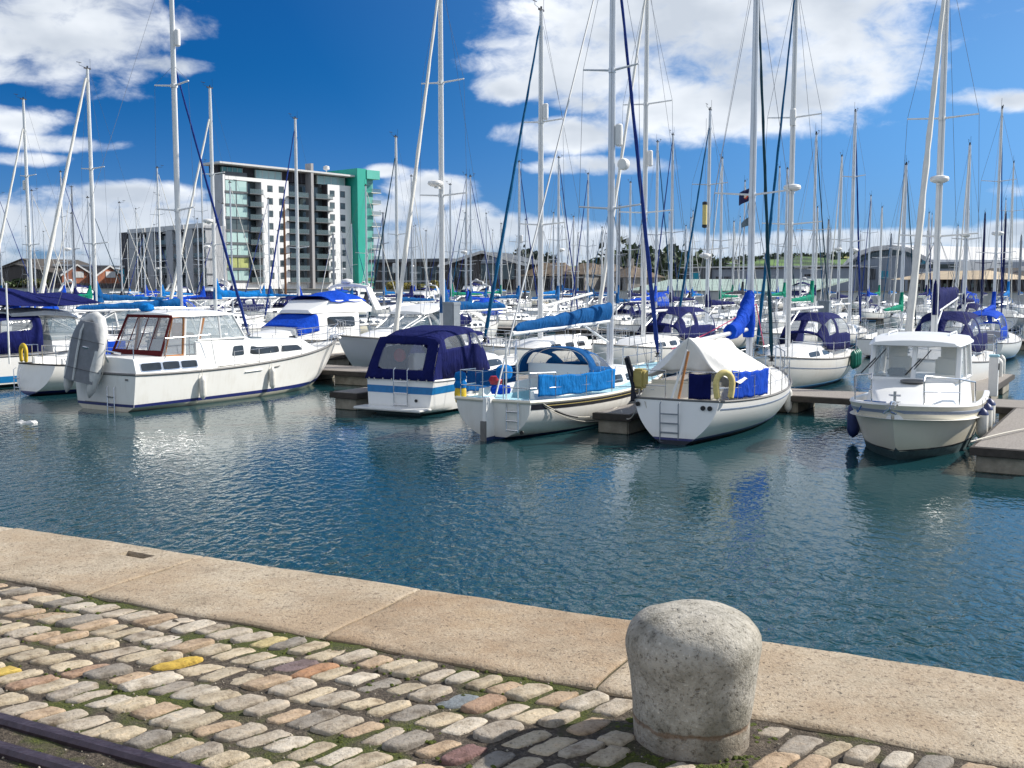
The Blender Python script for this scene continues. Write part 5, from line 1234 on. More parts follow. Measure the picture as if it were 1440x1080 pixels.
# flags under the spreader
for i, (dz, m1, lb) in enumerate(((0, 'navyflag', 'small navy flag with a red and yellow emblem below the mast spreader'), (-.75, 'greyflag', 'small faded grey pennant below the navy flag'))):
    if m1 not in M: M['navyflag'] = simple('navy_flag_cloth', (.012, .014, .07), .8); M['greyflag'] = simple('faded_flag_cloth', (.12, .17, .20), .8); M['emblem'] = simple('red_flag_emblem', (.55, .06, .04), .8); M['emblemy'] = simple('pale_flag_emblem', (.75, .55, .35), .8)
    t = empty('signal_flag', P(1056, 272, 30.9)+Vector((0, 0, dz)), R(-20), lb, 'flag', 'flags on the tent-covered yacht'); wd_, hh = (.34, .36) if i == 0 else (.26, .28)
    mb = MB(); mb.grid(lambda u, v: Vector((-wd_*u, .05*sin(u*7), hh*(v-.5)*(1-(.5*u if i else 0))-.16*u)), 12, 6); fo = mb.build('cloth', M[m1], t, solid=.004)
    mb = MB(); mb.tube([(0.01, 0, .55 if i == 0 else .45), (0.01, 0, -.4)], .006, 4); mb.build('halyard', M['rope'], t)
    if i == 0:
        for sc_, mm, o_ in ((.10, 'emblem', .010), (.055, 'emblemy', .016)):
            for s_ in (-1, 1):
                mb = MB(); mb.slab([(-wd_*.5+sc_*cos(a), .05*sin(3.5)+s_*o_, -.08+sc_*.9*sin(a)) for a in [2*pi*k/6 for k in range(6)]], .002); mb.build('emblem', M[mm], fo)
# ------------------------------------------------------------------ wheelhouse boat, bow towards the quay
HG = 29+180; dG = Vector((sin(R(29)), cos(R(29)), 0)); LG = 6.7
bowG = W(1256, 652).xy.to_3d(); pG = bowG+dG*(LG-.38)
TG = Matrix.Translation(pG) @ Matrix.Rotation(heading(HG), 4, 'Z')
GB = empty('fishing_boat', pG, heading(HG), 'cream and white wheelhouse motor boat with its bow towards the quay', 'motor boat')
h = vee(LG, 2.75, (1.0, 1.02, 1.24), draft=.5, zk0=-.3, tb=.9, paint=.20, ts=.66, stemp=1.15, bp=2.9, chine=(.28, .76), bulge=.03, flare=1.0, wide=.45)
hl = h.mesh(30, 3, 10).build('hull', [M['cream'], M['anti_teal']], GB, weld=True)
h.band(.02, .992, lambda t: h.zs(t)-.16, lambda t: h.zs(t)-.10, .012).build('rubbing_strake', M['grey_stripe'], hl)
h.band(.02, .90, lambda t: .205, lambda t: .235, .005).build('boot_stripe', M['black_stripe'], hl)
# bulwark: inner skin and cap, deck sunk inside
mb = MB(); loops = []
for i in range(25):
    t = .03+.955*i/24
    row = []
    for s_ in (-1, 1):
        p = h.sheer(t, s_); row.append((p, s_))
    loops.append(row)
for k in (0, 1):
    lp = []
    for row in loops:
        p, s_ = row[k]; inn = min(abs(p.y)*.6, .12); lp.append([p, p+Vector((0, -s_*.02, .04)), p+Vector((0, -s_*inn, .045)), p+Vector((-.02, -s_*(inn+.02), .0)), p+Vector((-.05, -s_*min(abs(p.y)*.7, inn+.05), -.30))])
    mb.loft(lp, closed=False)
mb.build('bulwark', M['gel2'], GB)
h.deck((.03, .42, 1.05, .5), .02, .28).build('deck', M['deck'], GB)
cG = Cab([(2.15, 1.05, .98, .9, 1.56, .03), (4.05, 1.02, .90, .95, 1.54, .05), (5.0, .84, .70, 1.0, 1.40, .05), (5.9, .52, .38, 1.02, 1.10, .03)], .09)
oc = cG.mesh(4).build('foredeck_cabin', M['gel2'], GB)
mb = MB(); mb.lathe([(.01, .0), (.26, .0), (.26, .035), (.22, .05), (.01, .05)], 20, (4.45, .05, 1.535)); hh_ = mb.build('deck_hatch', M['greyrub'], GB)

# wheelhouse frame and panes
zb_, zt_ = 1.55, 2.34
fb_ = [Vector((4.02, -.92, zb_)), Vector((4.14, 0, zb_)), Vector((4.02, .92, zb_))]; ft_ = [Vector((3.72, -.90, zt_)), Vector((3.82, 0, zt_)), Vector((3.72, .90, zt_))]
fr = MB()
for a, b_, r_ in ((fb_[0], ft_[0], .06), (fb_[1], ft_[1], .055), (fb_[2], ft_[2], .06)): fr.tube([a, b_], r_, 8, flat=.6)
fr.tube(fb_, .05, 8); fr.tube(ft_, .06, 8)
for s_ in (-1, 1):
    fr.tube([(2.2, s_*.98, zb_), (2.25, s_*.92, zt_)], .06, 8); fr.tube([(3.05, s_*.97, zb_), (3.05, s_*.92, zt_)], .04, 6)
    fr.tube([(2.2, s_*.98, zb_), (4.02, s_*.92, zb_)], .045, 6)
fr.build('wheelhouse_frame', M['gel2'], GB)
pn = [[fb_[0], fb_[1], ft_[1], ft_[0]], [fb_[1], fb_[2], ft_[2], ft_[1]]]
for s_ in (-1, 1):
    pn += [[Vector((2.22, s_*.98, zb_)), Vector((3.05, s_*.97, zb_)), Vector((3.05, s_*.92, zt_)), Vector((2.26, s_*.92, zt_))], [Vector((3.05, s_*.97, zb_)), Vector((4.0, s_*.92, zb_)), Vector((3.72, s_*.90, zt_)), Vector((3.05, s_*.92, zt_))]]
for p_ in pn: mb = MB(); mb.slab(p_, .008); mb.build('wheelhouse_window', M['pale_glass'], GB, smooth=False)
rt = Cab([(1.85, 1.0, .93, 2.36, 2.46, .05), (2.5, 1.06, .99, 2.35, 2.50, .07), (3.6, 1.04, .97, 2.34, 2.48, .07), (4.08, .96, .86, 2.31, 2.38, .05)], .06); ro = rt.mesh(4).build('roof', M['gel2'], GB)
mb = MB()
for s_ in (-1, 1): mb.tube([(2.2, s_*.66, 2.52), (2.3, s_*.66, 2.58), (3.4, s_*.66, 2.57), (3.5, s_*.66, 2.51)], .018, 6)
mb.build('roof_rail', M['whitemast'], ro)
for y in (-.62, .34):
    mb = MB(); mb.tube([(3.93, y, 2.22), (4.07, y-.33*1, 1.78)], .012, 5); mb.tube([(3.99, y-.2, 2.02), (4.10, y-.5, 1.66)], .016, 5); mb.build('wiper', M['blackp'], GB)
mb = MB(); mb.box((3.6, 0, 1.50), (.7, 1.7, .12)); mb.box((3.4, -.45, 1.66), (.25, .4, .2)); mb.build('dashboard', M['dark'], GB, bevel=.04)
mb = MB()
for y in (-.5, .5): mb.box((2.7, y, 1.35), (.45, .5, .12)); mb.box((2.48, y, 1.68), (.1, .5, .6))
mb.build('helm_seat', M['cream'], GB, bevel=.05)
mb = MB()
for y in (-.62, .55): mb.box((2.24, y, 1.9), (.05, .42, .86))
mb.build('aft_bulkhead', M['cream'], GB)
# bow rail: two hoops open in the middle, samson post, anchor roller
mb = MB()
for s_ in (-1, 1):
    a = h.sheer(.58, s_, .03, .08); b_ = h.sheer(.90, s_, .03, .09); top = [a, a+Vector((.15, 0, .48)), h.sheer(.74, s_, .58, .10), b_+Vector((0, 0, .60)), b_+Vector((.12, 0, .5)), b_]
    mb.tube(top, .018, 7); c_ = h.sheer(.74, s_, .03, .09); mb.tube([c_, h.sheer(.74, s_, .58, .10)], .016, 6)
    mb.tube([h.sheer(.74, s_, .30, .09), b_+Vector((.1, 0, .28))], .012, 6)
mb.build('bow_rail', M['steel'], GB)
mb = MB(); mb.box((LG-.15, 0, 1.24), (.75, .17, .07)); mb.tube([(LG-.35, 0, 1.28), (LG+.10, 0, 1.32), (LG+.24, 0, 1.20), (LG+.20, -.12, 1.10), (LG+.1, .0, 1.12), (LG+.2, .12, 1.10)], .022, 6); mb.tube([(LG-.30, 0, 1.22), (LG-.30, 0, 1.50)], .03, 8); mb.tube([(LG-.30, -.12, 1.42), (LG-.30, .12, 1.42)], .022, 6); mb.build('anchor_gear', M['steel'], GB)
mb = MB(); mb.tube([h.sheer(.97, -1, .06, .05), h.sheer(.85, -1, .05, .1), h.sheer(.85, -1, -.2, -.03), uv(0, 0)*0+h.pt(.5, .9, -1, .06)], .014, 6); mb.build('bow_line', M['bluerope'], GB)
for t, z, lb, m_ in ((.50, .62, 'white fender with navy end on the pontoon side of the wheelhouse boat, nearest the quay', -1), (.40, .66, 'white fender with navy end on the pontoon side of the wheelhouse boat, middle one', -1), (.30, .70, 'white fender with navy end on the pontoon side of the wheelhouse boat, farthest one', -1)):
    p = h.pt(t, z, 1, .14); fender(TG@p, .58, .125, 'fender', lb, TG@h.sheer(t, 1, .08), tip='fenderblue')
p = h.pt(.52, .55, -1, .16); fender(TG@p, .72, .145, 'fenderblue', 'navy blue fender hanging on the left side of the wheelhouse boat', TG@h.sheer(.52, -1, .06))
# service post and ropes on the walkway
t = empty('service_pedestal', uv(-4.0+.3, 30.6, .52)*0+P(1396, 557, 30.2), VRZ, 'white service post with a pale blue top standing on the walkway behind the wheelhouse boat', 'service post')
mb = MB(); mb.box((0, 0, .56), (.22, .24, 1.12)); mb.build('post', M['plastic'], t, bevel=.02); mb = MB(); mb.box((0, 0, 1.15), (.25, .27, .07)); mb.build('cap', M['deckblue'], t, bevel=.02)
mb = MB(); mb.box((0, -.13, .85), (.12, .03, .18)); mb.build('socket_panel', M['blackp'], t)
line(uv(-3.0, 22.7, .56), uv(-2.2, 25.5, .56), -.02, 'rope', 'pale rope lying along the finger pontoon by the wheelhouse boat', .016)
mb = MB(); mb.box((0, 0, .03), (.22, .05, .05)); mb.box((-.05, 0, 0), (.04, .05, .06)); mb.box((.05, 0, 0), (.04, .05, .06)); cl = mb.build('mooring_cleat', M['steel'], bevel=.01); cl.location = uv(-2.95, 23.0, .55); cl.rotation_euler = (0, 0, VRZ); tag(cl, 'metal mooring cleat on the edge of the finger pontoon beside the wheelhouse boat', 'cleat')
# floating scrap
mb = MB(); rnd = random.Random(4)
mb.grid(lambda u, v: Vector((.55*(u-.5), .22*(v-.5), .05+.07*sin(u*9+v*5)*sin(v*7)-.25*((u-.5)**2+(v-.5)**2))), 14, 8); o = mb.build('floating_scrap', M['plastic'], solid=.004); o.location = W(38, 595); tag(o, 'crumpled white scrap floating in front of the grey-sterned yacht', 'plastic bag')
# ------------------------------------------------------------------ motor cruisers of the second row
def cruiser(label, pos, hd, L=9.5, B=3.1, kind='sport', hull='gel2', anti='anti_navy', stripe=None, cover='royal', group=None, anchor='bow', name='motor_cruiser', hi=True, arch=True, tentm=None, stripez=(.35, .2), rails=True):
    d = Vector((sin(R(hd)), cos(R(hd)), 0)); p = Vector((pos[0], pos[1], 0)); p = p-d*L if anchor == 'bow' else p
    root = empty(name, p, heading(hd), label, 'motor cruiser', group)
    h = vee(L, B, (1.15, 1.2, 1.62), draft=.5, zk0=-.35, tb=.92, paint=.12, ts=.6, stemp=1.6, bp=2.6, chine=(.3, .9), flare=.9)
    hl = h.mesh(24 if hi else 12, 3 if hi else 2, 8 if hi else 5).build('hull', [M[hull], M[anti]], root, weld=True)
    h.rail(.035, N=24 if hi else 12).build('rubbing_strake', M['greyrub'], root)
    if stripe: h.band(.01, .97, lambda t: h.zs(t)-stripez[0], lambda t: h.zs(t)-stripez[1], .006, transom=True, N=20).build('side_stripe', M[stripe], hl)
    h.deck((.03, .30, 1.1, .5), .06, N=20 if hi else 10).build('deck', M['deck'], root)
    k = L/9.5; w_ = B/2
    tr = Cab([(3.6*k, w_*.80, w_*.74, 1.1, 1.78, .06), (5.6*k, w_*.76, w_*.66, 1.2, 1.78, .07), (7.4*k, w_*.50, w_*.38, 1.3, 1.58, .06), (8.2*k, w_*.26, w_*.16, 1.42, 1.46, .03)], .1)
    ot = tr.mesh(4 if hi else 2).build('trunk_cabin', M['gel2'], root)
    for vv in ((.10, .24), (.90, .76)):
        window(tr, ot, (4.6*k, 5.6*k), vv, None, M['winglass'], rd=.3); window(tr, ot, (5.9*k, 6.6*k), vv, None, M['winglass'], rd=.3)
    if kind == 'fly':
        sal = Cab([(2.6*k, w_*.80, w_*.74, 1.15, 2.50, .04), (4.5*k, w_*.80, w_*.72, 1.2, 2.52, .05), (5.05*k, w_*.78, w_*.70, 1.2, 2.46, .05), (6.3*k, w_*.70, w_*.60, 1.25, 1.80, .04)], .08)
        os_ = sal.mesh(4).build('saloon', M['gel2'], root)
        for vv in ((.17, .31), (.83, .69)): window(sal, os_, (2.9*k, 4.6*k), vv, None, M['winglass'], rd=.2)
        # blue cover over the windscreen
        wc = sal.panel((5.15*k, 6.22*k), (.16, .84), .03, round_=.12); 
        mb = MB(); mb.grid(lambda u, v: sal.surf((5.12+1.12*u)*k, .14+.72*v)+sal.n((5.12+1.12*u)*k, .14+.72*v)*.035, 8, 24); mb.build('windscreen_cover', M[cover], os_, solid=.012)
        fb = Cab([(1.5*k, w_*.72, w_*.74, 2.50, 2.66, .02), (2.4*k, w_*.74, w_*.76, 2.52, 3.16, .02), (4.4*k, w_*.72, w_*.70, 2.52, 3.12, .02), (5.3*k, w_*.6, w_*.5, 2.50, 2.66, .02)], .06)
        of = fb.mesh(4).build('flybridge', M['gel2'], root)
        mb = MB()
        def fcv(u, v):
            x = (2.1+2.3*u)*k; z = 3.16+.38*sin(pi*v)**.8*(.55+.5*sin(pi*min(1, u*1.3)))+.05*sin(u*15)*sin(v*9); return Vector((x, w_*.76*(2*v-1), z-.12*(abs(2*v-1)**4)))
        mb.grid(fcv, 20, 16); mb.build('flybridge_cover', M[cover], of, solid=.012)
    else:
        ws = Cab([(3.5*k, w_*.78, w_*.70, 1.6, 2.42, .05), (4.6*k, w_*.77, w_*.66, 1.62, 2.48, .07), (5.0*k, w_*.74, w_*.60, 1.64, 2.36, .06), (6.4*k, w_*.56, w_*.46, 1.66, 1.72, .04)], .08)
        ow = ws.mesh(5).build('windscreen', M['tinted'], root)
        mb = MB()
        for v in (.02, .34, .42, .5, .58, .66, .98): mb.tube([ws.surf(x*k, v)+Vector((0, 0, .005)) for x in (5.0, 5.5, 6.0, 6.35)], .03, 6)
        mb.tube([ws.surf(6.3*k, v/20) for v in range(21)], .04, 6); mb.tube([ws.surf(4.95*k, v/20)+Vector((0, 0, .01)) for v in range(21)], .045, 6); mb.build('windscreen_frame', M['gel2'], ow)
        ht = Cab([(1.9*k, w_*.72, w_*.66, 2.50, 2.62, .06), (3.4*k, w_*.76, w_*.70, 2.52, 2.70, .10), (4.6*k, w_*.72, w_*.64, 2.46, 2.62, .10), (5.2*k, w_*.62, w_*.52, 2.34, 2.42, .06)], .05); oh = ht.mesh(4).build('hardtop', M['gel2'], root)
        if tentm:
            hd2 = Hood([(.4*k, w_*.86, 1.2, 1.0, 5, 0), (1.4*k, w_*.88, 1.2, 1.40, 5, 0), (3.1*k, w_*.84, 1.2, 1.42, 5, 0)]); WN = ((.15, .85, .08, .22), (.15, .85, .78, .92))
            o2 = gridh(MB(), hd2.surf, 10, 30, WN).build('cockpit_tent', M[tentm], root, solid=.012)
            for q_ in WN: hd2.pane(*q_).build('window', M['sea_glass'], o2)
    if arch:
        x0, zt = (1.35*k, 3.75) if kind == 'fly' else (1.6*k, 2.78); mb = MB()
        for s_ in (-1, 1):
            if kind == 'fly':
                lp = []
                for j in range(7):
                    a = j/6; x = x0+.25-1.0*(1-a)**1.2*.0+.55*(a-.5); z = 2.6+(zt-2.6)*a; yy = s_*(w_*.78-.18*a); lp.append([Vector((x-.26+.08*a, yy-.05, z)), Vector((x+.26-.08*a, yy-.05, z)), Vector((x+.26-.08*a, yy+.05, z)), Vector((x-.26+.08*a, yy+.05, z))])
                mb.loft(lp)
            else:
                lp = []
                for j in range(11):
                    a = j/10; x = .9*k+3.6*k*a; z = 1.35+1.32*sin(pi*min(1, .06+a*.62))**.75 if a < .75 else 1.35+1.32*sin(pi*(.06+a*.62))**.75; yy = s_*(w_*.86-.10*sin(pi*a)); lp.append([Vector((x, yy-.05, z-.13)), Vector((x+.1, yy-.05, z+.13)), Vector((x+.1, yy+.05, z+.13)), Vector((x, yy+.05, z-.13))])
                mb.loft(lp)
        if kind == 'fly':
            mb.tube([(x0+.5, -(w_*.78-.18), zt), (x0+.7, -w_*.3, zt+.12), (x0+.7, w_*.3, zt+.12), (x0+.5, w_*.78-.18, zt)], .09, 8)
            mb2 = MB(); mb2.lathe([(.02, 0), (.26, .02), (.30, .1), (.26, .2), (.05, .25), (.01, .25)], 18, (x0+.7, 0, zt+.2)); mb2.build('radome', M['plastic'], root)
            mb2 = MB(); mb2.tube([(x0+.4, w_*.5, zt), (x0+.3, w_*.5, zt+2.0)], .012, 5); mb2.build('aerial', M['whitemast'], root)
        mb.build('radar_arch', M['gel2'], root)
    if rails:
        stanchions(h, .42, .88, 6, .58, (.56, .3), .014).build('guard_rail', M['steel'], root); pulpit(h, .86, .62).build('pulpit', M['steel'], root)
    mb = MB(); mb.tube([(L-.5, 0, h.zs(1)+.05), (L+.14, 0, h.zs(1)-.02)], .05, 8); mb.tube([(L+.12, 0, h.zs(1)-.04), (L+.02, -.15, h.zs(1)-.35), (L+.02, .15, h.zs(1)-.35)], .035, 6); mb.build('anchor', M['steel'], root)
    return root, h
cruiser('white flybridge cruiser with bright blue covers and a white radar arch', (-12.3, 44.6), 211, 10.6, 3.4, 'fly')[0].scale = (1, 1, .93)
cruiser('pale grey hulled sport cruiser with arched hardtop and dark windscreen', (-7.0, 42.6), 211, 10.2, 3.3, 'sport', hull='greyhull')
cruiser('white cruiser with blue waterline and navy cockpit tent at the left edge', (-19.7, 37.3), 31, 8.6, 3.0, 'sport', anchor='stern', stripe='blue_stripe', stripez=(.95, .72), tentm='navy', arch=False)
cruiser('white cabin cruiser with bare deck behind the grey-sterned yacht', (-21.5, 46.5), 211, 9., 3.1, 'sport', arch=False)
TC = Matrix.Translation(Vector((-19.7, 37.3, 0))) @ Matrix.Rotation(heading(31), 4, 'Z')
mb = MB(); mb.grid(lambda u, v: Vector((.8+4.4*u, 1.5*(2*v-1), 2.95+.75*(1-abs(2*v-1))**1.2*(1-.55*u)+.05*sin(u*13)*sin(v*11)-.1*sin(pi*u))), 24, 16); o = mb.build('boom_tent', M['navy'], None, solid=.01); o.location = TC.translation; o.rotation_euler = (0, 0, heading(31)); tag(o, 'navy canvas awning slung above the cockpit tent of the leftmost cruiser', 'awning')

# ------------------------------------------------------------------ yachts, each placed by its mast
def mastboat(px, yt, Y, way, thick, label, J=3.8, ybase=430, **kw):
    """px: mast foot column; yt: masthead row (may be above the frame); thick: mast width in photo pixels"""
    ax = (px-720)/F; b = P(px, ybase, Y); top = P(px, yt, Y)
    mx_ = kw.pop('mastx', .58); L = kw.pop('L', J/(1-mx_)*1.0); r = thick*Y/F/2*.95
    kw.setdefault('hi', Y < 50); k = max(.8, min(1.3, L/9.2))
    kw.setdefault('B', 3.0*k); kw.setdefault('fb', (1.0*k, .95*k, 1.28*k)); kw.setdefault('spl', 1.0*k)
    return sailboat(label, (b.x, Y), 31 if way == 'out' else 211, anchor='mast', L=L, mastx=mx_, ztop=top.z, mr=max(.05, r), group=kw.pop('group', None), **kw)
YB, hB, msB = sailboat('white sailing yacht with a grey shaded stern and tall white mast behind the dinghy', (-15.95, 35.0), 31, L=10.2, B=3.1, fb=(1.02, .98, 1.35), tb=.62, trk=.35, zk0=.02, mastx=.64, ztop=15.6, mr=.12, mastm='whitemast', spreads=(.36, .68), spl=1.0, reflector=.80, refl_side=-1,
    gen='furlblue', gr=.065, ff=.73, boom=4.6, boomz=2.75, cover='mid', hm=.42, collar=0, rubm='rubber', cabin=(.36, .74, .58, .44), boot='navy_stripe')
hlB = [o for o in YB.children if o.name.startswith('hull')][0]; ladder(YB, .0, .55, -.1, .9, .3, 3)
TB = YB.matrix_basis.copy(); TB = Matrix.Translation(YB.location) @ Matrix.Rotation(heading(31), 4, 'Z')
horseshoe(TB @ Vector((.12, .35, 1.40)), heading(31)-R(10), 'yellow horseshoe lifebuoy on the stern rail of the grey-sterned yacht', 'yellow', .25)
mb = MB(); mb.tube([(.05, 1.02, 1.0), (.05, 1.02, 3.7)], .03, 8); mb.build('flag_staff', M['whitemast'], YB)
mb = MB(); mb.box((2.2, -.95, 1.45), (1.9, .06, .5)); mb.build('side_cloth', M['royal'], YB)
mastboat(45, 140, 70, 'in', 5.6, 'white yacht with thin mast and white furled sail nearest the left edge', J=3.5, mastm='whitemast', gen='sail', gr=.11, ff=.88, reflector=.62, spreads=(.35, .66), boom=4.4, cover='navy', cseed=5)
mastboat(135, 97, 58, 'in', 6.6, 'white yacht with long white furled headsail and blue boom cover before the brick sheds', J=3.9, mastm='whitemast', gen='sail', gr=.135, ff=.975, spreads=(.33, .62), boom=4.8, cover='mid', cseed=6, boomz=2.7, hm=.5)
mastboat(303, 124, 64, 'in', 6.2, 'white yacht with bright blue boom cover and radome before the four-storey flats', J=3.9, mastm='whitemast', gen='sail', gr=.10, ff=.88, spreads=(.34, .64), radome=.44, radar_side=1, boom=5.0, cover='sky', boomz=2.8, hm=.62, cseed=7)
mastboat(420, 167, 75, 'in', 5.6, 'white yacht with a dark furled sail in front of the tall white flats', J=3.5, mastm='whitemast', gen='furlblue', gr=.07, ff=.95, spreads=(.36,), boom=4.4, cover='royal')
mastboat(402, 282, 118, 'in', 4., 'small yacht with a varnished wooden mast in front of the tall white flats', J=3.2, mastm='tan', spreads=(.5,), boom=4., cover=None, L=8)
mastboat(107, 263, 120, 'in', 3.4, 'distant grey-masted yacht in front of the brick sheds', J=3.4, mastm='greymast', gen='sail', gr=.07, ff=.95, boom=4., cover=None)
mastboat(559, 193, 70, 'in', 5.2, 'white yacht with dark furled headsail right of the green tower', J=3.2, mastm='whitemast', gen='darkgreenfurl' if False else 'furlgreen', gr=.06, ff=.9, boom=4.2, cover='mid', reflector=.3)
mastboat(580, 248, 95, 'out', 3.2, 'thin-masted yacht in front of the long dark building, with a furled white headsail', J=3.2, gen='sail', gr=.05, boom=4., cover='navy')
mastboat(634, 260, 92, 'in', 3.6, 'yacht with green boom cover in front of the dark gabled building', J=3.2, boom=5., cover='greenc', boomz=2.6)
mastboat(622, -40, 43.4, 'in', 8.6, 'white yacht with thick white mast and radome just behind the navy canopied boat', J=3.4, ybase=470, mastm='whitemast', gen='sail', gr=.105, ff=.955, spreads=(.41, .71), spl=1.15, radome=.44, radar_side=1, boom=4.9, cover='mid', boomz=2.55, hm=.5, ha=.3, collar=1.0, cseed=9, hood='navy')
mastboat(760, 15, 42.6, 'in', 8.4, 'white yacht with petrol blue furled headsail and a bare white boom', J=4.3, ybase=450, mastm='whitemast', gen='furlteal', gr=.075, ff=.965, spreads=(.36, .67), spl=1.0, reflector=.70, refl_side=1, boom=4.4, boomz=2.75, cover=None, drop=-.5, boomm='whitemast')
mastboat(905, -30, 43, 'in', 7.4, 'white yacht with white furled headsail and bare boom behind the blue furled sail', J=4.5, ybase=450, mastm='whitemast', gen='sail', gr=.085, ff=.97, spreads=(.36, .66), reflector=.51, refl_side=1, boom=4.6, boomz=2.55, cover=None, bim='navy')
YH, hH, msH = mastboat(1108, -25, 38.2, 'in', 7.8, 'white yacht with navy sprayhood and tent and a row of green fenders', J=3.6, ybase=470, mastm='whitemast', gen='furlteal', gr=.06, ff=.985, spreads=(.35, .64), spl=1.05, reflector=.64, refl_side=0, radome=.45, radar_side=-.2, boom=4.4, boomz=2.75, cover=None, L=9.6, mastx=.625, hood=None, bim='navy', ncab=2, stripe='grey_stripe', stripez=(.36, .33))
YR, hR, msR = mastboat(1313, -60, 35.9, 'in', 9.4, 'white yacht with thick white furled headsail, radome and navy boom cover behind the wheelhouse boat', J=4.7, ybase=480, mastm='whitemast', gen='sail', gr=.125, ff=.985, spreads=(.30, .60), spl=1.2, radome=.445, radar_side=.1, boom=4.6, boomz=2.7, cover='navy', hm=.9, ha=.45, drop=-.45, collar=1.1, cseed=4, bim='navy', L=10.6, mastx=.56)
mastboat(1195, 157, 65, 'out', 5.4, 'white yacht with a navy furled headsail left of the arched hall', J=3.0, gen='furlblue', gr=.07, ff=.96, spreads=(.4, .7), radome=.36, boom=4.2, cover=None)
mastboat(994, 155, 58, 'in', 5.6, 'white yacht with bright blue furled headsail and a radome left of the flags', J=4.3, gen='furlteal', gr=.07, ff=.93, spreads=(.36, .66), radome=.33, boom=4.4, cover='navy', refl_side=1)
mastboat(943, 190, 72, 'in', 4.6, 'yacht with slim silver mast and navy boom cover near the blue furled sail', J=3.4, gen='furlblue', gr=.05, boom=4.3, cover='navy')
mastboat(922, 200, 76, 'out', 4.6, 'yacht with dark blue furled sail and silver mast above the green market roof', J=3.4, gen='furlteal', gr=.055, boom=4.3, cover='royal', mastm='alu')
mastboat(885, 257, 98, 'in', 3.8, 'yacht with a white radar reflector on its mast in front of the stone house', J=3.3, reflector=.55, boom=4.2, cover='navy')
mastboat(1012, 223, 84, 'in', 4.2, 'yacht with a furled white headsail behind the flags', J=3.4, gen='sail', gr=.06, boom=4.2, cover='greenc', boomz=2.5)
mastboat(1103, 238, 82, 'out', 4.0, 'yacht with green boom cover behind the mast of the navy-tented yacht', J=3.2, gen='furlgreen', gr=.05, boom=4.3, cover='greenc', boomz=2.7)
mastboat(1178, 220, 86, 'in', 4.4, 'silver-masted yacht with a radome left of the navy furled sail', J=3.2, radome=.42, boom=4.2, cover='navy', gen='sail', gr=.06)
mastboat(1267, 232, 84, 'in', 4.6, 'silver-masted yacht with white cloth lowered on its boom before the arched hall', J=3.4, gen='sail', gr=.10, boom=4.2, cover='sail', hm=.6, boomz=2.3)
mastboat(1355, 204, 66, 'in', 5.4, 'silver-masted yacht with a radome right of the thick furled headsail', J=3.4, radome=.5, boom=4.2, cover='navy', gen='sail', gr=.06, bim='navy')
mastboat(1380, 300, 110, 'in', 3.4, 'small yacht with a navy wrapped mast, second from the right edge', J=3., mastm='navy', boom=3.8, cover='navy')
mastboat(1409, 300, 104, 'out', 3.4, 'small yacht with a navy wrapped mast nearest the right edge', J=3., mastm='navy', boom=3.8, cover='navy')
mastboat(1092, 236, 90, 'in', 3.2, 'slim-masted yacht close to the left of the green boom cover', J=3.2, boom=4., cover='royal')
mastboat(826, 245, 96, 'in', 3.6, 'yacht with silver mast and dark blue furled sail in front of the brown-roofed houses', J=3.3, gen='furlblue', gr=.06, boom=4.2, cover='mid')
mastboat(785, 222, 84, 'out', 4.0, 'yacht with radome and dark furled sail between the houses and the petrol blue sail', J=3.5, gen='furlblue', gr=.06, radome=.42, boom=4.2, cover='mid')
mastboat(730, 228, 86, 'out', 4.0, 'yacht with radar reflector and dark blue furled sail in front of the gabled building', J=3.4, gen='furlblue', gr=.06, reflector=.5, boom=4.2, cover='mid')
for i, (px_, yt_, Y_, wy, lb) in enumerate(((778, 300, 125, 'in', 'distant yacht behind the petrol blue furled sail, shorter mast'), (806, 305, 128, 'in', 'distant yacht in front of the brown roofs, mast ending at the cloud base'), (870, 290, 122, 'out', 'distant yacht just left of the stone house chimney'), (963, 318, 130, 'in', 'distant yacht in front of the green field'), (1030, 312, 126, 'out', 'distant yacht behind the royal blue mast collar'), (1058, 300, 120, 'in', 'distant yacht in front of the long grey shed'), (1125, 325, 128, 'in', 'distant yacht right of the green boom covers'), (1146, 292, 112, 'out', 'distant yacht above the grey square pile'), (1162, 310, 122, 'in', 'distant yacht left of the silver masts by the arched hall'), (1220, 276, 104, 'in', 'distant yacht in front of the left side of the arched hall'), (1236, 292, 112, 'out', 'distant yacht in front of the middle of the arched hall'), (1250, 330, 126, 'in', 'distant yacht with a low mast in front of the teal panels'), (1343, 318, 118, 'in', 'distant yacht in front of the beige-roofed pavilion'), (1302, 300, 108, 'out', 'distant yacht hidden behind the thick furled headsail'), (1432, 332, 118, 'in', 'distant yacht against the right edge'), (655, 300, 118, 'in', 'distant yacht in front of the dark gabled building, left of the white fascia'), (705, 315, 126, 'out', 'distant yacht in front of the dark gabled building, under its ridge'), (540, 300, 118, 'in', 'distant yacht right of the green balconies'), (600, 325, 128, 'in', 'distant yacht in front of the flat-roofed dark building'), (846, 320, 126, 'in', 'distant yacht behind the tall mast with two radar reflectors'), (470, 330, 128, 'in', 'distant yacht at the foot of the tall white flats'), (205, 330, 126, 'in', 'distant yacht at the foot of the four-storey flats'))):
    mastboat(px_, yt_, Y_, wy, 2.8+.5*(i % 3), lb, J=2.9+.2*(i % 4), boom=3.9, cover=[None, 'navy', 'mid', 'royal', 'greenc', 'sky'][i % 6], gen=['sail', 'furlblue', None, 'furlteal'][i % 4], gr=.055, hood='navy' if i % 3 == 0 else None, mastm=['alu', 'whitemast', 'greymast'][i % 3], spreads=(.38, .68) if i % 2 else (.5,))
TR = Matrix.Translation(YR.location) @ Matrix.Rotation(heading(211), 4, 'Z')
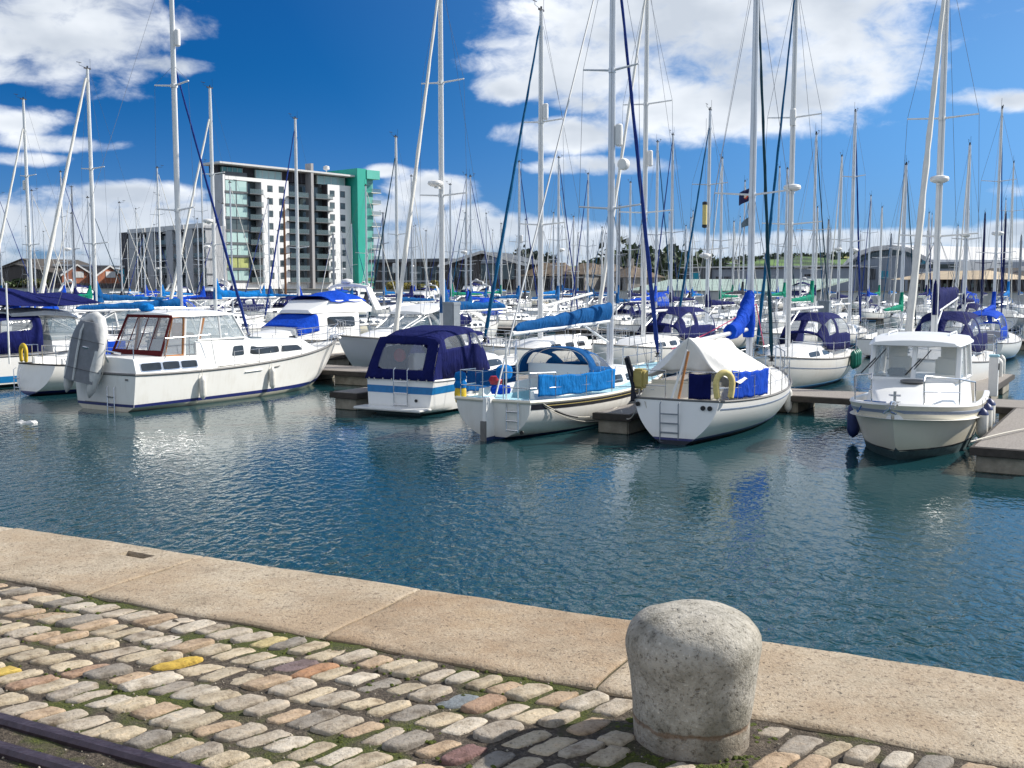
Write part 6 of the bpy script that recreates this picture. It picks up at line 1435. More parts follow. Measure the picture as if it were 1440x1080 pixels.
for t, lb in ((.40, 'white fender on the navy-covered yacht behind the service post, left one'), (.22, 'white fender on the navy-covered yacht behind the service post, right one')):
    fender(TR @ hR.pt(t, .75, 1, .15), .75, .14, 'fender', lb, TR @ hR.sheer(t, 1, .05))
# green fenders of the navy-tented yacht, inflatable tender, fenders on the right yacht
TH = Matrix.Translation(YH.location) @ Matrix.Rotation(heading(211), 4, 'Z')
for i, t in enumerate((.20, .245, .29, .335)):
    fender(TH @ hH.pt(t, .85, 1, .13), .6, .12, 'fendergreen', ('green fender on the quarter of the navy-tented yacht, the %s from the stern' % ('first', 'second', 'third', 'fourth')[i]), TH @ hH.sheer(t, 1, .05))
mb = MB(); mb.tube([(-1.1, -.5, .3), (-.2, -.55, .3), (.6, -.45, .38), (1.15, 0, .48), (.6, .45, .38), (-.2, .55, .3), (-1.1, .5, .3)], [.08, .2, .2, .19, .2, .2, .08], 12)
t = empty('tender', uv(-6.6, 34.2, 0.05), VRZ+pi, 'slate blue inflatable tender lying behind the tent-covered yacht', 'dinghy'); mb.build('side_tube', M['bluerib'], t)
mb = MB(); mb.box((-.2, 0, .22), (1.9, .8, .06)); mb.box((-.95, 0, .38), (.06, .8, .3)); mb.build('floor', M['greybox'], t, bevel=.01)

t = empty('rigging_sleeve', P(991, 302, 57.), 0, 'yellow padded sleeve with black ends hoisted in the rigging left of the flags', 'yellow sleeve')
mb = MB(); mb.tube([(0, 0, -.55), (0, 0, .55)], .125, 12); mb.build('sleeve', M['paleyellow'], t)
for s_ in (-1, 1): mb = MB(); mb.lathe([(.02, .52*s_), (.135, .52*s_), (.135, .66*s_), (.03, .70*s_)], 12); mb.build('end_cap', M['blackp'], t)
mb = MB(); mb.tube([(0, 0, -3.4), (0, 0, 5.)], .008, 4); mb.build('halyard', M['wire'], t)
# ------------------------------------------------------------------ far shore
M['land'] = simple('far_ground', (.20, .18, .15), .9, var=.3, scale=.05)
M['seawall'] = simple('sea_wall_render', (.52, .52, .50), .85, var=.14, scale=.6, stretch=(1, 1, .4))
def uvbox(mb, u0, u1, v0, v1, z0, z1): c = uv((u0+u1)/2, (v0+v1)/2, (z0+z1)/2); mb.box(c, (u1-u0, v1-v0, z1-z0), URZ)
mb = MB(); uvbox(mb, -900, 700, 160, 1800, -1, 2.2); tag(mb.build('far_ground', M['land'], smooth=False), kind='structure')
t = empty('sea_wall', uv(-100, 159.6), URZ, 'long pale concrete sea wall along the far side of the harbour', 'sea wall')
mb = MB(); mb.box((0, 0, .7), (420, .7, 3.4)); mb.build('wall', M['seawall'], t)
mb = MB(); mb.box((0, -.05, 2.45), (420, .95, .12)); mb.build('coping', M['concrete'], t)
M['wwhite'] = simple('white_render', (.82, .82, .81), .75, var=.05, scale=.25)
M['wgrey'] = simple('grey_render', (.44, .45, .46), .8, var=.08, scale=.3)
M['wdark'] = simple('dark_brick_cladding', (.045, .042, .05), .8, var=.2, scale=.5)
M['wgreen'] = simple('green_cladding', (.015, .36, .27), .5, var=.06, scale=.3)
M['wgreenp'] = simple('pale_green_cladding', (.10, .46, .37), .5, var=.06, scale=.3)
M['slab'] = simple('grey_slab_edge', (.10, .11, .12), .6, var=.15, scale=.5)
M['roofw'] = simple('pale_roof_edge', (.62, .62, .61), .6, var=.08)
def bglass(name, c1, c2, sc=.8):
    m, nt, b = newmat(name); tc = nd(nt, 'ShaderNodeTexCoord')
    n = nd(nt, 'ShaderNodeTexWhiteNoise'); mp = nd(nt, 'ShaderNodeVectorMath', operation='SNAP'); mp.inputs[1].default_value = (1.9/sc, 3, 3.1); nt.links.new(tc.outputs['Object'], mp.inputs[0]); nt.links.new(mp.outputs[0], n.inputs['Vector'])
    r = ramp(nt, [(0, c1), (1, c2)], n.outputs['Value']); nt.links.new(r.outputs[0], b.inputs['Base Color']); b.inputs['Roughness'].default_value = .12; b.inputs['Metallic'].default_value = .0
    return m
M['gblind'] = bglass('pale_blinds_behind_glass', (.34, .52, .50), (.50, .66, .62))
M['gdark'] = bglass('dark_flat_glass', (.035, .05, .055), (.11, .14, .145))
M['ggreen'] = bglass('green_tinted_glass', (.07, .28, .24), (.20, .46, .40))
M['pier'] = simple('grey_brown_pier', (.36, .35, .35), .7, var=.1)
M['rail_glass'] = glass('balcony_glass', (.16, .22, .23), .42, .1)
M['yblind'] = simple('yellow_green_blinds', (.42, .46, .16), .5, var=.15, scale=1)
class Face:
    """a building front from pixel column px0 at distance Z0 to px1 at Z1: x along it, y behind it, z up"""
    def __init__(s, name, label, cat, px0, Z0, px1, Z1, py=395, group=None):
        a = P(px0, py, Z0); b = P(px1, py, Z1); s.a = Vector((a.x, a.y, 0)); s.b = Vector((b.x, b.y, 0)); s.d = (s.b-s.a); s.len = s.d.length; s.d.normalize()
        s.root = empty(name, s.a, atan2(s.d.y, s.d.x), label, cat, group)
    def x(s, px, py=330):
        r = ray(px, py); n = Vector((-s.d.y, s.d.x)); k = s.a.xy.dot(n)/(Vector((r.x, r.y)).dot(n)); p = Vector((r.x, r.y))*k; return (p-s.a.xy).dot(s.d.xy)
    def z(s, py, px):
        x = s.x(px, py); Y = s.a.y+s.d.y*x; return P(px, py, Y).z
    def box(s, name, mat, x0, x1, y0, y1, z0, z1, parent=None, bev=0):
        mb = MB(); mb.box(((x0+x1)/2, (y0+y1)/2, (z0+z1)/2), (x1-x0, y1-y0, z1-z0)); return mb.build(name, M[mat], parent or s.root, smooth=False, bevel=bev)
# ---- tall white flats
f = Face('apartment_tower', 'ten-storey white block of flats with glazed corner and balconies', 'block of flats', 317, 270, 494, 300)
g0 = 2.2; zt = f.z(231, 317); zb0 = f.z(397, 317); fh = (f.z(252, 317)-zb0)/8; zpen = zb0+8*fh+.9
X = lambda p: f.x(p)
xa, xb, xc, xd, xe, xf = 0, X(350), X(369), X(407), X(462), X(494)
f.box('wall', 'wgrey', .3, xf, 4.2, 6, g0, zpen)                                    # core
w_ = f.box('wall', 'wwhite', 0, xf, .0, .5, zb0-2.0, zb0-.02)                        # band over the undercroft
f.box('wall', 'wwhite', 0, .6, .02, 5., zb0-2, zpen+.3)                              # end wall at the corner
f.box('wall', 'wgrey', -.25, -.005, .3, 5.2, g0, zpen+.3)  # grey sheet over the white end wall, its shade put into the colour
f.box('wall', 'wwhite', xc, xd, 0, 4.1, zb0, zpen); f.box('wall', 'wwhite', xe, xf, 0, 4.1, zb0, zpen)
f.box('wall', 'wwhite', .6, xc, -.02, .5, zpen-.9, zpen-.005)
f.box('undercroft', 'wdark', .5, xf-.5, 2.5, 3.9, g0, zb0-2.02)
mb = MB()
for i in range(9): mb.box((1+i*(xf-2)/8, .6, (g0+zb0-2)/2), (.5, .5, zb0-2-g0))
mb.build('columns', M['wgrey'], f.root, smooth=False)
for k in range(8):
    z = zb0+fh*k
    g = f.box('window', 'yblind' if k == 1 else ('gdark' if k == 4 else 'gblind'), .62, xb-.1, .1, .4, z+.5, z+fh-.15)
    f.box('spandrel', 'slab', .5, xb, -.08, .42, z-.12, z+.48)
    mb = MB()
    for q_ in (.62, (xb+.5)/2, xb-.12): mb.box((q_, .06, z+fh/2+.2), (.12, .12, fh-.7))
    mb.build('mullion', M['slab'], g, smooth=False)
    # recessed balconies
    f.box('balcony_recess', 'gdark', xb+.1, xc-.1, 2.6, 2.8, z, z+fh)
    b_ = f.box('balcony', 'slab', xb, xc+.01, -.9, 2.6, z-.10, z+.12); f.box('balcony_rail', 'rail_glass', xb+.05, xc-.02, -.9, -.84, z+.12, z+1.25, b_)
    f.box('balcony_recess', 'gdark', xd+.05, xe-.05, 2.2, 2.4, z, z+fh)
    for p0, p1 in ((404, 431), (441, 465)):
        b_ = f.box('balcony', 'slab', X(p0), X(p1), -1.3, 2.2, z-.10, z+.12); f.box('balcony_rail', 'rail_glass', X(p0)+.05, X(p1)-.05, -1.3, -1.24, z+.12, z+1.25, b_)
    for pc in (381, 397, 466.5+1.5, 482.5):
        w_ = f.box('window', 'slab', X(pc)-.85, X(pc)+.85, -.02, .1, z+.85, z+2.55); f.box('pane', 'gdark', X(pc)-.70, X(pc)+.70, -.045, .0, z+1., z+2.4, w_)
f.box('balcony_pier', 'pier', X(434), X(437.5), -1.5, 1., g0, zt+2.2)
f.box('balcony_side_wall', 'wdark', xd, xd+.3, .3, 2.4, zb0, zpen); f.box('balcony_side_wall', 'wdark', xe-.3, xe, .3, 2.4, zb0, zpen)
f.box('penthouse_wall', 'wdark', -.1, xf-.5, 2.2, 6., zpen, zt-.02)
for p0, p1 in ((319, 347), (366, 402), (452, 490)):
    g = f.box('penthouse_window', 'gblind' if p0 != 319 else 'ggreen', X(p0), X(p1), 1.4, 2.1, zpen+.02, zt-.5)
    mb = MB()
    for q_ in range(5): mb.box((X(p0)+(X(p1)-X(p0))*q_/4, 1.36, (zpen+zt)/2-.25), (.16, .06, zt-zpen-.55))
    mb.build('mullion', M['roofw'], g, smooth=False)
mb = MB(); n_ = X(507); mb.loft([[Vector((x, y, z)) for y, z in ((-1.6, zz), (7, zz), (7, zz+.55), (-1.6, zz+.45))] for x, zz in ((-1.8, zt), (X(400), zt-.1), (n_, zt-.35))]); mb.build('roof', M['roofw'], f.root, smooth=False)
f.box('roof_rail', 'slab', 0, X(350), .2, .26, zpen, zpen+1.1)
# green end
x0, x1, x2 = X(495), X(508), X(522)
zg = f.z(238, 500)
f.box('green_wall', 'wgreen', x0+.02, x1, -2.6, 13.5, g0, zg); f.box('green_top', 'wgreenp', x1-.01, X(526), -2.8, 8, zg-2.6, zg-.2)
f.box('glazed_end', 'ggreen', x1+.01, x2, -1.0, 10, g0+3, zg-2.6)
for k in range(9):
    z = zb0+fh*k*.98
    b_ = f.box('balcony', 'wgreenp' if k == 0 else 'roofw', x2-1.2, X(531), -1.8, 3, z-.1, z+.1); f.box('balcony_rail', 'rail_glass', x2-1.1, X(531)-.1, -1.8, -1.74, z+.1, z+1.1, b_)
    f.box('green_spandrel', 'wgreenp', x1+.02, x2, -1.08, -.9, z-.2, z+.25)
f.box('green_plinth', 'wgreenp', x1-.5, X(527), -2.7, 3, zb0-3.4, zb0-1.2)
mb = MB(); mb.tube([(X(470), 3, zt), (X(470), 3, zt+2)], .12, 6); mb.lathe([(.05, zt+1.2), (.9, zt+1.6), (.8, zt+2.4), (.1, zt+2.6)], 12, (X(470), 3, 0)); mb.build('roof_aerial', M['roofw'], f.root)
# ---- four-storey flats
f = Face('apartment_block', 'low grey four-storey flats with white fins beside the tall white flats', 'block of flats', 172, 287, 291, 252)
X = lambda p: f.x(p)
ztop = f.z(327, 182); fh = (ztop-2.4)/4.1
f.box('end_wall', 'wdark', 0, X(181), -.4, 5, 2.2, ztop+.1)
f.box('wall', 'wdark', X(181), f.len-.05, 2.4, 5, 2.2, ztop-.6); f.box('side_wall', 'wgrey', f.len-.04, f.len+.3, -.2, 5, 2.2, ztop+.2)
for i, (p0, p1) in enumerate(((181.5, 207), (207, 234), (234, 262), (262, 290.6))):
    a, b_ = X(p0), X(p1); w_ = (b_-a)
    f.box('fin_wall', 'wgrey', a, a+w_*.34, -.2, 2.4, 2.2, ztop-.3)
    f.box('roof_box', 'roofw', a-.2, a+w_*.92, -.35, 3.2, ztop-.29, ztop+.8)
    f.box('window', 'gdark', a+w_*.36, b_-.1, 1.8, 2.3, 2.3, ztop-1.4)
    for k in range(4):
        z = 2.5+fh*k; bb = f.box('balcony', 'slab', a+w_*.34, b_, -.1, 1.8, z+fh-.35, z+fh-.12)
        f.box('balcony_rail', 'rail_glass', a+w_*.35, b_-.05, -.12, -.06, z+fh*.0+.15, z+1.2, bb)
        f.box('window_panel', 'gblind' if (i+k) % 3 == 0 else 'wgrey', a+w_*.55, a+w_*.70, 1.7, 1.79, z+.2, z+2.4)
# ---- brick sheds
M['brick'] = simple('red_brick', (.34, .12, .06), .85, var=.3, scale=1.6, stretch=(2, 2, .5))
M['darkroof'] = simple('dark_corrugated_roof', (.075, .065, .055), .85, var=.25, scale=.8, stretch=(.4, 2, 1))
M['brownroof'] = simple('brown_tiled_roof', (.135, .100, .066), .85, var=.3, scale=.7)
M['stone'] = simple('grey_rubble_stone', (.25, .235, .21), .9, var=.3, scale=1.2)
M['tealp'] = simple('teal_panel', (.01, .32, .46), .5, var=.08)
M['blackopen'] = simple('dark_opening', (.02, .02, .02), .9, var=.2)
M['cladg'] = simple('blue_grey_cladding', (.27, .31, .37), .6, var=.07, scale=.3)
M['cladd'] = simple('dark_brown_cladding', (.055, .045, .04), .7, var=.2, scale=.4, stretch=(3, 3, .4))
def gabled(name, label, cat, px0, px1, Z, yeave, yridge, depth, wall, roof, skew=0., group=None, ov=.5, zdepth=None):
    f = Face(name, label, cat, px0, Z, px1, Z+(zdepth or 0), group=group); ze = f.z(yeave, px0); zr = f.z(yridge, (px0+px1)/2); W_ = f.len
    mb = MB(); prof = [(0, 2.1), (W_, 2.1), (W_, ze), (W_/2, zr), (0, ze)]
    mb.loft([[Vector((x+skew*y, y, z)) for x, z in prof] for y in (0, depth)]); mb.build('wall', M[wall], f.root, smooth=False)
    sl = (zr-ze)/(W_/2)
    for s_ in (0, 1):
        mb = MB(); e0 = (-ov, ze-ov*sl+.05) if s_ == 0 else (W_+ov, ze-ov*sl+.05); e1 = (W_/2, zr+.05)
        mb.loft([[Vector((e0[0]+skew*y, y, e0[1])), Vector((e1[0]+skew*y, y, e1[1])), Vector((e1[0]+skew*y, y, e1[1]+.3)), Vector((e0[0]+skew*y, y, e0[1]+.3))] for y in (-ov, depth+ov)]); mb.build('roof', M[roof], f.root, smooth=False)
    return f, ze, zr
for px0, px1, yr, lb in ((87, 129, 374, 'red brick shed with a pale door in its gable, the left one of two'), (137, 170, 375.5, 'red brick shed with a pale door in its gable, beside the teal wall')):
    f, ze, zr = gabled('brick_shed', lb, 'shed', px0, px1, 256, 387, yr, 20, 'cladd', 'darkroof', skew=.3, group='brick sheds', zdepth=5)
    c = f.len/2; mb = MB(); mb.loft([[(x, y, z) for x, z in ((0.02, 2.1), (f.len-.02, 2.1), (f.len-.02, ze), (c, zr-.02), (.02, ze))] for y in (-.12, -.01)]); mb.build('gable_wall', M['brick'], f.root, smooth=False); f.box('door', 'roofw', c-1.0, c+1.6, -.24, -.125, 5.0, ze+.9); 
    mb = MB()
    for s_ in (-1, 1): mb.slab([(c+s_*(c+.5), -.55, ze-.3), (c, -.55, zr+.1), (c, -.55, zr+.5), (c+s_*(c+.5), -.55, ze+.15)], .1)
    mb.build('bargeboard', M['roofw'], f.root, smooth=False)
f = Face('dock_fence', 'low dark boarded fence in front of the brick sheds', 'fence', 68, 256, 176, 250); f.box('boards', 'wdark', 0, f.len, 0, .2, 2.2, f.z(399, 90)); f.box('rail', 'cladd', 0, f.len, -.06, -.01, f.z(399, 90)-.3, f.z(399, 90)+.1)
f = Face('teal_warehouse', 'bright teal gable wall between the brick shed and the flats', 'warehouse', 160, 285, 178, 285); zz = f.z(376, 170)
mb = MB(); mb.loft([[(0, y, 2.2), (f.len, y, 2.2), (f.len, y, zz), (0, y, f.z(386, 160))] for y in (0, 14)]); mb.build('wall', M['tealp'], f.root, smooth=False); mb = MB(); mb.loft([[(-16, y, f.z(376, 170)+.4), (f.len+.3, y, zz), (f.len+.3, y, zz+.4), (-16, y, zz+.9)] for y in (-.3, 14)]); mb.build('roof', M['roofw'], f.root, smooth=False)
f, a_, b_ = gabled('long_shed', 'long low shed with a broad dark roof at the left edge', 'shed', -40, 92, 292, 389, 373, 26, 'cladd', 'darkroof', zdepth=-20)
f, a_, b_ = gabled('dark_house', 'dark-roofed house behind the long low shed at the left edge', 'house', 5, 62, 330, 376, 365, 20, 'stone', 'darkroof', zdepth=-8)
f.box('window', 'roofw', 3, 5, -.1, 0, 6, 8)
# ---- long dark building and gabled hall
f = Face('quayside_offices', 'long flat-roofed dark timber building with a window strip right of the green tower', 'office building', 527, 236, 632, 226); zt = f.z(369, 560)
f.box('wall', 'cladd', 0, f.len, 0, 16, 2.2, zt); f.box('roof', 'slab', -.6, f.len+.4, -1.2, 17, zt+.005, zt+.7)
for i in range(9):
    x = f.len*(.10+.095*i); w_ = f.box('window', 'gdark', x, x+f.len*.075, -.08, 0, zt-3.4, zt-.9)
    f.box('window', 'gdark', x, x+f.len*.07, -.08, 0, 3.0, 5.6)
f.box('band', 'wgrey', 0, f.len, -.12, -.005, zt-4.2, zt-3.9)
f, ze, zr = gabled('gabled_hall', 'dark gabled hall with pale roof edges and glazed gable behind the middle masts', 'hall', 628, 738, 222, 371, 356.5, 9, 'cladd', 'slab', ov=1.2, zdepth=-8)
c = f.len/2; f.box('window', 'gdark', c*.9, c*1.75, -.15, 0, ze-3.2, ze-.2); f.box('wall_panel', 'stone', c*.82, c*1.22, -.12, 0, ze-6.2, ze-3.4); f.box('door', 'blackopen', c*.2, c*.5, -.1, 0, 2.2, 6); f.box('door', 'blackopen', c*1.4, c*1.7, -.1, 0, 2.2, 5.4)
for i in range(4): f.box('window', 'gdark', c*(.1+.16*i), c*(.2+.16*i), -.12, 0, ze-2.8, ze-.8)
mb = MB()
for s_ in (-1, 1): mb.slab([(c+s_*(c+1.2), -1.3, ze-.75), (c, -1.3, zr+.0), (c, -1.3, zr+.6), (c+s_*(c+1.2), -1.3, ze-.15)], .12)
mb.build('bargeboard', M['roofw'], f.root, smooth=False)
mb = MB(); mb.slab([(c*.9, -.16, ze), (c*1.75, -.16, ze), (c, -.16, zr-.3)], .06); mb.build('gable_glazing', M['cladg'], f.root, smooth=False)
# ---- stone houses
hs_ = [('brown-roofed stone terrace with dark openings behind the middle masts', 735, 790, 214, 388, 369), ('stone house with steep brown roof and balcony rail left of the chimneyed house', 790, 822, 206, 386, 369.5), ('long stone house with a slate-brown roof behind the tall double-reflector mast', 818, 858, 210, 388, 371)]
for i, (lb, p0, p1, Z, ye, yr) in enumerate(hs_):
    f = Face('stone_house', lb, 'house', p0, Z, p1, Z-3, group='stone houses'); ze, zr = f.z(ye, p0), f.z(yr, p0); f.box('wall', 'stone', 0, f.len, 0, 11, 2.2, ze)
    mb = MB(); mb.loft([[Vector((x, -.5, ze)), Vector((xr, 5.5, zr)), Vector((x, 11.5, ze))] for x, xr in ((-.5, 1.2), (f.len+.5, f.len-1.2))]); mb.build('roof', M['brownroof'], f.root, smooth=False)
    n_ = max(3, int(f.len/2))
    for k in range(n_):
        x = f.len*(k+.5)/n_
        f.box('window', 'blackopen', x-.5, x+.5, -.1, 0, 5.4, 7.4 if ze > 7.6 else ze-.3); f.box('door' if k % 2 == 0 else 'window', 'blackopen', x-.6, x+.6, -.1, 0, 2.3, 4.6)
f = Face('chimneyed_house', 'square stone house with tawny hipped roof and a chimney', 'house', 850, 205, 882, 200); ze, zr = f.z(390, 855), f.z(373, 860); f.box('wall', 'stone', 0, f.len, 0, 9, 2.2, ze)
mb = MB(); e = .6; L_ = f.len
mb.add([(-e, -e, ze), (L_+e, -e, ze), (L_+e, 9+e, ze), (-e, 9+e, ze), (L_*.35, 4.5, zr), (L_*.5, 4.5, zr)], [(0, 1, 5, 4), (1, 2, 5), (2, 3, 4, 5), (3, 0, 4), (0, 3, 2, 1)]); ro = mb.build('roof', M['brownroof'], f.root, smooth=False)
f.box('chimney', 'stone', L_*.30, L_*.30+1, 4, 5, zr-1, zr+1.3, ro)
f.box('window', 'blackopen', L_*.55, L_*.55+1.4, -.1, 0, ze-3.6, ze-.9); f.box('window', 'blackopen', L_*.2, L_*.2+1., -.1, 0, ze-3.2, ze-1.2); f.box('door', 'blackopen', L_*.55, L_*.55+1.6, -.1, 0, 2.2, 4.6)
# ---- market roof, long shed, hall, pavilion
M['mgreen'] = simple('pale_green_sheet_roof', (.40, .50, .43), .6, var=.14, scale=.5, stretch=(2, 1, 1))
f = Face('market_building', 'long low quayside building with a pale green sloping roof', 'market building', 896, 186, 1136, 158); z0, z1 = f.z(411, 1000), f.z(396.5, 1000); f.box('wall', 'wgrey', 0, f.len, 5, 12, 2.2, z0)
mb = MB(); mb.loft([[Vector((x, -1.5, z0)), Vector((x, 9, z1+.2)), Vector((x, 9, z1+.5)), Vector((x, -1.5, z0+.25))] for x in (-1, f.len+1)]); mb.build('roof', M['mgreen'], f.root, smooth=False)
for i in range(14): f.box('post', 'roofw', f.len*i/13.5, f.len*i/13.5+.3, 0, .3, 2.2, z0)
for i in range(10): f.box('window', 'gdark', f.len*(i+.2)/10, f.len*(i+.75)/10, 4.9, 5, 3, z0-.2)
f = Face('warehouse', 'long blue-grey sheeted warehouse with a blue sign panel', 'warehouse', 962, 232, 1204, 206); zt = f.z(378, 1100)
f.box('wall', 'cladg', X_ := f.x(1003), f.len, 0, 20, 2.2, zt); f.box('dark_end', 'slab', 0, X_-.01, -.6, 18, 2.2, zt+.3); f.box('sign_panel', 'tealp', f.x(973), f.x(988), -.75, -.6, f.z(396, 980), f.z(384, 980)); f.box('roof', 'roofw', -.5, f.len+.5, -.9, 20.5, zt+.31, zt+.6)
for p in (1008, 1020): f.box('dark_bay', 'wdark', f.x(p), f.x(p+9), -.1, 0, 3, zt-1.5)
f.box('louvre', 'blackopen', f.x(1133), f.x(1144), -.1, 0, f.z(388.5, 1138), f.z(385.5, 1138))
f = Face('arched_hall', 'large blue-grey hall with a curved pale roof', 'hall', 1193, 214, 1312, 196); pts = [(1193, 379), (1200, 371), (1215, 360), (1235, 353.5), (1260, 351), (1285, 354.5), (1300, 362), (1312, 369)]
pf = [(f.x(p), f.z(y, p)) for p, y in pts]
mb = MB(); mb.loft([[Vector((f.len, y, 2.2)), Vector((0, y, 2.2))]+[Vector((x, y, z)) for x, z in pf] for y in (0, 40)]); mb.build('wall', M['cladg'], f.root, smooth=False)
mb = MB(); mb.loft([[Vector((x, y, z+d)) for x, z in pf for d in ()] or [Vector((x, y, z+.05)) for x, z in pf]+[Vector((x, y, z+.9)) for x, z in pf[::-1]] for y in (-1.4, 41)]); mb.build('roof', M['roofw'], f.root, smooth=False)
mb = MB(); mb.loft([[Vector((x, y, z-.9)) for x, z in pf]+[Vector((x, y, z-.02)) for x, z in pf[::-1]] for y in (-.5, -.01)]); mb.build('eaves_glazing', M['gdark'], f.root, smooth=False)
f.box('roller_door', 'slab', f.x(1199), f.x(1213), -.15, 0, 2.2, f.z(379, 1205)); f.box('roller_door', 'slab', f.x(1221), f.x(1233), -.15, 0, f.z(393, 1226), f.z(378, 1226)); f.box('teal_panel', 'tealp', f.x(1240), f.x(1246), -.2, 0, f.z(392, 1243), f.z(381, 1243)); f.box('teal_panel', 'tealp', f.x(1250), f.x(1254), -.2, 0, f.z(392, 1252), f.z(381, 1252))
f = Face('hall_annexe', 'grey flat-roofed annexe with a dark window band right of the arched hall', 'annexe', 1286, 200, 1352, 188); zt = f.z(369, 1310)
f.box('wall', 'cladg', 0, f.len, 0, 20, 2.2, zt); f.box('window', 'gdark', f.x(1293), f.x(1346), -.1, 0, f.z(378, 1310), f.z(372, 1310)); f.box('stair_tower', 'wwhite', f.x(1352), f.x(1361), -.3, 8, 2.2, f.z(367, 1356))
mb = MB(); mb.slab([(f.x(1299), -.2, zt-.2), (f.x(1312), -.2, zt-.2), (f.x(1300), -.2, zt+1.2)], .1); mb.build('teal_gusset', M['tealp'], f.root, smooth=False); mb = MB(); mb.loft([[(f.x(1284), y, zt+2.4), (f.x(1318), y, zt+.05), (f.x(1318), y, zt+.5), (f.x(1284), y, zt+2.9)] for y in (-1, 20)]); mb.build('roof_sheet', M['roofw'], f.root, smooth=False)
M['beige'] = simple('beige_sheet_roof', (.50, .40, .27), .75, var=.12, scale=.6)
f = Face('quayside_pavilion', 'long pavilion with a beige hipped roof on dark posts', 'pavilion', 1268, 176, 1384, 160); z0, z1 = f.z(393, 1330), f.z(383, 1330)
mb = MB(); L_ = f.len; mb.add([(-1, -1.5, z0), (L_+1, -1.5, z0), (L_+1, 11, z0), (-1, 11, z0), (2, 5, z1+.3), (L_-4, 5, z1+.3)], [(0, 1, 5, 4), (1, 2, 5), (2, 3, 4, 5), (3, 0, 4), (0, 3, 2, 1)]); mb.build('roof', M['beige'], f.root, smooth=False)
f.box('wall', 'wdark', .5, L_-.5, 3, 10, 2.2, z0-.02)
for i in range(13): f.box('post', 'stone', L_*i/12.4, L_*i/12.4+.35, 0, .35, 2.2, z0-.03)
for i in range(9): f.box('window', 'gblind', L_*(i+.25)/9, L_*(i+.7)/9, 2.9, 3, 3.6, z0-1.2)
f = Face('long_stone_building', 'long low stone building with white windows at the right edge', 'building', 1360, 178, 1520, 160); zt = f.z(391, 1410)
f.box('wall', 'stone', 0, f.len, 0, 12, 2.2, zt); mb = MB(); mb.loft([[Vector((x, -.8, zt)), Vector((x, 6, zt+1.7)), Vector((x, 12.8, zt))] for x in (-.5, f.len+.5)]); mb.build('roof', M['darkroof'], f.root, smooth=False)
for i in range(12): f.box('window', 'gblind', f.len*(i+.2)/12, f.len*(i+.75)/12, -.1, 0, 3.2, zt-.8)
f.box('roof_box', 'wwhite', f.x(1412), f.x(1420), 4, 8, zt+.5, f.z(374, 1416))
# ---- hills, trees
m, nt, b = newmat('hill_fields'); M['hill'] = m
tc = nd(nt, 'ShaderNodeTexCoord'); mp = nd(nt, 'ShaderNodeMapping'); mp.inputs['Scale'].default_value = (1, .28, 1); nt.links.new(tc.outputs['Object'], mp.inputs[0])
v = nd(nt, 'ShaderNodeTexVoronoi', i_Scale=.012); nt.links.new(mp.outputs[0], v.inputs['Vector']); sx = nd(nt, 'ShaderNodeSeparateXYZ'); nt.links.new(v.outputs['Color'], sx.inputs[0])
r = ramp(nt, [(0, (.10, .19, .035)), (.3, (.16, .24, .05)), (.55, (.26, .25, .07)), (.8, (.12, .22, .04)), (1, (.32, .28, .10))], sx.outputs[0], 'CONSTANT')
n = nd(nt, 'ShaderNodeTexNoise', i_Scale=.02, i_Detail=6.); nt.links.new(mp.outputs[0], n.inputs['Vector']); r2 = ramp(nt, [(.48, (1, 1, 1)), (.56, (.22, .28, .2))], n.outputs['Fac'])
mx = nd(nt, 'ShaderNodeMixRGB', blend_type='MULTIPLY'); mx.inputs[0].default_value = 1; nt.links.new(r.outputs[0], mx.inputs[1]); nt.links.new(r2.outputs[0], mx.inputs[2]); nt.links.new(mx.outputs[0], b.inputs['Base Color']); b.inputs['Roughness'].default_value = .95
ridge = [(-400, 392), (200, 392), (600, 388), (760, 376), (840, 374), (900, 373), (930, 374), (980, 372), (1040, 368), (1100, 364), (1150, 362), (1200, 361), (1260, 364), (1320, 366), (1370, 366.5), (1440, 366), (1550, 364), (1900, 370)]
def ry(px):
    for a, b_ in zip(ridge, ridge[1:]):
        if px <= b_[0]: k = (px-a[0])/(b_[0]-a[0]); return a[1]+(b_[1]-a[1])*k
    return 375
mb = MB()
def hillf(u, v):
    px = -350+2200*u; yr = 1350+120*sin(px*.006); zr = max(4, P(px, ry(px)+.5*sin(px*.05), yr).z)
    Y = 420+(yr-420)*v if v <= .8 else yr+(v-.8)*2000; k = min(1, v/.8)
    if v <= .8: Y = 420+(yr-420)*k
    z = 1.5+(zr-1.5)*(k*k*(3-2*k)) if v <= .8 else zr-30*(v-.8)/.2
    return Vector(((px-720)/F*Y*.99, Y, z+1.2*mnoise.noise(Vector((px*.02, Y*.01, 0)))*k))
mb.grid(hillf, 160, 40); tag(mb.build('hills', M['hill']), kind='structure')
def leafmat(name, c):
    m, nt, b = newmat(name); oi = nd(nt, 'ShaderNodeNewGeometry'); r = ramp(nt, [(0, [x*.5 for x in c]), (.6, c), (1, [min(1, x*1.7) for x in c])], oi.outputs['Random Per Island']); nt.links.new(r.outputs[0], b.inputs['Base Color']); b.inputs['Roughness'].default_value = .7; return m
M['leaf1'] = leafmat('dark_foliage', (.035, .06, .018)); M['leaf2'] = leafmat('olive_foliage', (.10, .11, .025)); M['leaf3'] = leafmat('autumn_foliage', (.26, .22, .04)); M['leaf4'] = leafmat('bluish_dark_foliage', (.022, .04, .026)); M['bark'] = simple('tree_bark', (.09, .07, .05), .9, var=.3)
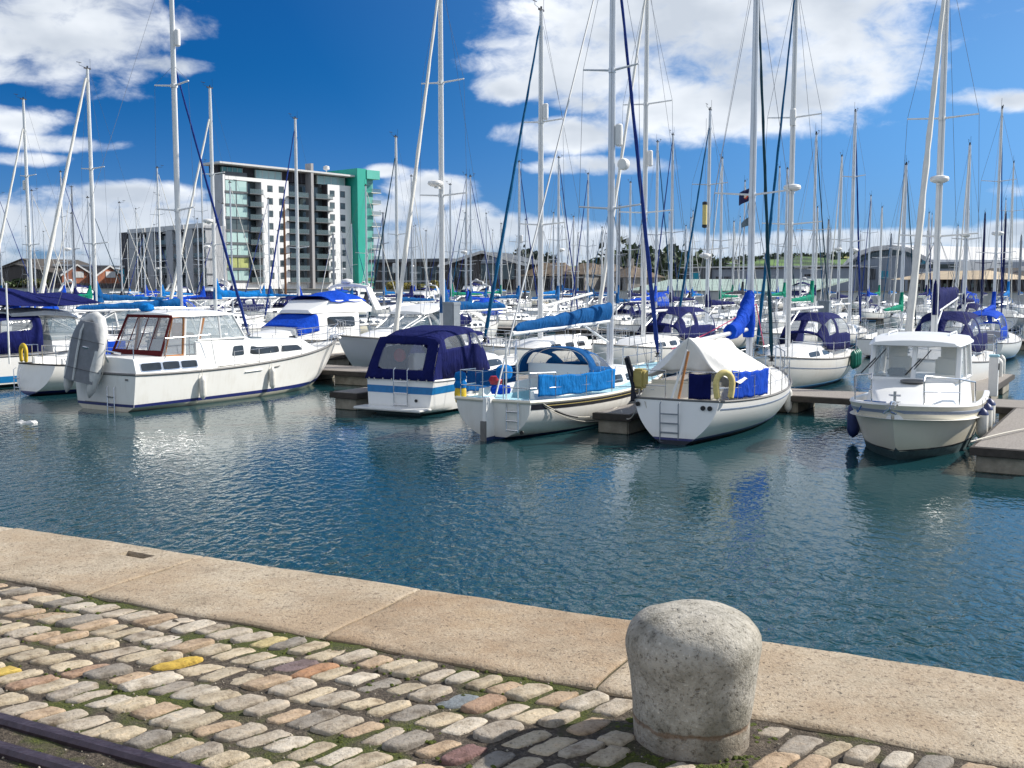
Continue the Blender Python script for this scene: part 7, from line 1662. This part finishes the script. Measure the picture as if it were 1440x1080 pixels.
def foliage(mb, rnd, c, rx, rz, n, s):
    cl = [(Vector((rnd.gauss(0, .42), rnd.gauss(0, .42), rnd.gauss(0, .42))), rnd.uniform(.28, .5)) for _ in range(11)]
    for _ in range(n):
        o, k = rnd.choice(cl); d = Vector((rnd.gauss(0, 1), rnd.gauss(0, 1), rnd.gauss(0, 1))).normalized()*k*rnd.uniform(.5, 1.05); p = o+d
        p = Vector((p.x*rx, p.y*rx, p.z*rz))+c; a = Vector((rnd.gauss(0, 1), rnd.gauss(0, 1), rnd.gauss(0, 1))).normalized(); b_ = a.cross(Vector((rnd.gauss(0, 1), rnd.gauss(0, 1), rnd.gauss(0, 1)))).normalized(); q_ = s*rnd.uniform(.6, 1.3)
        mb.add([p-a*q_-b_*q_*.5, p+a*q_-b_*q_*.6, p+a*q_*.7+b_*q_*.6, p-a*q_*.8+b_*q_*.5], [(0, 1, 2, 3)])
def tree(px, ytop, Y, rx, mat, label, seed, n=900, zb=2.2):
    rnd = random.Random(seed); top = P(px, ytop, Y); t = empty('tree', (top.x, Y, zb), 0, label, 'tree', 'trees on the far shore'); H = top.z-zb
    mb = MB(); mb.tube([(0, 0, 0), (.1, 0, H*.3), (.15, .1, H*.75)], [H*.035, H*.026, H*.012], 7)
    for k in range(5): a = k*1.3; mb.tube([(.1, 0, H*(.3+.06*k)), (cos(a)*rx*.5, sin(a)*rx*.5, H*(.55+.06*k))], [H*.016, H*.006], 5)
    mb.build('trunk', M['bark'], t); mb = MB(); foliage(mb, rnd, Vector((0, 0, H*.55)), rx*1.15, H*.55, int(n*1.8), max(.36, H*.055)); mb.build('crown', M[mat], t, smooth=False, normals=False)
for a in ((722, 352, 250, 4.2, 'leaf4', 'dark evergreen tree rising behind the gabled hall, left one', 1), (741, 350, 256, 4.6, 'leaf4', 'dark evergreen tree rising behind the brown-roofed terrace', 2), (756, 357, 262, 3.4, 'leaf4', 'smaller dark evergreen tree right of the others behind the terrace', 3), (893, 376, 215, 4.4, 'leaf2', 'bushy olive tree right of the chimneyed house', 4), (908, 379, 222, 4., 'leaf1', 'round dark tree beside the olive tree by the green roof', 5), (560, 398, 205, 2.6, 'leaf3', 'yellowing shrub in front of the long dark building, left one', 6), (583, 399, 207, 2.4, 'leaf2', 'green shrub between the yellow ones in front of the dark building', 7), (602, 401, 207, 2., 'leaf3', 'yellowing shrub near the middle masts, right one', 8), (58, 393, 270, 4., 'leaf2', 'low green bush in front of the long shed at the left', 9), (22, 394, 275, 4.4, 'leaf1', 'dark low bush at the left edge before the long shed', 10), (930, 385, 240, 4., 'leaf2', 'low tree above the left end of the green roof', 11), (876, 378, 232, 4., 'leaf1', 'dark tree right behind the chimneyed house', 12)): tree(*a)
# hedges and woods on the hills: nobody could count those trees
mb = MB(); rnd = random.Random(77)
for k in range(420):
    px = rnd.uniform(820, 1520); v = rnd.choice((.79, .79, .74, .5, .6)) if px < 1330 else rnd.choice((.79, .56, .50, .45, .45, .40))
    if px > 1330 and v > .7 and rnd.random() < .8: continue
    if mnoise.noise(Vector((px*.02, v*9, 4))) < -.1 and v < .7: continue
    p = hillf((px+350)/2200, v); s_ = rnd.uniform(2.2, 4.6); foliage(mb, rnd, p+Vector((0, 0, s_*.55)), s_*1.4, s_, 30, 1.7)
tag(mb.build('hedgerow_woods', M['leaf1'], smooth=False, normals=False), 'dark hedgerows and woods along the far green hills', 'woods', kind='stuff')
mb = MB()
for k in range(150):
    px = rnd.uniform(865, 1000); p = P(px, 396, rnd.uniform(300, 420)); p.z = 2; s_ = rnd.uniform(3, 6); foliage(mb, rnd, p+Vector((0, 0, s_*.7+2.5*(1 if px < 920 else .3))), s_*1.2, s_*1.1, 60, 1.2)
tag(mb.build('shore_woods', M['leaf1'], smooth=False, normals=False), 'mass of dark trees behind the chimneyed stone house', 'woods', kind='stuff')
# far village houses below the field
for i, (px, y, lb) in enumerate(((948, 384, 'tiny pale house below the green field, left one'), (957, 386, 'tiny white house below the green field, right one'), (936, 388, 'tiny cream house half hidden by trees below the field'))):
    f = Face('far_house', lb, 'house', px, 380, px+9, 382, group='far houses'); ze = f.z(y, px); f.box('wall', 'wwhite', 0, f.len, 0, 7, 2, ze-1.4); mb = MB(); mb.loft([[(x, -.4, ze-1.4), (x, 3.5, ze+.8), (x, 7.4, ze-1.4)] for x in (-.4, f.len+.4)]); mb.build('roof', M['brownroof'], f.root, smooth=False); f.box('window', 'gdark', f.len*.3, f.len*.5, -.1, 0, ze-3.2, ze-2)
# street lamps
for px, yt, Y, lb in ((191, 350, 240, 'twin-headed lamp post in front of the four-storey flats'), (527, 352, 232, 'lamp post right of the green tower'), (571, 366, 215, 'lamp post in front of the long dark building')):
    b_ = P(px, 405, Y); tp = P(px, yt, Y); t = empty('lamp_post', (b_.x, Y, 2.2), 0, lb, 'lamp post', 'lamp posts on the far quay'); H = tp.z-2.2
    mb = MB(); mb.tube([(0, 0, 0), (0, 0, H)], [.13, .08], 8); mb.build('post', M['greybox'], t)
    for s_ in (-1, 1): mb = MB(); mb.box((s_*.55, 0, H), (.9, .35, .14)); mb.tube([(0, 0, H-.1), (s_*.5, 0, H)], .05, 5); mb.build('lamp_head', M['greybox'], t)
# ------------------------------------------------------------------ the crowded far rows
rnd = random.Random(19)
def landmark(px):
    for lim, s_ in ((180, 'before the brick sheds'), (310, 'before the four-storey flats'), (530, 'before the tall white flats'), (635, 'before the long dark building'), (740, 'before the gabled hall'), (850, 'before the brown-roofed houses'), (960, 'before the chimneyed house'), (1080, 'left under the green roof'), (1190, 'right under the green roof'), (1290, 'before the arched hall'), (1385, 'before the beige pavilion')):
        if px < lim: return s_
    return 'at the right edge'
protos = []
specs = [('white yacht with navy sail cover and sprayhood', dict(boom=4.2, cover='navy', hood='navy', gen='sail')), ('white yacht with bright blue sail cover', dict(boom=4.2, cover='sky', gen='sail', hm=.5)), ('white yacht with mid blue sail cover and tent', dict(boom=4.2, cover='mid', bim='navy', gen='furlblue')),
         ('blue-hulled yacht with bare boom', dict(boom=4.2, cover=None, hull='bluehull', gen='sail', hood='mid')), ('white yacht with green sail cover', dict(boom=4.2, cover='greenc', gen='furlgreen', boot='black_stripe')), ('white yacht with royal blue cover and radome', dict(boom=4.2, cover='royal', radome=.45, gen='furlblue', bim='royal')), ('cream yacht with dark grey canvas', dict(boom=4.2, cover='dark', hull='cream', hood='dark', gen='sail'))]
npl = {}
def nearestphoto(px, Y): pass
occ = []          # mast feet already placed
for o in list(C.objects):
    if o.get('category') in ('sailing yacht', 'motor cruiser') and o.type == 'EMPTY':
        d = Vector((cos(o.rotation_euler.z), sin(o.rotation_euler.z), 0)); c = o.location+d*4.5; occ.append((c.dot(HU), c.dot(HV)))
count = 0; used_lab = {}
protoc = {}
rows = [(58.5, 211+180, 2), (73.5, 211, 2), (93.2, 31, 3), (108.8, 211, 3), (128.0, 31, 4), (144.0, 211, 4)]
for v, hdg, rown in rows:
    u = -150.
    while u < 60:
        u += 4.15+(.6 if rnd.random() < .4 else 0)+rnd.uniform(-.15, .3)
        c = uv(u, v); px = 720+F*c.x/c.y if c.y > 5 else -1
        if not (-60 < px < 1500): continue
        if any(abs(u-a) < 3.5 and abs(v-b_) < 8 for a, b_ in occ): continue
        if rnd.random() < (.30 if rown == 2 else (.58 if px < 560 else .26)): continue
        if rnd.random() < .14 and rown > 2: kind = 7
        else: kind = rnd.randrange(7)
        hh = 31 if (hdg % 360) == 31 else 211
        d = Vector((sin(R(hh)), cos(R(hh)), 0)); pos = c-d*4.5+HV*rnd.uniform(-.6, .6)
        base = 'white motor cruiser' if kind == 7 else specs[kind][0]
        lab = '%s, %s row, %s' % (base, {2: 'second', 3: 'third', 4: 'farthest'}[rown], landmark(px))
        if kind not in protoc:
            if kind == 7: r_, h_ = cruiser(lab, pos, hh, 8.8, 3., 'fly', anchor='stern', hi=False, rails=False, cover='navy')
            else:
                kw = dict(L=8.8+.25*kind, mastx=.58, ztop=[11.2, 12.2, 11.6, 12.8, 10.8, 13.2, 11.8][kind], mr=.075, hi=False, mastm=['alu', 'whitemast'][kind % 2], spreads=(.36, .68) if kind % 2 else (.5,)); kw.update(specs[kind][1]); kw['gr'] = .045
                r_, h_, _ = sailboat(lab, pos, hh, **kw)
            protoc[kind] = r_; r_['group'] = 'boats of the far rows'; o = r_
        else:
            o = copy_tree(protoc[kind]); o.location = pos; o.rotation_euler = (0, 0, heading(hh)+R(rnd.uniform(-2, 2)))
            s_ = rnd.uniform(.86, 1.05); o.scale = (s_, s_, s_*rnd.uniform(.9, 1.08))
        n_ = used_lab.get(lab, 0); used_lab[lab] = n_+1
        o['label'] = lab; o['group'] = 'boats of the far rows'; count += 1
print('far boats', count)
for o in C.objects:
    lb = o.get('label')
    if lb and len(lb.split()) > 16: print('LONG', o.name, lb)
